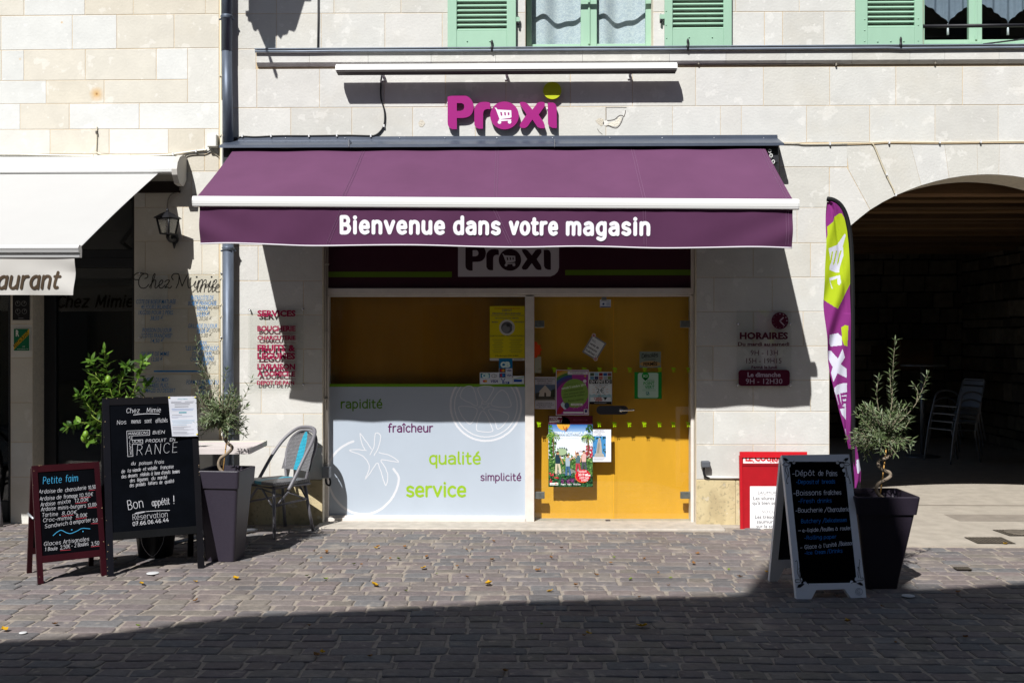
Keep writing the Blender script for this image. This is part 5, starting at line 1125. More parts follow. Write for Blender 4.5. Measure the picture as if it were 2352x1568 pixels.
poster('door_note', 'grey-edged handwritten note hung askew on the glass door', 'note', 0, 0, 0, 0, '84878c', f7, TD)
for (x, y) in ((1364, 770), (1368, 824)):
    m = Art(FY(PY-.004)); m.sheet([(x+4.6*math.cos(k*.45), y-4.6*math.sin(k*.45)) for k in range(14)], 'cfc8c8', .004); m.lay(1); m.circ(x, y, 3, 'a0303c', 12); m.lay(2); m.circ(x+.6, y-.4, 1.4, 'd4b8bc', 8)
    tag(m.build('magnet', paper, origin=W(x, y, PY)), 'round red and white magnet at the %s of the tilted note' % ('top' if y < 800 else 'foot'), 'magnet')
sb_ = []
for k in range(11):
    an = -90 + k*18; r_ = 18 if k % 2 else 13; sb_.append((1228+r_*math.cos(R(an)), 803 - r_*1.05*math.sin(R(an))))
sb_ = [(1227.5, 822)] + sb_[1:-1] + [(1227.5, 784)]
poster('price_star', 'orange starburst card tucked behind the left edge of the door', 'card', 0, 0, 0, 0, 'e5501c', lambda a: None, sb_)
poster('paper_slip', 'pale paper under the orange starburst', 'paper', 1228, 819, 1243, 856, 'a8a690', lambda a: None, Y=PY+.0012)
def f8(a):
    a.stroke('Désolés', 1474, 822, 1511, 819, 6.8, 1.5, '2b302f', slant=.15); a.text('NOUS SOMMES', 1480, 827, 1506, 826, 2.6, '3a403e', .01)
    a.poly(arc(1493.5, 835.5, 24, 0, 360, 24, 6.5)[:-1], 'b3905c'); a.lay(2); a.text('FERMÉS', 1478, 840, 1510, 839, 8, '1f1c18', .03)
poster('closed_sign', 'grey green sign with hand lettering hung right on the yellow door', 'sign', 1469, 807, 1518, 844, '7f8b7f', f8)
def f9(a):
    for s_, x0, x1, y, h in (('MARCHE DE PRODUITS MONASTIQUES', 1229, 1274, 871.5, 3), ('FONTEVRAUD L\'ABBAYE', 1234, 1269, 876.5, 3.6), ('LES 21 ET 22 SEPTEMBRE 2019', 1235, 1268, 881.5, 2.6), ('ORGANISE PAR L\'ASSOCIATION', 1235, 1268, 926.5, 2.4), ('AU PATRIMOINE DE FONTEVRAUD', 1232, 1272, 930.5, 2.4), ('ENTREE LIBRE', 1238, 1266, 935, 2.4)): a.text(s_, x0, y, x1, y, h, '3f3c40', .01)
    a.rect(1229, 883, 1275, 920, '58677c'); a.lay(2); a.rect(1229, 912, 1275, 920, '8a857c'); a.poly([(1238, 912), (1238, 899), (1252, 884), (1266, 900), (1266, 912)], 'b8ada0'); a.lay(3)
    a.poly([(1229, 913), (1229, 903), (1240, 900), (1236, 913)], '4a4742'); a.poly([(1264, 912), (1266, 896), (1275, 892), (1275, 912)], '33392c'); a.poly([(1229, 917), (1232, 910), (1272, 910), (1275, 917)], '4b463e'); a.poly([(1250, 911), (1250, 903), (1252, 900), (1254.5, 903), (1254.5, 911)], '4a3f38')
poster('poster', 'pale poster with a church photograph at the left of the door', 'poster', 1228, 865, 1276, 939, 'b9b5ba', f9)
def f10(a):
    a.rect(1278.5, 850.5, 1351, 951.5, 'a23a8c'); a.lay(2)
    for k, c in enumerate(('a8303c', 'c2702a', 'bda04a', '4d7a40', '3c4a8a', '5a3a7a')):
        r0, r1 = 74-6*k, 74-6*(k+1)
        q = [p for p in arc(1314, 902+9, r0, 90, 180, 16)] + [p for p in arc(1314, 902+9, r1, 180, 90, 16)]
        q = [(max(1278.6, min(1314.5, x)), max(850.6, min(902, y))) for x, y in q]
        qq = [q[0]]
        for p in q[1:]:
            if abs(p[0]-qq[-1][0])+abs(p[1]-qq[-1][1]) > .05: qq.append(p)
        a.lay(2+k); a.poly(qq, c) if len(qq) > 3 else None
    a.lay(9); a.circ(1320, 903, 31, '7f9f4a', 36, 33); a.circ(1343, 875, 4, 'd9c8d4', 14); a.circ(1344, 863.5, 2.4, 'c9a040', 10); a.rect(1304, 852, 1350, 860, 'd8d2d8'); a.lay(10)
    for s_, x0, x1, y0, y1, h, c in (('PORTES OUVERTES', 1310, 1345, 856, 856, 2.4, '5a4a58'), ('FONTEVRAUD L\'ABBAYE', 1315, 1340, 859.3, 859.3, 2.2, '5a4a58'), ('Réservez votre', 1302, 1327, 885, 881, 4, '5c7a38'), ('samedi 5 octobre 2019', 1290, 1346, 894, 885, 5, 'e8ecdf'), ('Les établissements', 1297, 1339, 899.5, 893.5, 4.4, '3d5228'), ('pour personnes âgées', 1295, 1343, 907.5, 900.5, 4.4, '4a5f33'), ('annoncent la couleur...!', 1294, 1347, 914, 906.5, 4.6, '3d5228'), ('Portes ouvertes', 1306, 1341, 923, 918, 5.4, '3d5228')): a.text(s_, x0, y0, x1, y1, h, c, .01)
    a.rect(1311, 926, 1338, 931, 'd8d8d0'); a.lay(11); a.text('De 10h00 à 17h00', 1315, 929.7, 1334, 929.7, 2.4, '5a5a58', 0)
    a.poly([(1288, 928), (1293, 922), (1305, 936), (1298, 940), (1290, 937)], 'c3d2de'); a.lay(12); a.circ(1302, 931, 5.6, '3a4a60', 14, 7); a.poly([(1279, 945), (1287, 930), (1296, 940), (1288, 951), (1279, 951)], 'a82438'); a.lay(11)
    a.rect(1294, 945, 1340, 949.5, 'dcd8dc'); a.rect(1341, 939, 1350, 950, 'dcd8dc'); a.lay(12); a.rect(1343, 940.5, 1348.5, 947, '3c2a6a')
    for k in range(14): a.circ(1318+k*2.2, 938-(k % 4)*3-k*.3, .7, 'd7a0c8', 6)
poster('poster', 'purple poster with a rainbow and green disc on the glass door', 'poster', 1277, 849, 1352.5, 953, 'd9d2d8', f10)
def f11(a):
    for k, c in enumerate(('4a5a48', '8ab0c8', '8a2a30', '2a5a9a', '7a4a50', '5a86a0', '3a3a60', 'b06a60', '9aa0a8', '6a7a40')): a.rect(1355.5+(k % 5)*10, 856+(k//5)*8, 1364.5+(k % 5)*10, 863+(k//5)*8, c)
    a.rect(1353.5, 871.5, 1405, 881, '1c1c20'); a.rect(1353.5, 922, 1405, 928, '17181c'); a.poly([(1353.5, 921.5), (1353.5, 906)] + [(1353.5+k*5.7, 904+(3 if k % 2 else 0)) for k in range(10)] + [(1405, 921.5)], '9fbfc8'); a.lay(2)
    a.rect(1356, 912, 1403, 921.5, 'd8dde0'); a.text('EN VENTE ICI', 1356.5, 879.5, 1401.5, 879.5, 7, 'e6e6e6', .015); a.text('Des livres originaux et inédits', 1363, 885, 1396, 885, 2.4, '3a3a3c', 0); a.text('imprimés en Bretagne', 1367, 888.5, 1391, 888.5, 2.4, '3a3a3c', 0)
    a.text('2€', 1370, 902, 1388, 902, 11, '1f3540', .0); a.text('www.lavisiondupapier.fr', 1365, 926.5, 1393, 926.5, 2.4, 'd8d8d8', 0); a.lay(3)
    for k in range(10):
        an = R(20+k*36); a.line([(1379+14*math.cos(an), 897-8*math.sin(an)), (1379+19*math.cos(an), 897-12*math.sin(an))], .7, 'c98a50', False)
    a.stroke('L\'avion', 1365, 917, 1382, 916, 4, .9, 'a8402c'); a.stroke('papier', 1368, 920.5, 1384, 920, 3, .9, 'a8402c'); a.poly([(1384, 912), (1395, 912), (1389, 920), (1388, 915)], '1f2a2c'); a.text('TARIF UNIQUE', 1373, 910, 1386, 909.6, 2.4, '3f7a84', 0)
poster('poster', 'white and black price poster beside the lock plate', 'poster', 1353, 854, 1405.5, 928, 'd6dcde', f11)
def f12(a):
    a.poly([(1465, 859), (1465, 911), (1468, 913.5), (1509, 913.5), (1512, 911), (1512, 858), (1509, 856), (1468, 856)], 'b7d3c0'); a.lay(2)
    a.circ(1482.5, 863, 8.4, '1f9a3c', 20); a.poly([(1476, 868), (1482.5, 875), (1489, 868)], '1f9a3c'); a.lay(3); a.text('ICI', 1478, 866, 1487, 866, 5.4, 'cfe6d4', .02)
    for s_, x0, x1, y, h, c, b_ in (('SERVICES', 1486, 1503, 875.5, 4, '2f9a50', 0), ('POINT', 1478, 1503, 883.5, 7, '2aa047', .02), ('VERT', 1481, 1503, 892, 7, '2aa047', .02)): a.text(s_, x0, y, x1, y, h, c, b_)
    a.rect(1475, 894, 1506, 894.7, '7fb898'); a.rect(1475, 896.5, 1506, 897.2, '7fb898'); a.stroke('CA', 1484, 905, 1491, 905, 4, 1.2, '1b7a7a'); a.rect(1484, 906, 1491, 907, '2f9a50'); a.rect(1468, 911, 1508, 911.6, '8fc0a0')
poster('door_notice', 'green framed service notice right of centre on the door', 'notice', 1457, 854, 1520, 915.5, '1f8a34', f12)
def f13(a):
    a.rect(1260, 973, 1361, 1117, '46703c')
    for k in range(22):
        y = 973 + k*3.6; t = k/21; c0, c1 = (58, 110, 178), (228, 238, 244); c = tuple(int(p+(q-p)*min(1, t*2.6)) for p, q in zip(c0, c1)); a.L = 2; a.rect(1260, y, 1361, y+3.6, c)
    a.lay(3); a.circ(1294, 972, 15.5, 'd9a53c', 24); a.rect(1260, 954.5, 1361, 974, '5a0f28'); rr = random.Random(11)
    a.lay(4); a.rect(1262, 956, 1290, 970, 'd8d0d0'); a.lay(5); a.text('REZO', 1263, 966, 1281, 964.5, 7, '6a1030', .03); a.circ(1286, 963, 5.2, 'd8d0d0', 12); a.lay(6); a.circ(1284, 961, 3, '7a1838', 10); a.circ(1288.5, 961.5, 3, '7a1838', 10); a.circ(1287, 966.5, 2.6, '7a1838', 10); a.text('REZOTOBO.COM', 1317, 966, 1349, 966, 4, '8f3a58', .01)
    def leafy(x0, x1, y0, y1, n, cols, r0, r1, L0):
        for _ in range(n):
            a.L = L0 + rr.randrange(8); x, y, r_, an = rr.uniform(x0, x1), rr.uniform(y0, y1), rr.uniform(r0, r1), rr.uniform(0, 6.28)
            p = [(x+r_*math.cos(an), y+r_*math.sin(an)), (x+r_*.38*math.cos(an+1.6), y+r_*.38*math.sin(an+1.6)), (x-r_*.7*math.cos(an), y-r_*.7*math.sin(an)), (x+r_*.38*math.cos(an-1.6), y+r_*.38*math.sin(an-1.6))]
            p = [(min(1360.8, max(1260.2, u)), min(1116.8, max(974.5, v))) for u, v in p]
            try: a.poly(p, rr.choice(cols))
            except Exception: pass
    GS = ['2f5a26', '3f6f2c', '56873a', '234a24', '6f9a48', '1c3a20']
    leafy(1260, 1361, 1040, 1058, 110, GS + ['9fb47a', 'a8bd8a', 'c8b04a'], 2, 5, 4); leafy(1260, 1361, 1056, 1085, 150, GS + ['7f9f5a', '6f9a48', '86a860'], 2, 5, 10); leafy(1262, 1278, 1010, 1090, 90, GS + ['7f9f5a'], 2, 5, 9); leafy(1338, 1361, 1046, 1100, 90, GS + ['6f9a48'], 2, 5, 9)
    leafy(1260, 1268, 974, 1050, 60, ['3f7a22', '2f6420', '5a9a34'], 3, 6, 12); leafy(1346, 1361, 974, 992, 26, ['234a20', '2f5a24'], 3, 6, 12); leafy(1346, 1361, 1022, 1050, 60, ['b81f3c', 'd03050', '8f1830'], 2, 4.5, 12)
    leafy(1260, 1361, 1088, 1117, 260, ['1c4a2c', '24583a', '163420', '2f6a3c', '1a2c24', '3a7a4a'], 3, 7, 16); leafy(1262, 1285, 1085, 1112, 24, ['c0283a', 'd84a58', 'a82030'], 2.5, 5, 22); leafy(1288, 1322, 1098, 1108, 26, ['5a2a5a', '7a3a6a', '40204a'], 3, 6, 22)
    leafy(1276, 1340, 1078, 1092, 70, ['9a9c98', 'b4b8b0', '848a84'], 2.5, 6, 13)
    a.lay(26)
    for (x, y, tr) in ((1270.5, 1000, 1047), (1350, 1004, 1040)):
        a.line([(x, y), (x+.6, tr)], 2.6, '6a5238', False)
        for k in range(15):
            an = R(k*24-10); a.L = 27 + k % 3; a.line([(x, y), (x+9*math.cos(an), y-7*math.sin(an)-2), (x+15*math.cos(an), y-8*math.sin(an)+4)], 1.5, rr.choice(['3f7a34', '6a9a3c', '2f5f2c', '8fae4c']))
    a.lay(28); a.circ(1290, 1037, 12, '9db38c', 18, 8); a.L = 29
    for k in range(5): a.circ(1281+k*5, 1030-(2 if 0 < k < 4 else 0), 2, '55605a', 8)
    a.line([(1320, 1042), (1330, 1036), (1345, 1034), (1357, 1031)], 1, 'b03a40'); a.lay(31)
    def man(x, y, h, hair, top, legs, skin, la=None):
        s = h/50; a.L = 31; a.line([(x-2.6*s, y-24*s), (x-3.4*s, y-11*s), (x-4*s, y-1*s)], 5*s, legs, False); a.line([(x+2.2*s, y-24*s), (x+4.4*s, y-12*s), (x+6*s, y-1*s)], 5*s, legs, False)
        a.L = 32; a.poly([(x-5*s, y-22*s), (x+5*s, y-22*s), (x+6*s, y-40*s), (x+2*s, y-43*s), (x-3*s, y-43*s), (x-6*s, y-39*s)], top)
        a.L = 33; a.line([(x+5*s, y-39*s), (x+9*s, y-30*s), (x+12*s, y-22*s)] if not la else la, 2.4*s, skin, False); a.circ(x, y-46.5*s, 3.4*s, skin, 12, 4*s); a.L = 34; a.poly(arc(x-.4*s, y-47.4*s, 3.6*s, 10, 200, 8), hair)
    man(1281, 1086, 50, '4a3628', '1c3440', 'cbbfa6', 'b98a68'); man(1304, 1090, 46, '3a2c28', '9fb0bc', '3f6488', 'c99a7a', [(1308, 1056), (1313, 1052), (1319, 1047)]); man(1327, 1082, 43, '5a3a2a', '4f6a70', 'b83a4a', 'c99a7a', [(1324, 1049), (1322, 1041), (1321, 1035)]); man(1341, 1080, 46, '3a2a22', 'd8b0a8', '4a4e5a', 'c99a7a', [(1337, 1044), (1334, 1054), (1333, 1060)])
    a.lay(36); a.circ(1338, 1092.5, 17.5, 'd8642c', 26, 15); a.lay(37); a.circ(1339, 1091.5, 17, 'c4182c', 26, 14.5); a.lay(38)
    for s_, x0, x1, y, h in (('NOUVEAUTÉ', 1329, 1347, 1084, 4.4), ('2019', 1328, 1342, 1092, 6), ('LE PETIT TRAIN', 1331, 1352, 1098.5, 4.4), ('DU VÉGÉTAL', 1335, 1350, 1104, 4.4)): a.text(s_, x0, y, x1, y, h, 'f2e8e8', .015)
    a.line([(1344, 1089), (1350, 1087)], 1.6, 'f2e8e8', False); a.rect(1344, 1089.5, 1356, 1092, 'f2e8e8')
    a.text('TERRA BOTANICA', 1273, 997.5, 1338, 997.5, 7, 'f2f4f6', .01); a.text('.fr', 1340, 997.5, 1349, 997.5, 8, 'f2f4f6', .02); a.text('Les jardins extraordinaires', 1273, 1003.5, 1328, 1003.5, 3, 'e8eef2', 0); a.text('ANGERS', 1333, 1003.5, 1348, 1003.5, 3, 'c8d860', .01); a.line([(1293, 978), (1297, 985), (1302, 980), (1298, 990)], 1.2, 'b03a24')
    a.rect(1263, 1107.5, 1282, 1113, 'e8ece8'); a.text('Angers', 1288, 1112.5, 1299, 1112.5, 3.6, 'f0f2f0', .015); a.text('Anjou', 1303, 1112.5, 1312, 1112.5, 3.6, 'f0f2f0', .015); a.text('Val de Loire', 1316.5, 1112.5, 1333, 1112.5, 3.6, 'f0f2f0', .015); a.lay(39); a.text('anjou', 1264.5, 1111.5, 1272.5, 1111.5, 3, '3a5a6a', 0); a.rect(1274, 1109, 1276.5, 1112, 'c03a2c'); a.circ(1279, 1110.4, 1.6, '4f9a3c', 8)
poster('poster', 'large colourful garden park poster with four walking figures low on the door', 'poster', 1259.5, 954.5, 1361.5, 1117.5, '2a4a34', f13, Y=PY-.0005)
def f14(a):
    a.rect(1362, 1001, 1391.5, 1049, '3f86bc'); rr = random.Random(5); a.lay(2)
    for _ in range(26): a.circ(rr.choice([rr.uniform(1363, 1391), rr.uniform(1386, 1391)]), rr.uniform(1002, 1008) if rr.random() < .5 else rr.uniform(1018, 1046), rr.uniform(1, 2.2), '24422e', 7)
    a.lay(3); a.poly([(1365, 1049), (1366, 1042), (1369, 1040), (1372, 1018), (1374, 1008), (1376.5, 1004), (1379, 1007), (1381, 1016), (1383, 1040), (1387, 1043), (1388, 1049)], 'a9a59c'); a.lay(4); a.poly([(1371, 1040), (1373, 1020), (1376, 1012), (1378, 1022), (1376, 1040)], '8d897f'); a.circ(1377, 1010, 2.4, '99958b', 9)
    for s_, x0, x1, y, h in (('ALFRED BENON', 1366, 1387, 989.5, 2.6), ('Sculpteur Saumurois', 1364, 1389, 993.5, 2.6), ('SA VIE', 1373, 1379, 996.6, 2), ('SON OEUVRE', 1370, 1383, 999.8, 2)): a.text(s_, x0, y, x1, y, h, '4a4a50', 0)
    for k in range(3): a.rect(1363, 1051.5+k*2, 1391-k*3, 1052.1+k*2, 'b0b0b4')
poster('poster', 'white sheet with a photograph of a stone statue beside the garden poster', 'poster', 1361.7, 986, 1403.5, 1060, 'e4e6ee', f14)
# red newspaper display board leaning at the wall
nb = thing('news_board', 'red newspaper board with a white headline sheet against the wall', 'notice board', W(1750, 1238, -.1))
fr_ = Fr(W(1701, 1238, -.14), (1, 0, 0), (0, .07, 1)); q = lambda x, y: fr_.pix(x, y)
m = MB(); red = lin('b71522')
def fbox(m, fr_, x0, y0, x1, y1, z0, z1, col):
    a, b = fr_.pix(x0, y1), fr_.pix(x1, y0); m.prism(fr_, [[(a.x, a.y), (b.x, a.y), (b.x, b.y), (a.x, b.y)]], z0, z1, col)
fbox(m, fr_, 1700.5, 1046, 1851, 1237, -.02, 0, lin('a8141f')); fbox(m, fr_, 1700.5, 1046, 1704, 1237, 0, .012, red); fbox(m, fr_, 1847, 1046, 1851, 1237, 0, .012, red)
fbox(m, fr_, 1704, 1064, 1847, 1070, 0, .004, lin('8f101a')); lab(m.build('frame', mat('red_metal', None, .4, .45, nz=.08, nscale=15), nb), 'red metal panel')
m = MB(); a_, b_ = q(1699, 1050), q(1853, 1037); m.prism(Fr(fr_(0, 0, .0), (0, -1, 0), (0, 0, 1)), [[(.0, fr_(0, a_.y).z), (.05, fr_(0, a_.y).z+.005), (.05, fr_(0, a_.y).z+.02), (-.02, fr_(0, b_.y).z)]], 0, 1, lin('cf1d26')) if False else fbox(m, fr_, 1699, 1037, 1853, 1050, -.01, .014, lin('c81a25')); lab(m.build('hood', mat('red_metal'), nb), 'bright red folded hood')
m = MB(); fbox(m, fr_, 1700.5, 1226, 1851, 1232, .001, .008, lin('23252b')); fbox(m, fr_, 1700.5, 1232, 1851, 1238.5, .0, .02, lin('c81a25')); lab(m.build('base', mat('red_metal'), nb), 'black strip and red sill')
a = Art(fr_, .001); a.lay(0); a.rect(1707, 1050, 1845, 1063.5, 'e9e6e4'); a.lay(1); a.text('LE COURRIER', 1712, 1058, 1818, 1058.5, 14, 'c4202a', .05); a.text('VOTRE', 1718, 1061, 1726, 1061, 2.4, '777777', 0); a.text('QUOTIDIEN', 1734, 1061.5, 1748, 1061.5, 2.4, '777777', 0); a.poly([(1728, 1060), (1731, 1057.5), (1733, 1060), (1731, 1062.5)], 'd86a6a'); a.text("DE L'OUEST", 1769, 1062, 1818, 1062, 6, 'c4202a', .02); a.build('masthead', paper, nb)
a = Art(fr_, .003); a.rect(1722.5, 1116, 1832, 1230, 'eceaea'); a.lay(1)
for s_, x0, x1, y, h, c, b_ in (('SAUMUROIS', 1740, 1802, 1134.5, 7, '7a7a7e', 0), ('Les silures plus', 1730, 1800, 1147.5, 8, '4a4a50', .01), ("qu'à bien se tenir", 1728, 1806, 1158, 8, '4a4a50', .01), ('SOCIAL', 1750, 1790, 1177, 6, '7a7a7e', 0), ('Les trésors', 1734, 1786, 1190, 8, '4a4a50', .01), ('saumurois', 1738, 1790, 1201, 8, '4a4a50', .01), ('sur la scène', 1737, 1792, 1211.5, 8, '4a4a50', .01)): a.text(s_, x0, y, x1, y, h, c, b_)
a.rect(1740, 1136, 1802, 1136.7, '9a9a9e'); a.rect(1750, 1178.5, 1790, 1179.1, '9a9a9e'); a.build('headline_sheet', paper, nb)
# ================================================================== CHALKBOARDS
def proj(p):
    d = V(p) - V((0, -D, H)); c, s_ = math.cos(YAW), math.sin(YAW); x, y = d.x*c + d.y*s_, -d.x*s_ + d.y*c
    return V((CX + F*x/y, CY - F*d.z/y))
def lean_frame(bl, br, tl, tr):
    o, e = G(*bl), G(*br); u = (e-o).normalized(); b = V((-u.y, u.x, 0)); b = b if b.y > 0 else -b
    best = None
    for k in range(40, 300):
        al = R(k/10)
        for j in range(140):
            h = .6 + j*.006; top = V((0, 0, h*math.cos(al))) + b*h*math.sin(al)
            er = (proj(o+top)-V(tl)).length + (proj(e+top)-V(tr)).length
            if best is None or er < best[0]: best = (er, al, h)
    er, al, h = best
    return Fr(o, u, V((0, 0, math.cos(al))) + b*math.sin(al)), (e-o).length, h, b, al
chb = mat('chalk_slate', None, .9, .03, nz=.35, nscale=7, detail=6); chk = mat('chalk', None, .9, .05)
def qbox(m, fr, pts, z0, z1, col): m.prism(fr, [pts], z0, z1, col)
def aboard(label, bl, br, tl, tr, wood, stile, rail, botz, slate, rear, wmat, wear):
    fr, w_, h, b, al = lean_frame(bl, br, tl, tr)
    t = thing('chalkboard', label, 'chalkboard', fr.o + fr.u*w_/2)
    m = MB()
    # outline of the frame as five members butted end to end
    c = lin(wood); rw = lambda: tuple(v*ru(.9, 1.1) for v in c[:3])+(1,)
    qbox(m, fr, [(0, 0), (stile, 0), (stile, h), (0, h)], -.028, 0, rw()); qbox(m, fr, [(w_-stile, 0), (w_, 0), (w_, h), (w_-stile, h)], -.028, 0, rw())
    qbox(m, fr, [(stile, h-rail), (w_-stile, h-rail), (w_-stile, h), (stile, h)], -.028, -.001, rw()); qbox(m, fr, [(stile, botz-rail), (w_-stile, botz-rail), (w_-stile, botz), (stile, botz)], -.028, -.001, rw())
    fo_ = m.build('front_frame', wmat, t)
    if wear:
        k = MB(); rr = random.Random(len(label))
        for _ in range(wear):
            s_ = rr.choice([0, 1, 2]); z = rr.uniform(0, h)
            x = [rr.uniform(0, .012), rr.uniform(w_-.012, w_-.004), rr.uniform(0, w_)][s_]; z = z if s_ < 2 else rr.uniform(h-.008, h-.002)
            a, d = rr.uniform(.002, .008), rr.uniform(.002, .006); k.add([fr(x, z, .0006), fr(x+a, z+.001, .0006), fr(x+a*.8, z+d, .0006), fr(x-.001, z+d*.8, .0006)], [(0, 1, 2, 3)], lin('a89272'))
        k.build('chipped_paint', mat('bare_wood', None, .9, .1), fo_)
    sl = MB(); qbox(sl, fr, [(stile, botz), (w_-stile, botz), (w_-stile, h-rail), (stile, h-rail)], -.022, -.006, lin(slate)); so_ = sl.build('slate', chb, t)
    # rear frame, hinged at the top
    bd = b*rear; ax = fr(0, h-.02, -.034); ft = fr.o + bd; v2 = ax - ft
    f2 = Fr(ft, fr.u, v2); h2 = v2.length; m = MB()
    qbox(m, f2, [(0, 0), (stile*.9, 0), (stile*.9, h2), (0, h2)], -.025, 0, c); qbox(m, f2, [(w_-stile*.9, 0), (w_, 0), (w_, h2), (w_-stile*.9, h2)], -.025, 0, c)
    qbox(m, f2, [(stile*.9, botz-rail), (w_-stile*.9, botz-rail), (w_-stile*.9, botz), (stile*.9, botz)], -.025, -.001, c); qbox(m, f2, [(stile*.9, botz), (w_-stile*.9, botz), (w_-stile*.9, h2-.03), (stile*.9, h2-.03)], -.018, -.008, lin(slate))
    m.build('rear_frame', wmat, t)
    return t, fr, w_, h, so_, f2
woodred = mat('red_wood', None, .45, .2, nz=.18, nscale=12, stretch=(1, 1, .2)); woodblk = mat('black_wood', None, .6, .08, nz=.2, nscale=12, stretch=(1, 1, .2))
WHT, CYN = 'bdbdc2', '46a0cc'
# small dark red board
t, fr, w_, h, so_, f2 = aboard('small dark red A-board with a snack price list, leftmost of the chalkboards', (87.5, 1341), (246, 1321), (65, 1067), (229, 1060), '2e0810', .037, .048, .19, '07080c', .40, woodred, 8)
z = lambda x, y: (x*.2014, 1062.3+y*.2014)
a = Art(fr, -.0048); kw = dict(jit=.12)
def wr(s_, x0, y0, x1, y1, xh, w=1.5, c=WHT): a.stroke(s_, *z(x0, y0), *z(x1, y1), xh, w*.5, c, jit=.14, gap=1.2, slant=.16)
wr('Petite', 490, 240, 705, 223, 11, 1.9, CYN); wr('faim', 748, 215, 890, 205, 10.5, 1.9, CYN); a.flush('chalk_line', chk, so_)
for ws in ((('Ardoise', 445, 350, 632, 338), ('de', 652, 336, 712, 330), ('charcuterie', 745, 330, 985, 300), ('10,50', 1010, 300, 1092, 290)), (('Ardoise', 455, 430, 625, 415), ('de', 645, 412, 700, 408), ('fromage', 728, 405, 885, 392), ('10,50€', 905, 390, 1060, 374)), (('Ardoise', 465, 495, 632, 478), ('mixte', 662, 475, 808, 452), ('12,00€', 855, 450, 1010, 432)),
    (('Ardoise', 470, 550, 635, 535), ('minis-burgers', 665, 533, 980, 505), ('12,00€', 1005, 503, 1120, 487)), (('Tartine', 480, 615, 660, 600), ('8,00€', 707, 595, 875, 578)), (('Croc-mimie', 492, 675, 820, 640), ('8,00€', 870, 622, 995, 610)), (('Sandwich', 512, 745, 775, 705), ('à', 795, 702, 820, 698), ('emporter', 838, 696, 1040, 668), ('5,00', 1060, 678, 1138, 666)),
    (('Glaces', 500, 945, 695, 925), ('Artisanales', 722, 920, 1015, 885)), (('1 Boule', 515, 1003, 655, 990), ('2,50€', 690, 985, 800, 967), ('- 2', 815, 963, 870, 957), ('Boules', 890, 955, 1010, 938), ('3,50€', 1040, 945, 1160, 928))):
    for s_, x0, y0, x1, y1 in ws: wr(s_, x0, y0, x1, y1, 6.2 if s_[0] not in '158' else 5.6, 1.45)
    a.flush('chalk_line', chk, so_)
a.lay(1)
for pts in ([(1018, 313), (1085, 307)], [(915, 400), (1035, 388)], [(862, 462), (992, 447)], [(1002, 513), (1112, 505)], [(707, 608), (838, 592)], [(865, 638), (988, 622)], [(1042, 692), (1145, 688)], [(690, 998), (805, 990)], [(1042, 955), (1147, 945)]): (a.line([z(*p) for p in pts], 1.0, 'b0414e', False), a.flush('chalk_underline', chk, so_))
a.line([z(*p) for p in ((607, 828), (650, 790), (700, 767), (760, 795), (810, 803), (880, 775), (940, 745), (1027, 750))], 1.4, CYN)
for p in ((820, 762), (686, 820), (948, 780)): a.circ(*z(*p), 1.5, CYN, 8)
a.flush('chalk_flourish', chk, so_)
m = MB(); p1_, p2_ = fr(.004, h*.55, .002), f2(.004, f2.v.length*h*.55, -.03); m.tube([fr(-.006, h*.55, -.01), f2(-.006, h*.545, -.012)], .009, 4, lin('b9bcc0')); m.build('stay', mat('stay_metal', None, .4, .5, .5), t)
# tall black board
t, fr, w_, h, so_, f2 = aboard('tall black A-board with a chalk welcome and reservation number', (246, 1325), (470, 1303), (234, 911), (452, 910), '121216', .046, .055, .312, '07090e', .46, woodblk, 34)
a = Art(fr, -.0048); z4 = lambda x, y: (x/4, 784+y/4)
def w4(s_, x0, y0, x1, y1, xh, w=1.4, c=WHT, g=1.1): a.stroke(s_, *z4(x0, y0), *z4(x1, y1), xh, w*.5, c, jit=.13, gap=g, slant=.16)
w4('Chez', 1160, 655, 1280, 652, 7.5, 1.7); w4('Mimie', 1348, 651, 1478, 645, 7.5, 1.7); a.flush('chalk_line', chk, so_)
for s_, x0, y0, x1, y1 in (('Nos', 1075, 762, 1160, 754), ('menus', 1207, 750, 1293, 746), ('sont', 1328, 746, 1392, 744), ('affichés', 1430, 744, 1540, 738)): w4(s_, x0, y0, x1, y1, 6.6)
a.flush('chalk_line', chk, so_); w4('MANGEONS', 1180, 857, 1363, 847, 4.3, 1.3); w4('BIEN', 1403, 849, 1512, 842, 5, 1.5); w4('OCAL', 1214, 930, 1305, 924, 4.3, 1.3); w4('PRODUIT', 1338, 926, 1524, 917, 5, 1.5); w4('EN', 1560, 915, 1608, 912, 5, 1.5); w4('RANCE', 1255, 1043, 1628, 1014, 16.5, 1.5, WHT, 2.2)
a.flush('chalk_line', chk, so_)
for k, ch in enumerate('EILLEUR'): w4(ch, 1183+k*2, 888+k*25.2, 1199+k*2, 887+k*25.2, 3.6, 1.2)
a.lay(1); a.line([z4(*p) for p in ((1165, 820), (1375, 812), (1375, 858), (1212, 865), (1212, 905), (1312, 900), (1312, 937), (1216, 942), (1222, 1052), (1175, 1055))], .9, WHT, False, True)
a.flush('chalk_emblem', chk, so_); a.line([z4(1228, 672), z4(1340, 662), z4(1465, 664)], 1.4, WHT); a.lay(0)
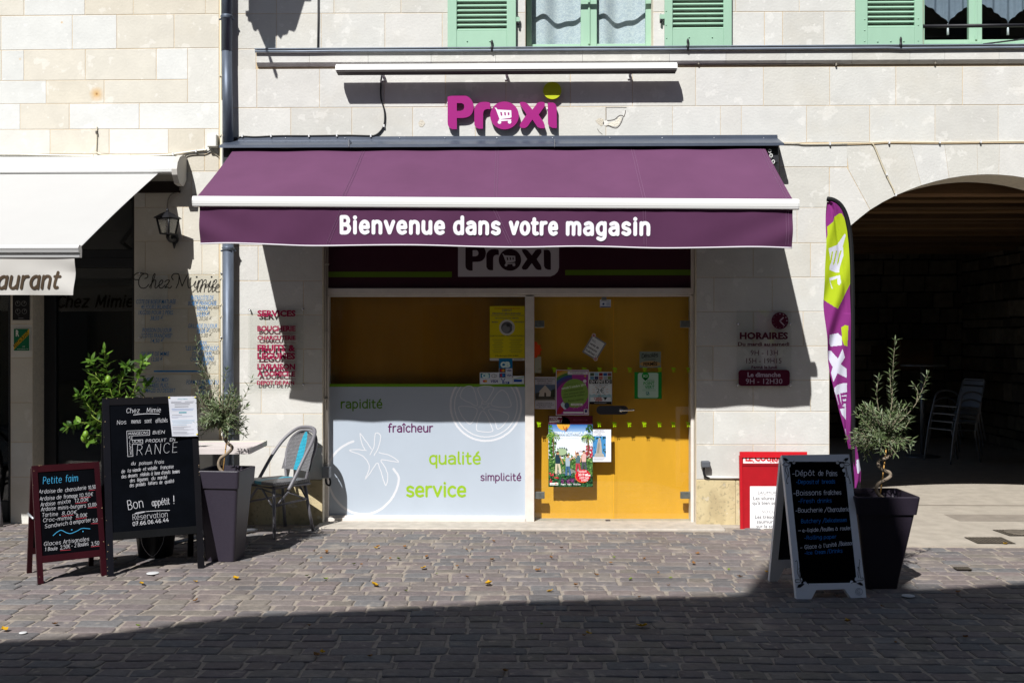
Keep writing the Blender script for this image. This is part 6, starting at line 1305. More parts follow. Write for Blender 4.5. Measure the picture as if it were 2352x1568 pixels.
for ws in ((('du', 1495, 25, 1545, 22), ('poisson', 1588, 22, 1732, 14), ('frais', 1760, 12, 1868, 4)), (('de', 1385, 118, 1425, 112), ('la', 1455, 108, 1492, 104), ('viande', 1512, 103, 1607, 92), ('et', 1632, 88, 1668, 84), ('volaille', 1685, 83, 1792, 72), ('française', 1830, 72, 1980, 58)), (('des', 1385, 176, 1440, 170), ('desserts', 1462, 167, 1568, 156), ('réalisés', 1600, 152, 1705, 142), ('à', 1722, 140, 1742, 138), ('base', 1765, 136, 1825, 130), ("d'oeufs", 1842, 130, 1942, 120), ('fermiers', 1968, 122, 2050, 112)),
    (('des', 1483, 220, 1538, 214), ('légumes', 1565, 212, 1690, 198), ('du', 1727, 194, 1770, 190), ('marché', 1800, 188, 1905, 178)), (('des', 1480, 276, 1528, 270), ('produits', 1552, 268, 1660, 256), ('laitiers', 1690, 250, 1795, 242), ('de', 1818, 240, 1852, 236), ('qualité', 1880, 234, 1985, 222))):
    for s_, x0, y0, x1, y1 in ws: a.stroke(s_, *z(x0, y0), *z(x1, y1), 5.4, .7, WHT, jit=.14, slant=.22)
    a.flush('chalk_line', chk, so_)
a.stroke('Bon', *z(1462, 535), *z(1640, 503), 15, 1.25, WHT, jit=.1); a.stroke('appétit', *z(1735, 492), *z(1938, 468), 10.5, 1.15, WHT, jit=.1); a.stroke('!', *z(1980, 465), *z(1992, 464), 13, 1.6, WHT)
a.line([z(1935, 540), z(1790, 545), z(1600, 560), z(1540, 578), z(1600, 572), z(1670, 552)], 1.2, WHT); a.flush('chalk_line', chk, so_); a.stroke('Réservation', *z(1515, 652), *z(1915, 612), 9, .9, 'a9a9ae', jit=.15); a.flush('chalk_line', chk, so_); a.stroke('07.66.06.46.44', *z(1515, 718), *z(1925, 668), 6.2, 1.0, 'c9c9ce', jit=.15)
a.flush('chalk_line', chk, so_)
# chain hanging below
m = MB(); pts = crom([fr(w_*.36, .3, -.1), fr(w_*.40, .2, -.16), fr(w_*.50, .13, -.2), fr(w_*.60, .2, -.2), fr(w_*.64, .3, -.2)], 8); m.tube(pts, .002, 5, lin('77777a')); m.build('chain', mat('stay_metal'), t)
# sheet pinned to the board's corner
ps_ = [(394, 1003), (453.5, 1002), (450.5, 910), (386, 911)]
def shn(v): return v
a = Art(fr, .006); P4 = [a.q(*p) for p in ps_]
def curl(u, v): p = P4[0].lerp(P4[1], u).lerp(P4[3].lerp(P4[2], u), v); return fr(p.x, p.y, .004 + .022*(1-v)**2*(.4+abs(u-.6)) + .004*math.sin(v*9)*(1-u))
a.grid(curl, 12, 16, lin('d9dbe4'))
def cz(u, v, d=.0012): return curl(u, v) + fr.n*d
def cline(u0, u1, v, th, col): a.add([cz(u0+(u1-u0)*k/5, v+dv) for dv in (-th, th) for k in range(6)], [(k, k+1, k+7, k+6) for k in range(5)], lin(col))
fa2 = font_mesh('Chez Mimie', .0); mx_ = max(v.x for v in fa2[0]); a.add([cz(.32+.36*v.x/mx_, .925+.035*v.y, .0016) for v in fa2[0]], fa2[1], lin('4aa6b4'))
for v, u0, u1, c in ((.87, .08, .45, '9a9aa4'), (.87, .58, .92, '9a9aa4'), (.84, .08, .88, '8f8f98'), (.80, .2, .75, '55555c'), (.745, .2, .7, '55555c'), (.69, .08, .9, '9ab0d8'), (.655, .1, .86, '9ab0d8'), (.54, .08, .45, '9a9aa4'), (.50, .05, .86, 'aab0c4'), (.47, .06, .3, 'aab0c4'), (.40, .05, .9, 'a8c4d8'), (.37, .05, .9, 'a8c4d8'), (.33, .08, .8, 'a8c4d8'), (.29, .05, .6, 'a8c4d8'), (.24, .05, .75, '9a9aa4'), (.20, .05, .48, '9a9aa4'), (.17, .05, .86, 'b0b0ba'), (.10, .05, .6, '9a9aa4'), (.07, .05, .85, 'b0b0ba')): cline(u0, u1, v, .005, c)
cline(.34, .62, .60, .013, '3a9aa8')
pn = MB()
o = tag(a.build('menu_sheet', mat('thin_paper', None, .8, .1, trans=.2), origin=curl(.5, 1)), 'white printed menu sheet pinned to the corner of the tall black A-board', 'paper')
for u, v in ((.03, .975), (.96, .97), (.97, .04)): p = curl(u, v); pn.lathe(p, [(.007, 0), (.006, .006), (.002, .009)], 10, lin('d8c21c'), axis=(fr.u, fr.v, fr.n))
build_each(pn, 'pin', mat('pin', None, .4), o)
# pale grey board on the right
fr, w_, h, b, al = lean_frame((1830, 1376), (1990, 1371.5), (1790, 1044), (1951, 1043))
t = thing('chalkboard', 'A-board with a pale moulded frame listing bread and drinks, right of the door', 'chalkboard', fr.o + fr.u*w_/2)
gp = mat('grey_plastic', lin('eceef4'), .5, .4, bump=.1, bscale=150)
Q = lambda x, y: tuple(fr.pix(x, y)); inner = [Q(1811.5, 1059.5), Q(1939.5, 1059.5), Q(1969, 1337), Q(1840, 1339.5)]
m = MB(); m.prism(fr, [[(0, 0), Q(1864, 1375), Q(1875, 1354), Q(1940, 1352), Q(1955, 1372.5), (w_, 0), (w_, h), (0, h)], inner], -.035, 0)
m.build('front_frame', gp, t); m = MB(); m.prism(fr, [inner], -.02, -.008, lin('050507')); so_ = m.build('slate', chb, t)
bd = b*.5; ax = fr(0, h-.03, -.038); f2 = Fr(fr.o+bd, fr.u, ax-(fr.o+bd)); h2 = (ax-(fr.o+bd)).length
m = MB(); m.prism(f2, [[(0, 0), (.06, 0), (.1, .1), (w_-.1, .1), (w_-.06, 0), (w_, 0), (w_, h2), (0, h2)], [(.05, .16), (w_-.05, .16), (w_-.05, h2-.06), (.05, h2-.06)]], -.03, 0); m.build('rear_frame', gp, t)
m = MB(); m.prism(f2, [[(.05, .16), (w_-.05, .16), (w_-.05, h2-.06), (.05, h2-.06)]], -.02, -.01, lin('22242a')); m.build('rear_slate', chb, t)
a = Art(fr, .0012)                                    # corner scrolls: pale lobes with black line work
def scroll(pts, mirror=False):
    pass
z8 = lambda x, y: (1764+x/4, 1176+y/4)
def orn(f_, L_, w1):
    a.lay(L_)
    for pts in f_: a.line([p for p in pts], w1, '16181e')
def lobes(pts, col='eceef4'):
    for x, y, r in pts: a.circ(x, y, r, col, 12)
a.z = -.0065
lobes([(1812, 1068, 5), (1808, 1080, 4.5), (1811, 1092, 3.4), (1811, 1104, 2.6), (1824, 1061, 4), (1935, 1067, 5), (1940, 1079, 4.5), (1944, 1091, 3.4), (1949, 1103, 2.6), (1925, 1061, 4), (1838, 1331, 6), (1833, 1316, 4.6), (1832, 1300, 3.2), (1828, 1290, 2.6), (1850, 1338, 4), (1970, 1329, 6), (1972, 1314, 4.6), (1970, 1300, 3.2), (1971, 1289, 2.6), (1957, 1336, 4)])
a.z = .0008
orn([[z4_ for z4_ in [(1764+x/4, 784+y/4) for x, y in p]] for p in ([(240, 1095), (215, 1118), (180, 1112), (150, 1080), (140, 1068)], [(135, 1130), (160, 1110), (195, 1125), (180, 1142), (140, 1138), (133, 1128)], [(165, 1145), (158, 1180), (180, 1230), (190, 1240), (186, 1200), (172, 1150)], [(182, 1235), (170, 1275), (175, 1305), (184, 1295)], [(640, 1095), (665, 1118), (700, 1112), (728, 1080), (738, 1068)], [(695, 1125), (720, 1112), (750, 1125), (735, 1138), (700, 1135)], [(715, 1145), (722, 1180), (735, 1240), (722, 1235), (712, 1160)], [(735, 1235), (750, 1275), (757, 1300), (748, 1298)])], 2, 1.1)
orn([[z8(x, y) for x, y in p] for p in ([(250, 450), (265, 445), (270, 480), (272, 560), (300, 620), (290, 640), (255, 640), (250, 620), (285, 618), (320, 632), (365, 645), (370, 662)], [(278, 520), (292, 515), (285, 560), (300, 610)], [(835, 432), (842, 445), (836, 500), (842, 560), (850, 600), (870, 600), (872, 620), (840, 625), (800, 632), (765, 650)], [(820, 510), (832, 505), (825, 560), (832, 600)])], 3, 1.0)
a.lay(4)
for p in ([(268, 690), (275, 665), (300, 655), (335, 655), (320, 672), (295, 690)], [(812, 650), (845, 640), (868, 655), (872, 672), (850, 670)]): a.poly([z8(x, y) for x, y in p], '16181e')
for p in ([(140, 1068), (165, 1070), (190, 1090), (160, 1100), (143, 1085)], [(738, 1068), (712, 1070), (690, 1090), (718, 1098), (735, 1085)]): a.poly([(1764+x/4, 784+y/4) for x, y in p], '16181e')
a.line(arc(z8(835, 728)[0], z8(835, 728)[1], 8, 0, 360, 20), .8, '8a8f9a', False); a.line(arc(z8(835, 728)[0], z8(835, 728)[1], 5, 60, 300, 14), .8, '868b96', False); a.text('CA', 1970, 1361, 1976, 1361, 4, '868b96', 0)
a.build('scrollwork', mat('scroll', None, .5, .3), t)
a = Art(fr, -.0068); WB, BB = 'e6eaf4', '3a86d8'
for s_, x0, x1, y0, y1, xh, c, ww in (('-Dépôt', 1820, 1872, 1092, 1091, 8.5, WB, 1.6), ('de', 1880, 1892, 1091, 1091, 8, WB, 1.5), ('Pains', 1899, 1924, 1092, 1092, 8.5, WB, 1.6), ('-Deposit', 1829, 1871, 1110, 1110, 6.4, BB, 1.3), ('of', 1874, 1882, 1110, 1110, 6.4, BB, 1.3), ('breads', 1889, 1919, 1109.5, 1109, 6.4, BB, 1.3), ('-Boissons', 1823, 1887, 1137, 1135.5, 8, WB, 1.6), ('fraîches', 1893, 1933, 1135.5, 1134.5, 7, WB, 1.5), ('-Fresh', 1834, 1872, 1154, 1153.5, 6.6, BB, 1.3), ('drinks', 1878, 1911, 1153.5, 1153, 6.6, BB, 1.3),
    ('-Boucherie', 1828, 1890, 1176, 1174.5, 7, WB, 1.5), ('/', 1894, 1900, 1175, 1175, 7.5, WB, 1.4), ('Charcuterie', 1902, 1952, 1174.5, 1173, 7, WB, 1.5), ('Butchery', 1841, 1886, 1200.5, 1199, 6.4, BB, 1.3), ('/', 1890, 1895, 1199, 1199, 7, BB, 1.3), ('Delicatessen', 1896, 1946, 1198.5, 1197, 6.2, BB, 1.3), ('-', 1833, 1841, 1221, 1220.5, 6, WB, 1.4), ('e-liqide', 1844, 1881, 1221.5, 1219, 5.8, WB, 1.4), ('/', 1884, 1888, 1219, 1219, 7, WB, 1.3), ('feuilles', 1889, 1916, 1219, 1217.5, 6, WB, 1.4), ('à', 1920, 1925, 1217.5, 1217, 5.4, WB, 1.3), ('rouler', 1931, 1956, 1217, 1215.5, 6, WB, 1.4),
    ('-Rolling', 1848, 1889, 1238.5, 1236.5, 6, BB, 1.3), ('paper', 1893, 1922, 1236.5, 1235, 5.6, BB, 1.3), ('-', 1839, 1844, 1260.5, 1260, 6, WB, 1.4), ('Glace', 1849, 1877, 1260, 1257.5, 6.2, WB, 1.5), ('à', 1881, 1887, 1257.5, 1257, 5.6, WB, 1.3), ("l'unité", 1893, 1923, 1256.5, 1253, 6.2, WB, 1.5), ('/', 1927, 1931, 1253, 1252.5, 7, WB, 1.3), ('Boissons', 1932, 1966, 1252, 1250, 6.2, WB, 1.5), ('-Ice', 1849, 1867, 1273, 1272, 5.6, BB, 1.3), ('Cream', 1873, 1897, 1271.5, 1270, 5.8, BB, 1.3), ('/', 1901, 1905, 1270, 1269.5, 6.5, BB, 1.2), ('Drinks', 1906, 1936, 1269, 1267.5, 6, BB, 1.3)):
    a.stroke(s_, x0, y0, x1, y1, xh, ww*.75, c, jit=.13, slant=.14); a.flush('chalk_line', chk, so_)
a.flush('chalk_line', chk, so_)

# ================================================================== TABLE AND CHAIRS
TZ = .80; pa, pb = G(574, 1030, TZ), G(613.6, 1011, TZ); ud = V((pa.x-pb.x, pa.y-pb.y, 0)); dd = ud.length; ud.normalize(); wd = V((ud.y, -ud.x, 0)); wd = wd if wd.x < 0 else -wd
t = thing('cafe_table', 'square cafe table with a pale slatted top by the wall', 'table', (pa+pb)/2*0 + V(((pa.x+pb.x)/2+wd.x*.36, (pa.y+pb.y)/2+wd.y*.36, 0)))
m = MB(); top_ = mat('table_top', None, .6, .3, nz=.12, nscale=9, stretch=(.4, 3, 1))
for k in range(7): m.box(pb - V((0, 0, .045)) + ud*dd*(k/7) + ud*.001, ud*(dd/7-.003), wd*.74, (0, 0, .045), tuple(v*ru(.9, 1.05) for v in lin('cfcbc4')[:3])+(1,))
lab(m.build('table_top', top_, t, fix=True), 'pale weathered slatted top')
m = MB(); c = t.location; m.tube([c+V((0, 0, .03)), c+V((0, 0, TZ-.032))], .032, 14); m.build('pedestal', mat('grey_metal', lin('7c7f85'), .4, .5, .6), t)
for k in range(4):
    an = R(45+k*90); m = MB(); d_ = ud*math.cos(an)+wd*math.sin(an); m.tube([c+V((0, 0, .05))+d_*.03, c+d_*.34+V((0, 0, .022)), c+d_*.40+V((0, 0, .016))], [.022, .016, .018], 8); m.build('foot', mat('grey_metal'), t)
weave = bpy.data.materials.new('weave'); weave.use_nodes = True
def _w():
    N, L = weave.node_tree.nodes, weave.node_tree.links; p = N['Principled BSDF']; p.inputs['Roughness'].default_value = .45
    a_ = N.new('ShaderNodeVertexColor'); a_.layer_name = 'Col'; tc = N.new('ShaderNodeTexCoord'); br_ = N.new('ShaderNodeTexBrick'); br_.inputs['Scale'].default_value = 1; br_.inputs['Mortar Size'].default_value = .0026; br_.inputs['Brick Width'].default_value = .016; br_.inputs['Row Height'].default_value = .012
    br_.inputs['Color1'].default_value = (1, 1, 1, 1); br_.inputs['Color2'].default_value = (.72, .72, .72, 1); br_.inputs['Mortar'].default_value = (.3, .3, .3, 1)
    uv = N.new('ShaderNodeUVMap'); L.new(uv.outputs[0], br_.inputs[0]); mx = N.new('ShaderNodeMix'); mx.data_type = 'RGBA'; mx.blend_type = 'MULTIPLY'; mx.inputs[0].default_value = 1
    L.new(a_.outputs[0], mx.inputs[6]); L.new(br_.outputs[0], mx.inputs[7]); L.new(mx.outputs[2], p.inputs['Base Color'])
    b_ = N.new('ShaderNodeBump'); b_.inputs['Strength'].default_value = .6; b_.inputs['Distance'].default_value = .004; L.new(br_.outputs[0], b_.inputs['Height']); L.new(b_.outputs[0], p.inputs['Normal'])
_w()
def add_uv(ob, fn):
    me = ob.data; uv = me.uv_layers.new(name='UVMap')
    for l in me.loops: uv.data[l.index].uv = fn(me.vertices[l.vertex_index].co)
cane = mat('cane_frame', lin('757378'), .5, .4, .1)
def bistro_chair(label, cx, cy, fx, fy):
    n = math.hypot(fx, fy); f = V((fx/n, fy/n, 0)); r = V((f.y, -f.x, 0)); o = V((cx, cy, 0))
    T = lambda x, y, z: o + r*x + f*y + V((0, 0, z))
    t = thing('wicker_chair', label, 'chair', o, 'bistro chairs with a turquoise stripe')
    m = MB(); rings = []; tq, gy = lin('3cc4e4'), lin('8c8b8e')
    def seat(u, v, dz):
        x = -.21+.42*u; y = -.20+.42*v; k = 1 - .10*(1-v); ex = (abs(u-.5)*2)**6; ey = (abs(v-.5)*2)**6
        return T(x*k, y, .452 + dz*(1-.55*max(ex, ey)) + .012*v)
    cf = lambda u, v: tq if .385 < u < .615 else gy
    m.grid(lambda u, v: seat(u, v, .022), 28, 28, cf); m.grid(lambda u, v: seat(1-u, v, -.030), 28, 28, cf)
    for e in range(4):
        def sd(u, v, e=e):
            s_ = [(u, 0), (1, u), (1-u, 1), (0, 1-u)][e]; a_, b_ = seat(*s_, .022), seat(*s_, -.030); return b_.lerp(a_, v)
        m.grid(sd, 28, 3, (lambda u, v, e=e: (tq if (  .385 < u < .615 and e % 2 == 0) else gy)))
    so = m.build('seat', weave, t); add_uv(so, lambda p: ((V((p.x, p.y, 0))).dot(r)+p.z*.7, (V((p.x, p.y, 0))).dot(f)+p.z*.7))
    # back panel: arched, leaning and slightly dished
    def bk_(u, v, dz=0):
        z = .53 + .335*v; hw = .185*math.sqrt(max(.02, 1-max(0, (v-.45)/.55)**2.2)); x = -hw + 2*hw*u
        return T(x, -.19-.115*v - .018*(1-(u*2-1)**2) + dz, z)
    m = MB(); m.grid(bk_, 26, 26, cf); m.grid(lambda u, v: bk_(1-u, v, -.012), 26, 26, cf)
    bo_ = m.build('backrest', weave, t); add_uv(bo_, lambda p: (V((p.x, p.y, 0)).dot(r), p.z))
    hoop = crom([T(.225, .07, .40), T(.225, .0, .50), T(.215, -.12, .67), T(.19, -.23, .80), T(.12, -.315, .885), T(0, -.335, .905), T(-.12, -.315, .885), T(-.19, -.23, .80), T(-.215, -.12, .67), T(-.225, .0, .50), T(-.225, .07, .40)], 6)
    m = MB(); m.tube(hoop, .0155, 10); m.build('arm_hoop', cane, t)
    m = MB(); m.tube(crom([T(.13, -.2, .44), T(.16, -.215, .56), T(.185, -.255, .70), T(.165, -.295, .80), T(.09, -.322, .862), T(0, -.328, .876), T(-.09, -.322, .862), T(-.165, -.295, .80), T(-.185, -.255, .70), T(-.16, -.215, .56), T(-.13, -.2, .44)], 5), .013, 8); m.build('back_frame', cane, t)
    for sx in (1, -1):
        m = MB(); m.tube([T(.18*sx, .19, .44), T(.20*sx, .205, .22), T(.215*sx, .215, .0)], .0145, 10); m.build('leg', cane, t)
        m = MB(); m.tube([T(.15*sx, -.17, .44), T(.17*sx, -.20, .22), T(.19*sx, -.235, .0)], .0145, 10); m.build('leg', cane, t)
        m = MB(); m.tube([T(.197*sx, .2, .26), T(.21*sx, .06, .38)], .009, 6); m.tube([T(.21*sx, .06, .38), T(.165*sx, -.195, .28)], .009, 6); m.tube([T(.19*sx, .2, .27), T(.166*sx, -.195, .29)], .010, 6); m.build('side_brace', cane, t)
    for y_, z_ in ((.2, .27), (-.195, .29)):
        m = MB(); w__ = .19 if y_ > 0 else .165; m.tube([T(-w__, y_, z_-.02), T(-.03, y_, z_+.14), T(.03, y_, z_+.14), T(w__, y_, z_-.02)], .009, 6); m.build('cross_brace', cane, t)
    m = MB(); ring_ = [T(.19*sx, .19*sy, .425) for sx, sy in ((1, 1), (-1, 1), (-1, -1), (1, -1))]; m.tube(ring_, .012, 8, closed=True); m.build('seat_frame', cane, t)
    return t
bistro_chair('woven grey bistro chair with a turquoise stripe, right of the cafe table', -2.25, -.42, -.60, -.80)
bistro_chair('woven bistro chair half out of frame in the shade at the left edge', W(-42, 1150).x, -.28, .85, -.52)
# passage: stacked metal chairs and a tall table
alu = mat('alu_chair', lin('8c909a'), .3, .6, .4)
def metal_chair(o, f):
    f = f.normalized(); r = V((f.y, -f.x, 0)); T = lambda x, y, z: o + r*x + f*y + V((0, 0, z))
    t = thing('metal_chair', 'slatted aluminium armchair in the stack inside the archway', 'chair', o, 'aluminium armchairs stacked in the passage')
    for sx in (1, -1):
        m = MB(); m.tube(crom([T(.25*sx, .26, 0), T(.245*sx, .2, .4), T(.245*sx, .14, .62), T(.245*sx, -.02, .67), T(.235*sx, -.18, .64), T(.235*sx, -.22, .6)], 5), .0125, 8); m.build('arm_leg', alu, t)
        m = MB(); m.tube([T(.21*sx, -.30, 0), T(.215*sx, -.2, .40), T(.21*sx, -.22, .55), T(.2*sx, -.30, .80)], .0125, 8); m.build('back_leg', alu, t)
    m = MB(); m.tube([T(.2, -.30, .80), T(.17, -.31, .83), T(-.17, -.31, .83), T(-.2, -.30, .80)], .0125, 8); m.build('top_rail', alu, t)
    for k in range(4):
        m = MB(); z = .53+k*.075; m.box(T(-.2, -.212-k*.026, z), r*.4, V((0, 0, .055))-f*.018, f*.004); m.build('back_slat', alu, t, fix=True)
    for k in range(5):
        m = MB(); m.box(T(-.21, -.2+k*.085, .44+.004*k), r*.42, f*.07, V((0, 0, .012))); m.build('seat_slat', alu, t, fix=True)
    return t
sx_ = G(2185, 1062); fdir = V((-.93, -.36, 0)); fd = fdir.normalized()
mc = metal_chair(V((sx_.x+.05, sx_.y+.1, 0)), fdir)
for k in range(1, 4): c_ = copy_tree(mc); c_.location = mc.location + V((0, 0, .105*k)) + fd*-.03*k
tb = G(2155, 1062); t = thing('bar_table', 'tall round bar table in the dark archway', 'table', (tb.x+.05, tb.y+.7, 0))
tx = t.location; tz_ = (W(2100, 837, tx.y)).z
m = MB(); m.lathe(tx+V((0, 0, tz_-.025)), [(.30, 0), (.31, .01), (.31, .02), (.30, .025)], 28); m.build('table_top', mat('grey_metal'), t)
m = MB(); m.tube([tx+V((0, 0, .03)), tx+V((0, 0, tz_-.02))], .035, 12); m.build('pedestal', mat('grey_metal'), t); m = MB(); m.lathe(tx, [(.24, 0), (.24, .015), (.05, .04)], 24); m.build('base', mat('grey_metal'), t)
m = MB(); p = tx+V((.16, .9, 0)); a_, b_ = W(2068, 852, p.y), W(2144, 780, p.y); m.bb(a_.x, b_.x, p.y, p.y+.4, a_.z, b_.z, lin('4a3320'), .008)
k_ = tag(m.build('wall_cabinet', mat('old_wood'), origin=(a_.x, p.y, a_.z)), 'brown wooden cabinet fixed in the gloom of the passage', 'cabinet')
m = MB(); m.bb(a_.x, b_.x, p.y-.012, p.y-.001, a_.z+.04, b_.z-.04, lin('55402c'), .004); m.build('door', mat('old_wood'), k_)
m = MB(); m.bb((a_.x+b_.x)/2-.04, (a_.x+b_.x)/2+.04, p.y+.4, PE-.05, a_.z+.1, b_.z-.1, lin('3a2a1c')); m.build('wall_bracket', mat('old_wood'), k_)
# wall lantern beside the white awning
lx = W(385, 500, -.20); t = thing('wall_lantern', 'black iron wall lantern with clear panes beside the white awning', 'lantern', W(402, 560, 0))
lp = lambda x, y: W(x, y, -.20)
def ringq(px, y, s=1.0): p = lp(px, y); r_ = s; return [p+V((math.cos(a_)*r_, math.sin(a_)*r_, 0)) for a_ in (R(25), R(115), R(205), R(295))]
m = MB(); m.loft([ringq(385, 502, .122), ringq(385, 500, .12), ringq(384.5, 490, .05), ringq(384.5, 486, .012)]); m.tube([lp(384.5, 488), lp(384.5, 483), lp(384.5, 481), lp(384.5, 477)], [.010, .016, .009, .003], 8); m.build('roof', BLK, t)
T4, B4 = ringq(385.5, 503, .094), ringq(386, 536.5, .066)
m = MB()
for i in range(4): m.tube([T4[i], B4[i]], .0095, 5)
m.tube(T4, .007, 5, closed=True); m.loft([ringq(386, 538.5, .072), ringq(386, 536, .072)]); m.build('cage', BLK, t)
lgl = glass('lantern_glass', (.75, .75, .72), .22, .35)
for i in range(4):
    q = MB(); j = (i+1) % 4; q.add([T4[i], T4[j], B4[j], B4[i]], [(0, 1, 2, 3)]); q.build('pane', lgl, t)
m = MB(); m.tube([lp(386, 534), lp(386, 520)], .022, 10, lin('5a5a5c')); m.tube([lp(386, 520), lp(386, 514), lp(386, 508)], [.018, .028, .012], 10, lin('c9c2b2')); m.build('bulb', mat('bulb', None, .3), t)
m = MB(); m.tube(crom([lp(386, 538), lp(386, 546), W(392, 553, -.13), W(399, 552, -.06), W(401, 548, -.01)], 5), .017, 10); e = W(401.5, 548, -.008); m.lathe(e, [(.035, .0), (.04, -.006), (.025, -.016), (.012, -.03)], 14, axis=(V((1, 0, 0)), V((0, 0, 1.35)), V((0, 1, 0)))); m.tube([W(400.5, 556, -.03), W(400.5, 564, -.025), W(400, 571, -.02)], [.022, .014, .004], 8); m.build('bracket', BLK, t)
# ================================================================== PLANTERS, TREES
potm = mat('planter_plastic', None, .45, .35, nz=.06, nscale=40, bump=.1, bscale=120); soilm = mat('soil', lin('2e241b'), .95, .1, nz=.4, nscale=40, bump=.6, bscale=60)
def planter(label, c, h, wb, wt, rot, col):
    t = thing('planter', label, 'planter', c); c = V(c); ca, sa = math.cos(rot), math.sin(rot)
    def ring(hw, z, r=.02):
        p = []
        for sx, sy in ((1, 1), (-1, 1), (-1, -1), (1, -1)):
            for k in range(4):
                a = math.atan2(sy, sx) - R(45) + R(30)*k; x, y = sx*(hw-r)+r*math.cos(a), sy*(hw-r)+r*math.sin(a); p.append(c+V((x*ca-y*sa, x*sa+y*ca, z)))
        return p
    rh = h*.19; wr = wb + (wt-wb)*.86
    m = MB(); m.loft([ring(wb, .0), ring(wb+.002, .01), ring(wr-.012, h-rh)], lin(col)); lab(m.build('body', potm, t), 'tapering square body')
    m = MB(); m.loft([ring(wr-.012, h-rh-.001), ring(wr, h-rh), ring(wt, h-.006), ring(wt-.003, h), ring(wt-.014, h), ring(wt-.02, h-.05), ring(wt-.05, h-.16)], lin(col), cap=False); m.build('rim', potm, t)
    m = MB(); m.loft([ring(wt-.05, h-.165), ring(wt-.05, h-.15)], (1, 1, 1, 1)); m.build('soil', soilm, t)
    return t
def leaf(mb, p, d, up, L_, w_, col, droop=.15):
    d = d.normalized(); s_ = d.cross(up); s_ = s_.normalized() if s_.length > 1e-4 else d.orthogonal().normalized(); n = s_.cross(d)
    q = lambda a, b, c_: p + d*(a*L_) + s_*(b*w_) + n*(c_*L_)
    vs = [q(0, 0, 0), q(.35, -.5, -.03), q(.35, .5, -.03), q(.42, 0, .02), q(.72, -.36, -.07), q(.72, .36, -.07), q(1, 0, -droop)]
    mb.add(vs, [(0, 1, 3), (0, 3, 2), (1, 4, 6, 3), (3, 6, 5, 2)], col, False)
oliv = mat('olive_leaf', None, .5, .35, trans=.22); lem = mat('citrus_leaf', None, .45, .3, trans=.25)
bark = mat('bark', None, .85, .15, nz=.3, nscale=30, bump=.5, bscale=50)
OC = [lin('5f6f45'), lin('6b7a50'), lin('556640'), lin('7d8a66'), lin('8a957a'), lin('4d5c3a'), lin('707d5a')]
def olive(label, base, Yp, spiral, stake, ball, br, sprigs, nt_, seed):
    rr = random.Random(seed); t = thing('olive_tree', label, 'tree', base); P = lambda x, y, dy=0.0: W(x, y, Yp+dy)
    m = MB(); m.tube(crom([P(*p) for p in spiral], 6), .0125, 8, lin('8a7c6c')); lab(m.build('trunk', bark, t), 'corkscrew trunk')
    m = MB(); m.tube([P(*stake[0]), P(*stake[1])], .005, 6, lin('c79a58')); m.build('stake', bark, t)
    f = MB(); w_ = MB(); C_ = P(*ball)
    def sprig(pts, dens, L0, taper=True):
        pl_ = crom(pts, 8); w_.tube(pl_, [.0038*(1-.7*i/len(pl_)) for i in range(len(pl_))], 5, lin('8d8470')); acc = 0; side = rr.uniform(0, 6)
        for a, b in zip(pl_, pl_[1:]):
            d = b-a; acc += d.length
            if acc > dens:
                acc = 0; side += 1.57 + rr.uniform(-.3, .3); dn = d.normalized(); o1 = dn.orthogonal().normalized(); o2 = dn.cross(o1)
                for k in (0, 1):
                    an = side + k*math.pi + rr.uniform(-.4, .4); out = o1*math.cos(an)+o2*math.sin(an); c = rr.choice(OC); kk = rr.uniform(.8, 1.2); c = tuple(v*kk for v in c[:3])+(1,)
                    leaf(f, b, dn*rr.uniform(.5, 1.0)+out*rr.uniform(.6, 1.1), dn*.6-out*.4+V((rr.uniform(-.3, .3), rr.uniform(-.3, .3), .5)), L0*rr.uniform(.75, 1.25), L0*.2, c)
        leaf(f, pl_[-1], pl_[-1]-pl_[-2], V((0, -1, .3)), L0*.8, L0*.17, rr.choice(OC))
    for sp in sprigs: sprig([P(*p) for p in sp], .018, .052)
    for k in range(nt_):
        an, el = rr.uniform(0, 6.283), rr.uniform(-.75, 1.25); d = V((math.cos(an)*math.cos(el), math.sin(an)*math.cos(el), math.sin(el))); l = br*rr.uniform(.55, 1.1)
        s0 = C_ + V((0, 0, -br*.35)) + d*br*.08; sprig([s0, s0+d*l*.5+V((0, 0, .03)), s0+d*l+V((0, 0, .06*rr.uniform(0, 1.2)))], .016, .048)
    build = lab(f.build('foliage', oliv, t), 'narrow silvery green leaves'); w_.build('twigs', bark, t)
# left planter
gl = G(504, 1290); PLY = gl.y + .12
planter('mauve grey tapered planter with an olive tree behind the tall black board', (gl.x+.01, PLY, 0), .70, .112, .178, R(-6), '322d38')
olive('young olive tree in the mauve grey planter beside the cafe table', (gl.x, PLY, .54), PLY, [(524, 1090), (508, 1080), (502, 1066), (507, 1052), (518, 1044), (530, 1034), (533, 1026), (524, 1018), (517, 1008), (519, 996), (520, 985)], [(511, 1096), (524, 980)], (509, 948), .195,
      [[(515, 965), (505, 920), (490, 880), (470, 850), (455, 815), (450, 780)], [(508, 950), (480, 915), (470, 870), (455, 830)], [(520, 960), (545, 930), (565, 905), (578, 870)], [(520, 950), (535, 920), (540, 900)], [(510, 945), (512, 905), (516, 870), (520, 850)], [(505, 955), (470, 950), (450, 935)], [(505, 950), (475, 930), (458, 905), (452, 885)], [(520, 955), (550, 945), (565, 935)]], 92, 3)
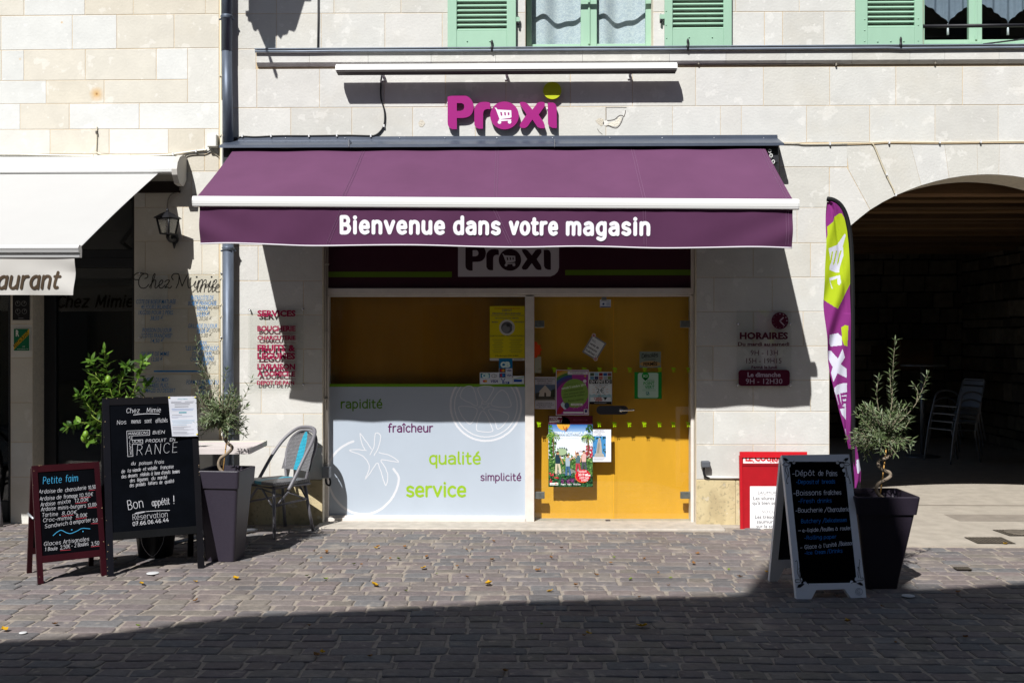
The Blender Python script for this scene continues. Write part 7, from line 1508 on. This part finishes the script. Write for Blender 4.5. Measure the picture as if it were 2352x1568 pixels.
# right planter
gr = G(2062, 1352); pr_ = .105; PRY = gr.y + pr_
planter('large dark tapered planter with an olive tree behind the pale A-board', (gr.x-pr_, PRY, 0), .64, pr_, .217, R(1), '2b2530')
olive('taller olive tree in the dark planter in front of the archway', (gr.x-pr_, PRY, .48), PRY, [(2032, 1146), (2018, 1135), (2013, 1122), (2018, 1110), (2034, 1101), (2045, 1093), (2042, 1084), (2030, 1080), (2018, 1068), (2020, 1058), (2038, 1050), (2047, 1041), (2042, 1030), (2034, 1020), (2038, 1005), (2041, 985)], [(2020, 1150), (2041, 990)], (2028, 985), .21,
      [[(2040, 985), (2048, 930), (2050, 880), (2052, 830), (2056, 782)], [(2050, 930), (2046, 890), (2044, 858)], [(2030, 985), (2018, 940), (2014, 900), (2018, 868)], [(2045, 985), (2075, 960), (2105, 925), (2120, 890), (2130, 862)], [(2105, 925), (2108, 900), (2100, 885)], [(2030, 990), (2000, 970), (1985, 955), (1978, 940)], [(2030, 1000), (1998, 990), (1975, 985)], [(2045, 985), (2062, 950), (2068, 930)], [(2030, 985), (2008, 955), (1996, 935)], [(2042, 1000), (2075, 985), (2090, 965)], [(2036, 1010), (2010, 1020), (1990, 1022)]], 78, 8)
# citrus tree in a dark pot behind the boards
cb_ = G(330, 1290); CYp = cb_.y + .25
m = MB(); t = thing('planter', 'dark round pot hidden between the two chalkboards', 'planter', (cb_.x, CYp, 0)); m.lathe((cb_.x, CYp, 0), [(.13, 0), (.17, .36), (.185, .37), (.185, .42), (.165, .42), (.16, .38)], 20, lin('1c1c20')); m.build('body', potm, t); m = MB(); m.lathe((cb_.x, CYp, .37), [(.155, 0), (.155, .012)], 20); m.build('soil', soilm, t)
t = thing('lemon_tree', 'leafy lemon tree with green fruit rising behind the tall black board', 'tree', (cb_.x, CYp, .38)); P = lambda x, y, dy=0.0: W(x, y, CYp+dy); rr = random.Random(21)
tw = MB(); f = MB(); LC = [lin('46681e'), lin('527424'), lin('385819'), lin('5e7f2a'), lin('304e17'), lin('6c8d34')]
tw.tube([V((cb_.x, CYp, .38)), P(300, 1060), P(280, 960)], [.014, .012, .009], 8, lin('5a5a34'))
def csprig(pts, n, L0=.085):
    pl_ = crom([P(*p) for p in pts], 8); tw.tube(pl_, [.0055*(1-.6*i/len(pl_)) for i in range(len(pl_))], 6, lin('6b7a34')); sd_ = rr.uniform(0, 6)
    for k in range(n):
        i = min(len(pl_)-2, int((k+.6)/n*(len(pl_)-1))); b = pl_[i]; dn = (pl_[i+1]-pl_[i]).normalized(); o1 = dn.orthogonal().normalized(); o2 = dn.cross(o1); sd_ += 2.3+rr.uniform(-.4, .4)
        out = o1*math.cos(sd_)+o2*math.sin(sd_); c = rr.choice(LC); kk = rr.uniform(.8, 1.2); c = tuple(v*kk for v in c[:3])+(1,)
        leaf(f, b, dn*rr.uniform(.3, .9)+out, dn*.5+V((rr.uniform(-.4, .4), rr.uniform(-.5, .2), .7)), L0*rr.uniform(.7, 1.2), L0*.46, c, .12)
    leaf(f, pl_[-1], pl_[-1]-pl_[-2], V((0, -1, .4)), L0*.9, L0*.34, rr.choice(LC))
for sp, n in (([(280, 960), (255, 900), (245, 850), (240, 805)], 20), ([(280, 960), (230, 880), (215, 840), (208, 825)], 14), ([(280, 960), (310, 890), (322, 850), (330, 825)], 18), ([(280, 950), (275, 890), (290, 850), (292, 840)], 16), ([(280, 980), (220, 950), (195, 920), (182, 905)], 18), ([(280, 990), (225, 965), (205, 945), (198, 930)], 15), ([(285, 1000), (230, 985), (190, 970), (150, 982)], 16), ([(285, 1005), (240, 1000), (210, 1000), (203, 1015)], 13), ([(280, 960), (300, 910), (335, 890), (342, 880)], 13), ([(270, 930), (250, 900), (225, 870), (205, 855)], 14), ([(280, 980), (240, 940), (215, 905), (205, 890)], 14)): csprig([p + ((rr.uniform(-.12, .06),) if k else (0,)) for k, p in enumerate(sp)], int(n*2.3), .078)
f.build('foliage', lem, t); tw.build('trunk', bark, t)
for x, y in ((197, 998), (193, 1006), (249, 872)):
    m = MB(); p = P(x, y, -.06); m.lathe(p, [(.004, .035), (.016, .026), (.024, .006), (.023, -.010), (.013, -.026), (.003, -.036)], 12, lin('6d8f2c')); m.build('lemon', mat('lemon', None, .4, .4, bump=.2, bscale=200), t)

# ================================================================== FEATHER FLAG
FYp = -1.25; t = thing('feather_flag', 'purple feather flag with a lime patch and white lettering before the archway', 'flag', G(1975, 1262))
pole = [(1980, 1222), (1972, 1120), (1962, 1040), (1958, 900), (1958, 760), (1957, 640), (1954, 560), (1949, 520), (1941, 490), (1929, 470), (1914, 460), (1900, 457)]
m = MB(); pp = crom([W(x, y, FYp) for x, y in pole], 8); m.tube(pp, [.020 if i > 20 else .017 for i in range(len(pp))], 8, lin('141416')); lab(m.build('pole', mat('black_sleeve', None, .6, .3), t), 'bent pole in a black sleeve')
m = MB(); b0 = W(1980, 1222, FYp); m.tube([b0, V((b0.x, FYp, .05))], .012, 8, lin('8a8a8e')); m.lathe((b0.x, FYp, 0), [(.2, 0), (.2, .04), (.15, .06), (.03, .07)], 20, lin('26262a')); m.build('base', mat('flag_base', None, .5), t)
def interp(tb, y):
    for (y0, x0), (y1, x1) in zip(tb, tb[1:]):
        if y0 <= y <= y1: return x0+(x1-x0)*(y-y0)/(y1-y0)
    return tb[-1][1] if y > tb[-1][0] else tb[0][1]
LE = [(462, 1899), (500, 1898.5), (560, 1897), (620, 1894), (700, 1893), (760, 1896), (800, 1900), (860, 1908), (905, 1917), (960, 1932), (1000, 1942), (1030, 1949)]
RE = [(462, 1909), (468, 1925), (480, 1933), (500, 1940), (530, 1946), (560, 1949), (640, 1953), (760, 1954), (900, 1954), (1030, 1955)]
def pip(x, y, poly):
    c = False; n = len(poly)
    for i in range(n):
        x0, y0 = poly[i-1]; x1, y1 = poly[i]
        if (y0 > y) != (y1 > y) and x < (x1-x0)*(y-y0)/(y1-y0)+x0: c = not c
    return c
zf = lambda pts: [(1764+x/4, 392+y/4) for x, y in pts]; z5 = lambda pts: [(1764+x/4, 784+y/4) for x, y in pts]
z6 = lambda pts: [(1866.1+x*.2563, 746.5+y*.2563) for x, y in pts]
PURP, LIME, WHF = lin('86307a'), lin('b0c423'), lin('d6d6e6')
shapes = [(LIME, zf([(545, 515), (595, 470), (610, 425), (650, 395), (680, 395), (700, 430), (740, 560), (755, 620), (755, 1040), (700, 1160), (640, 1268), (600, 1250), (515, 1180), (510, 900), (530, 640), (545, 590)])),
    (WHF, zf([(553, 715), (640, 680), (705, 578), (716, 590), (690, 690), (695, 780), (660, 900), (655, 935), (630, 935), (565, 910), (570, 800)])), (LIME, zf([(585, 745), (598, 740), (585, 830), (566, 880), (565, 850)])), (LIME, zf([(625, 735), (638, 730), (615, 850), (600, 870), (600, 850)])), (LIME, zf([(668, 735), (682, 730), (655, 840), (637, 875), (640, 840)])),
    (WHF, zf([(565, 985), (635, 965), (660, 960), (668, 1030), (650, 1055), (635, 1035), (640, 990), (575, 1010), (598, 1080), (590, 1085)])),
    (LIME, z6([(262, 20), (290, 0), (318, 5), (312, 190), (280, 180), (262, 130)])), (WHF, z6([(148, 88), (235, 72), (258, 100), (263, 180), (170, 192), (150, 160)])),
    (WHF, z6([(143, 228), (175, 228), (225, 300), (265, 212), (290, 290), (250, 350), (307, 390), (307, 472), (220, 430), (185, 510), (170, 430), (185, 375), (150, 300)])),
    (WHF, z6([(310, 518), (280, 518), (220, 535), (193, 560), (193, 590), (230, 700), (262, 800), (302, 848), (302, 745), (300, 700), (310, 600)])), (PURP, z6([(215, 625), (238, 615), (262, 720), (300, 740), (245, 750)])), (PURP, z6([(250, 610), (310, 600), (310, 625), (262, 630), (262, 640), (305, 640), (305, 660), (270, 665), (275, 680), (305, 680), (305, 700), (275, 705), (280, 720), (262, 720)])),
    (WHF, z6([(288, 925), (300, 930), (306, 990), (303, 1000)]))]
def fold(u, y):
    return .020*math.sin((u*60+(y-470)*.32)*.115) * min(1, max(0, (1080-y)/260)) + .011*math.sin(u*9+(y-460)*.055) + (.02*math.exp(-((u-.42-(y-480)/500)/.09)**2) if y < 720 else 0)
m = MB(); NU, NV = 56, 520; y0_, y1_ = 463, 1030
def flagp(u, v): y = y0_+(y1_-y0_)*v; x = interp(LE, y)+(interp(RE, y)-interp(LE, y))*u; p = W(x, y, FYp-.012); p.y += fold(u, y)*(1-u*.7); return p
def flagc(u, v):
    y = y0_+(y1_-y0_)*v; x = interp(LE, y)+(interp(RE, y)-interp(LE, y))*u; c = PURP
    for col, po in shapes:
        if pip(x, y, po): c = col
    return c
m.grid(flagp, NU, NV, flagc); flm = mat('flag_cloth', None, .8, .15, trans=.18, nz=.04, nscale=6); lab(m.build('sail', flm, t), 'creased purple cloth with a lime patch and white letters')
m = MB()
LE2 = [(1020, 1960), (1060, 1961), (1100, 1963), (1125, 1962)]; RE2 = [(1020, 1966), (1050, 1972), (1085, 1979), (1105, 1978), (1125, 1970)]
lbl = [(1966, 1056), (1974, 1052), (1979, 1078), (1968, 1088)]
def fp2(u, v): y = 1020+108*v; x = interp(LE2, y)+(interp(RE2, y)-interp(LE2, y))*u; p = W(x, y, FYp-.02); p.y += .015*math.sin(u*5+v*4); return p
m.grid(fp2, 14, 44, lambda u, v: WHF if pip(interp(LE2, 1020+108*v)+(interp(RE2, 1020+108*v)-interp(LE2, 1020+108*v))*u, 1020+108*v, lbl) else PURP); lab(m.build('sail_tail', flm, t), 'twisted lower end of the sail')

# ================================================================== ON THE GROUND
def quadg(pts, z=.0): return [G(x, y, z) for x, y in pts]
irn = mat('iron_cover', None, .6, .4, .4, nz=.3, nscale=30)
def cover(label, pts, n1, n2, round_=False):
    p = quadg(pts, .004); q_ = [a.copy() for a in p]; t = thing('drain_cover', label, 'drain cover', sum(p, V((0, 0, 0)))/4); m = MB()
    m.add([a+V((0, 0, .004)) for a in p], [(3, 2, 1, 0)], lin('4a433c')); m.build('plate', irn, t, fix=False); g = MB()
    for i in range(n1):
        for j in range(n2):
            a = lambda u, v: p[0].lerp(p[1], u).lerp(p[3].lerp(p[2], u), v)+V((0, 0, .0075)); u0, u1, v0, v1 = (i+.12)/n1, (i+.7)/n1, (j+.15)/n2, (j+.75)/n2
            if round_ and (((u0+u1)/2-.5)**2+((v0+v1)/2-.5)**2) < .1: continue
            g.add([a(u0, v1), a(u1, v1), a(u1, v0), a(u0, v0)], [(0, 1, 2, 3)], lin('8d8375'))
    if round_:
        c = a(.5, .5); g.lathe(c+V((0, 0, .001)), [(.12, 0), (.12, .004), (.10, .004)], 24, lin('7d7468'))
    lab(g.build('tread_pattern', irn, t), 'raised cast pattern')
cover('square cast drain cover in the concrete at the archway mouth', [(2214, 1234), (2301, 1234), (2334, 1249), (2246, 1248.5)], 10, 8)
cover('drain cover with a round lid further inside the archway', [(2279, 1217), (2360, 1217), (2400, 1231), (2320, 1231)], 12, 9, True)
cover('small rusty drain cover among the cobbles right of the dark planter', [(2186, 1302), (2224, 1302), (2234, 1309), (2199, 1309)], 8, 3)
for (x, y, r_, lb_) in ((351, 1316, .045, 'white painted spot on the cobbles below the tall black board'), (2086, 1368, .042, 'white disc set in the cobbles right of the pale A-board'), (53, 1453, .022, 'small white spot on the shaded cobbles at bottom left')):
    m = MB(); p = G(x, y, .006); m.lathe(p, [(r_, 0), (r_*.98, .004), (r_*.9, .005)], 20, lin('c9c9c9')); tag(m.build('ground_marker', mat('marker', None, .6), origin=p), lb_, 'marker')
# fallen leaves: a few shapes, copied
rr = random.Random(4); lfm = mat('dry_leaf', None, .7, .2, trans=.15)
def dry(col, k):
    m = MB(); L_ = rr.uniform(.035, .055); n = 7; up = rr.uniform(.25, .6)
    sp_ = [V(((i/n-.5)*L_, 0, abs(i/n-.5)**2*L_*up*2)) for i in range(n+1)]; wd_ = [max(.001, L_*.33*math.sin(math.pi*(i/n)**.8)) for i in range(n+1)]
    vs = []
    for p, w__ in zip(sp_, wd_): vs += [p+V((0, -w__, w__*rr.uniform(.2, .9))), p, p+V((0, w__, w__*rr.uniform(.2, .9)))]
    m.add(vs, [(3*i+j, 3*i+3+j, 3*i+4+j, 3*i+1+j) for i in range(n) for j in (0, 1)], lin(col), True)
    o = m.build('fallen_leaf', lfm); return o
kinds = [('c79a1e', 'curled yellow leaf lying on the cobbles', 'yellow fallen leaves'), ('8a6238', 'curled tan brown leaf lying on the cobbles', 'brown fallen leaves'), ('6d7f2a', 'small green leaf lying on the cobbles', 'green fallen leaves')]
spots = [[(448, 1336), (541, 1329), (326, 1341), (862, 1259), (973, 1305), (862, 1345), (1352, 1455), (1474, 1439), (2309, 1249), (10, 1446), (1264, 1358), (740, 1499), (2360, 1440), (1946, 1426), (1122, 1341), (1760, 1314)],
         [(868, 1256), (722, 1266), (750, 1270), (738, 1282), (751, 1267), (1085, 1262), (930, 1256), (1134, 1244), (1071, 1263), (1050, 1301), (1122, 1341), (1073, 1326), (896, 1283), (1266, 1281), (1290, 1259), (1402, 1293), (1512, 1316), (1602, 1272), (1593, 1294), (1370, 1321), (1322, 1344), (126, 1434), (1535, 1345), (1468, 1372), (710, 1437), (850, 1508), (726, 1505), (1342, 1460), (1948, 1428), (2026, 1393), (2200, 1361), (1160, 1542), (120, 1260), (265, 1284), (1630, 1295), (1700, 1325), (830, 1297), (980, 1279), (1130, 1286), (1236, 1310), (1480, 1284), (450, 1380), (2056, 1476), (2218, 1464)],
         [(812, 1296), (748, 1330), (705, 1323), (931, 1357), (915, 1284), (1411, 1281), (1448, 1331), (318, 1438), (1540, 1328), (1244, 1434), (1674, 1309), (2290, 1330), (1002, 1319)]]
for (col, lb_, grp), sp_ in zip(kinds, spots):
    protos = [dry(col, k) for k in range(3)]
    for o in protos: tag(o, lb_, 'leaf', grp)
    used = set()
    for i, (x, y) in enumerate(sp_):
        k = i % 3; o = protos[k] if k not in used else protos[k].copy()
        if k in used: S.collection.objects.link(o)
        used.add(k); o.location = G(x, y, .006)+V((0, 0, .004)); o.rotation_euler = (rr.uniform(-.25, .25), rr.uniform(-.25, .25), rr.uniform(0, 6.28)); s_ = rr.uniform(.75, 1.35)*(1.1 if col == 'c79a1e' else .68); o.scale = (s_, s_, s_)
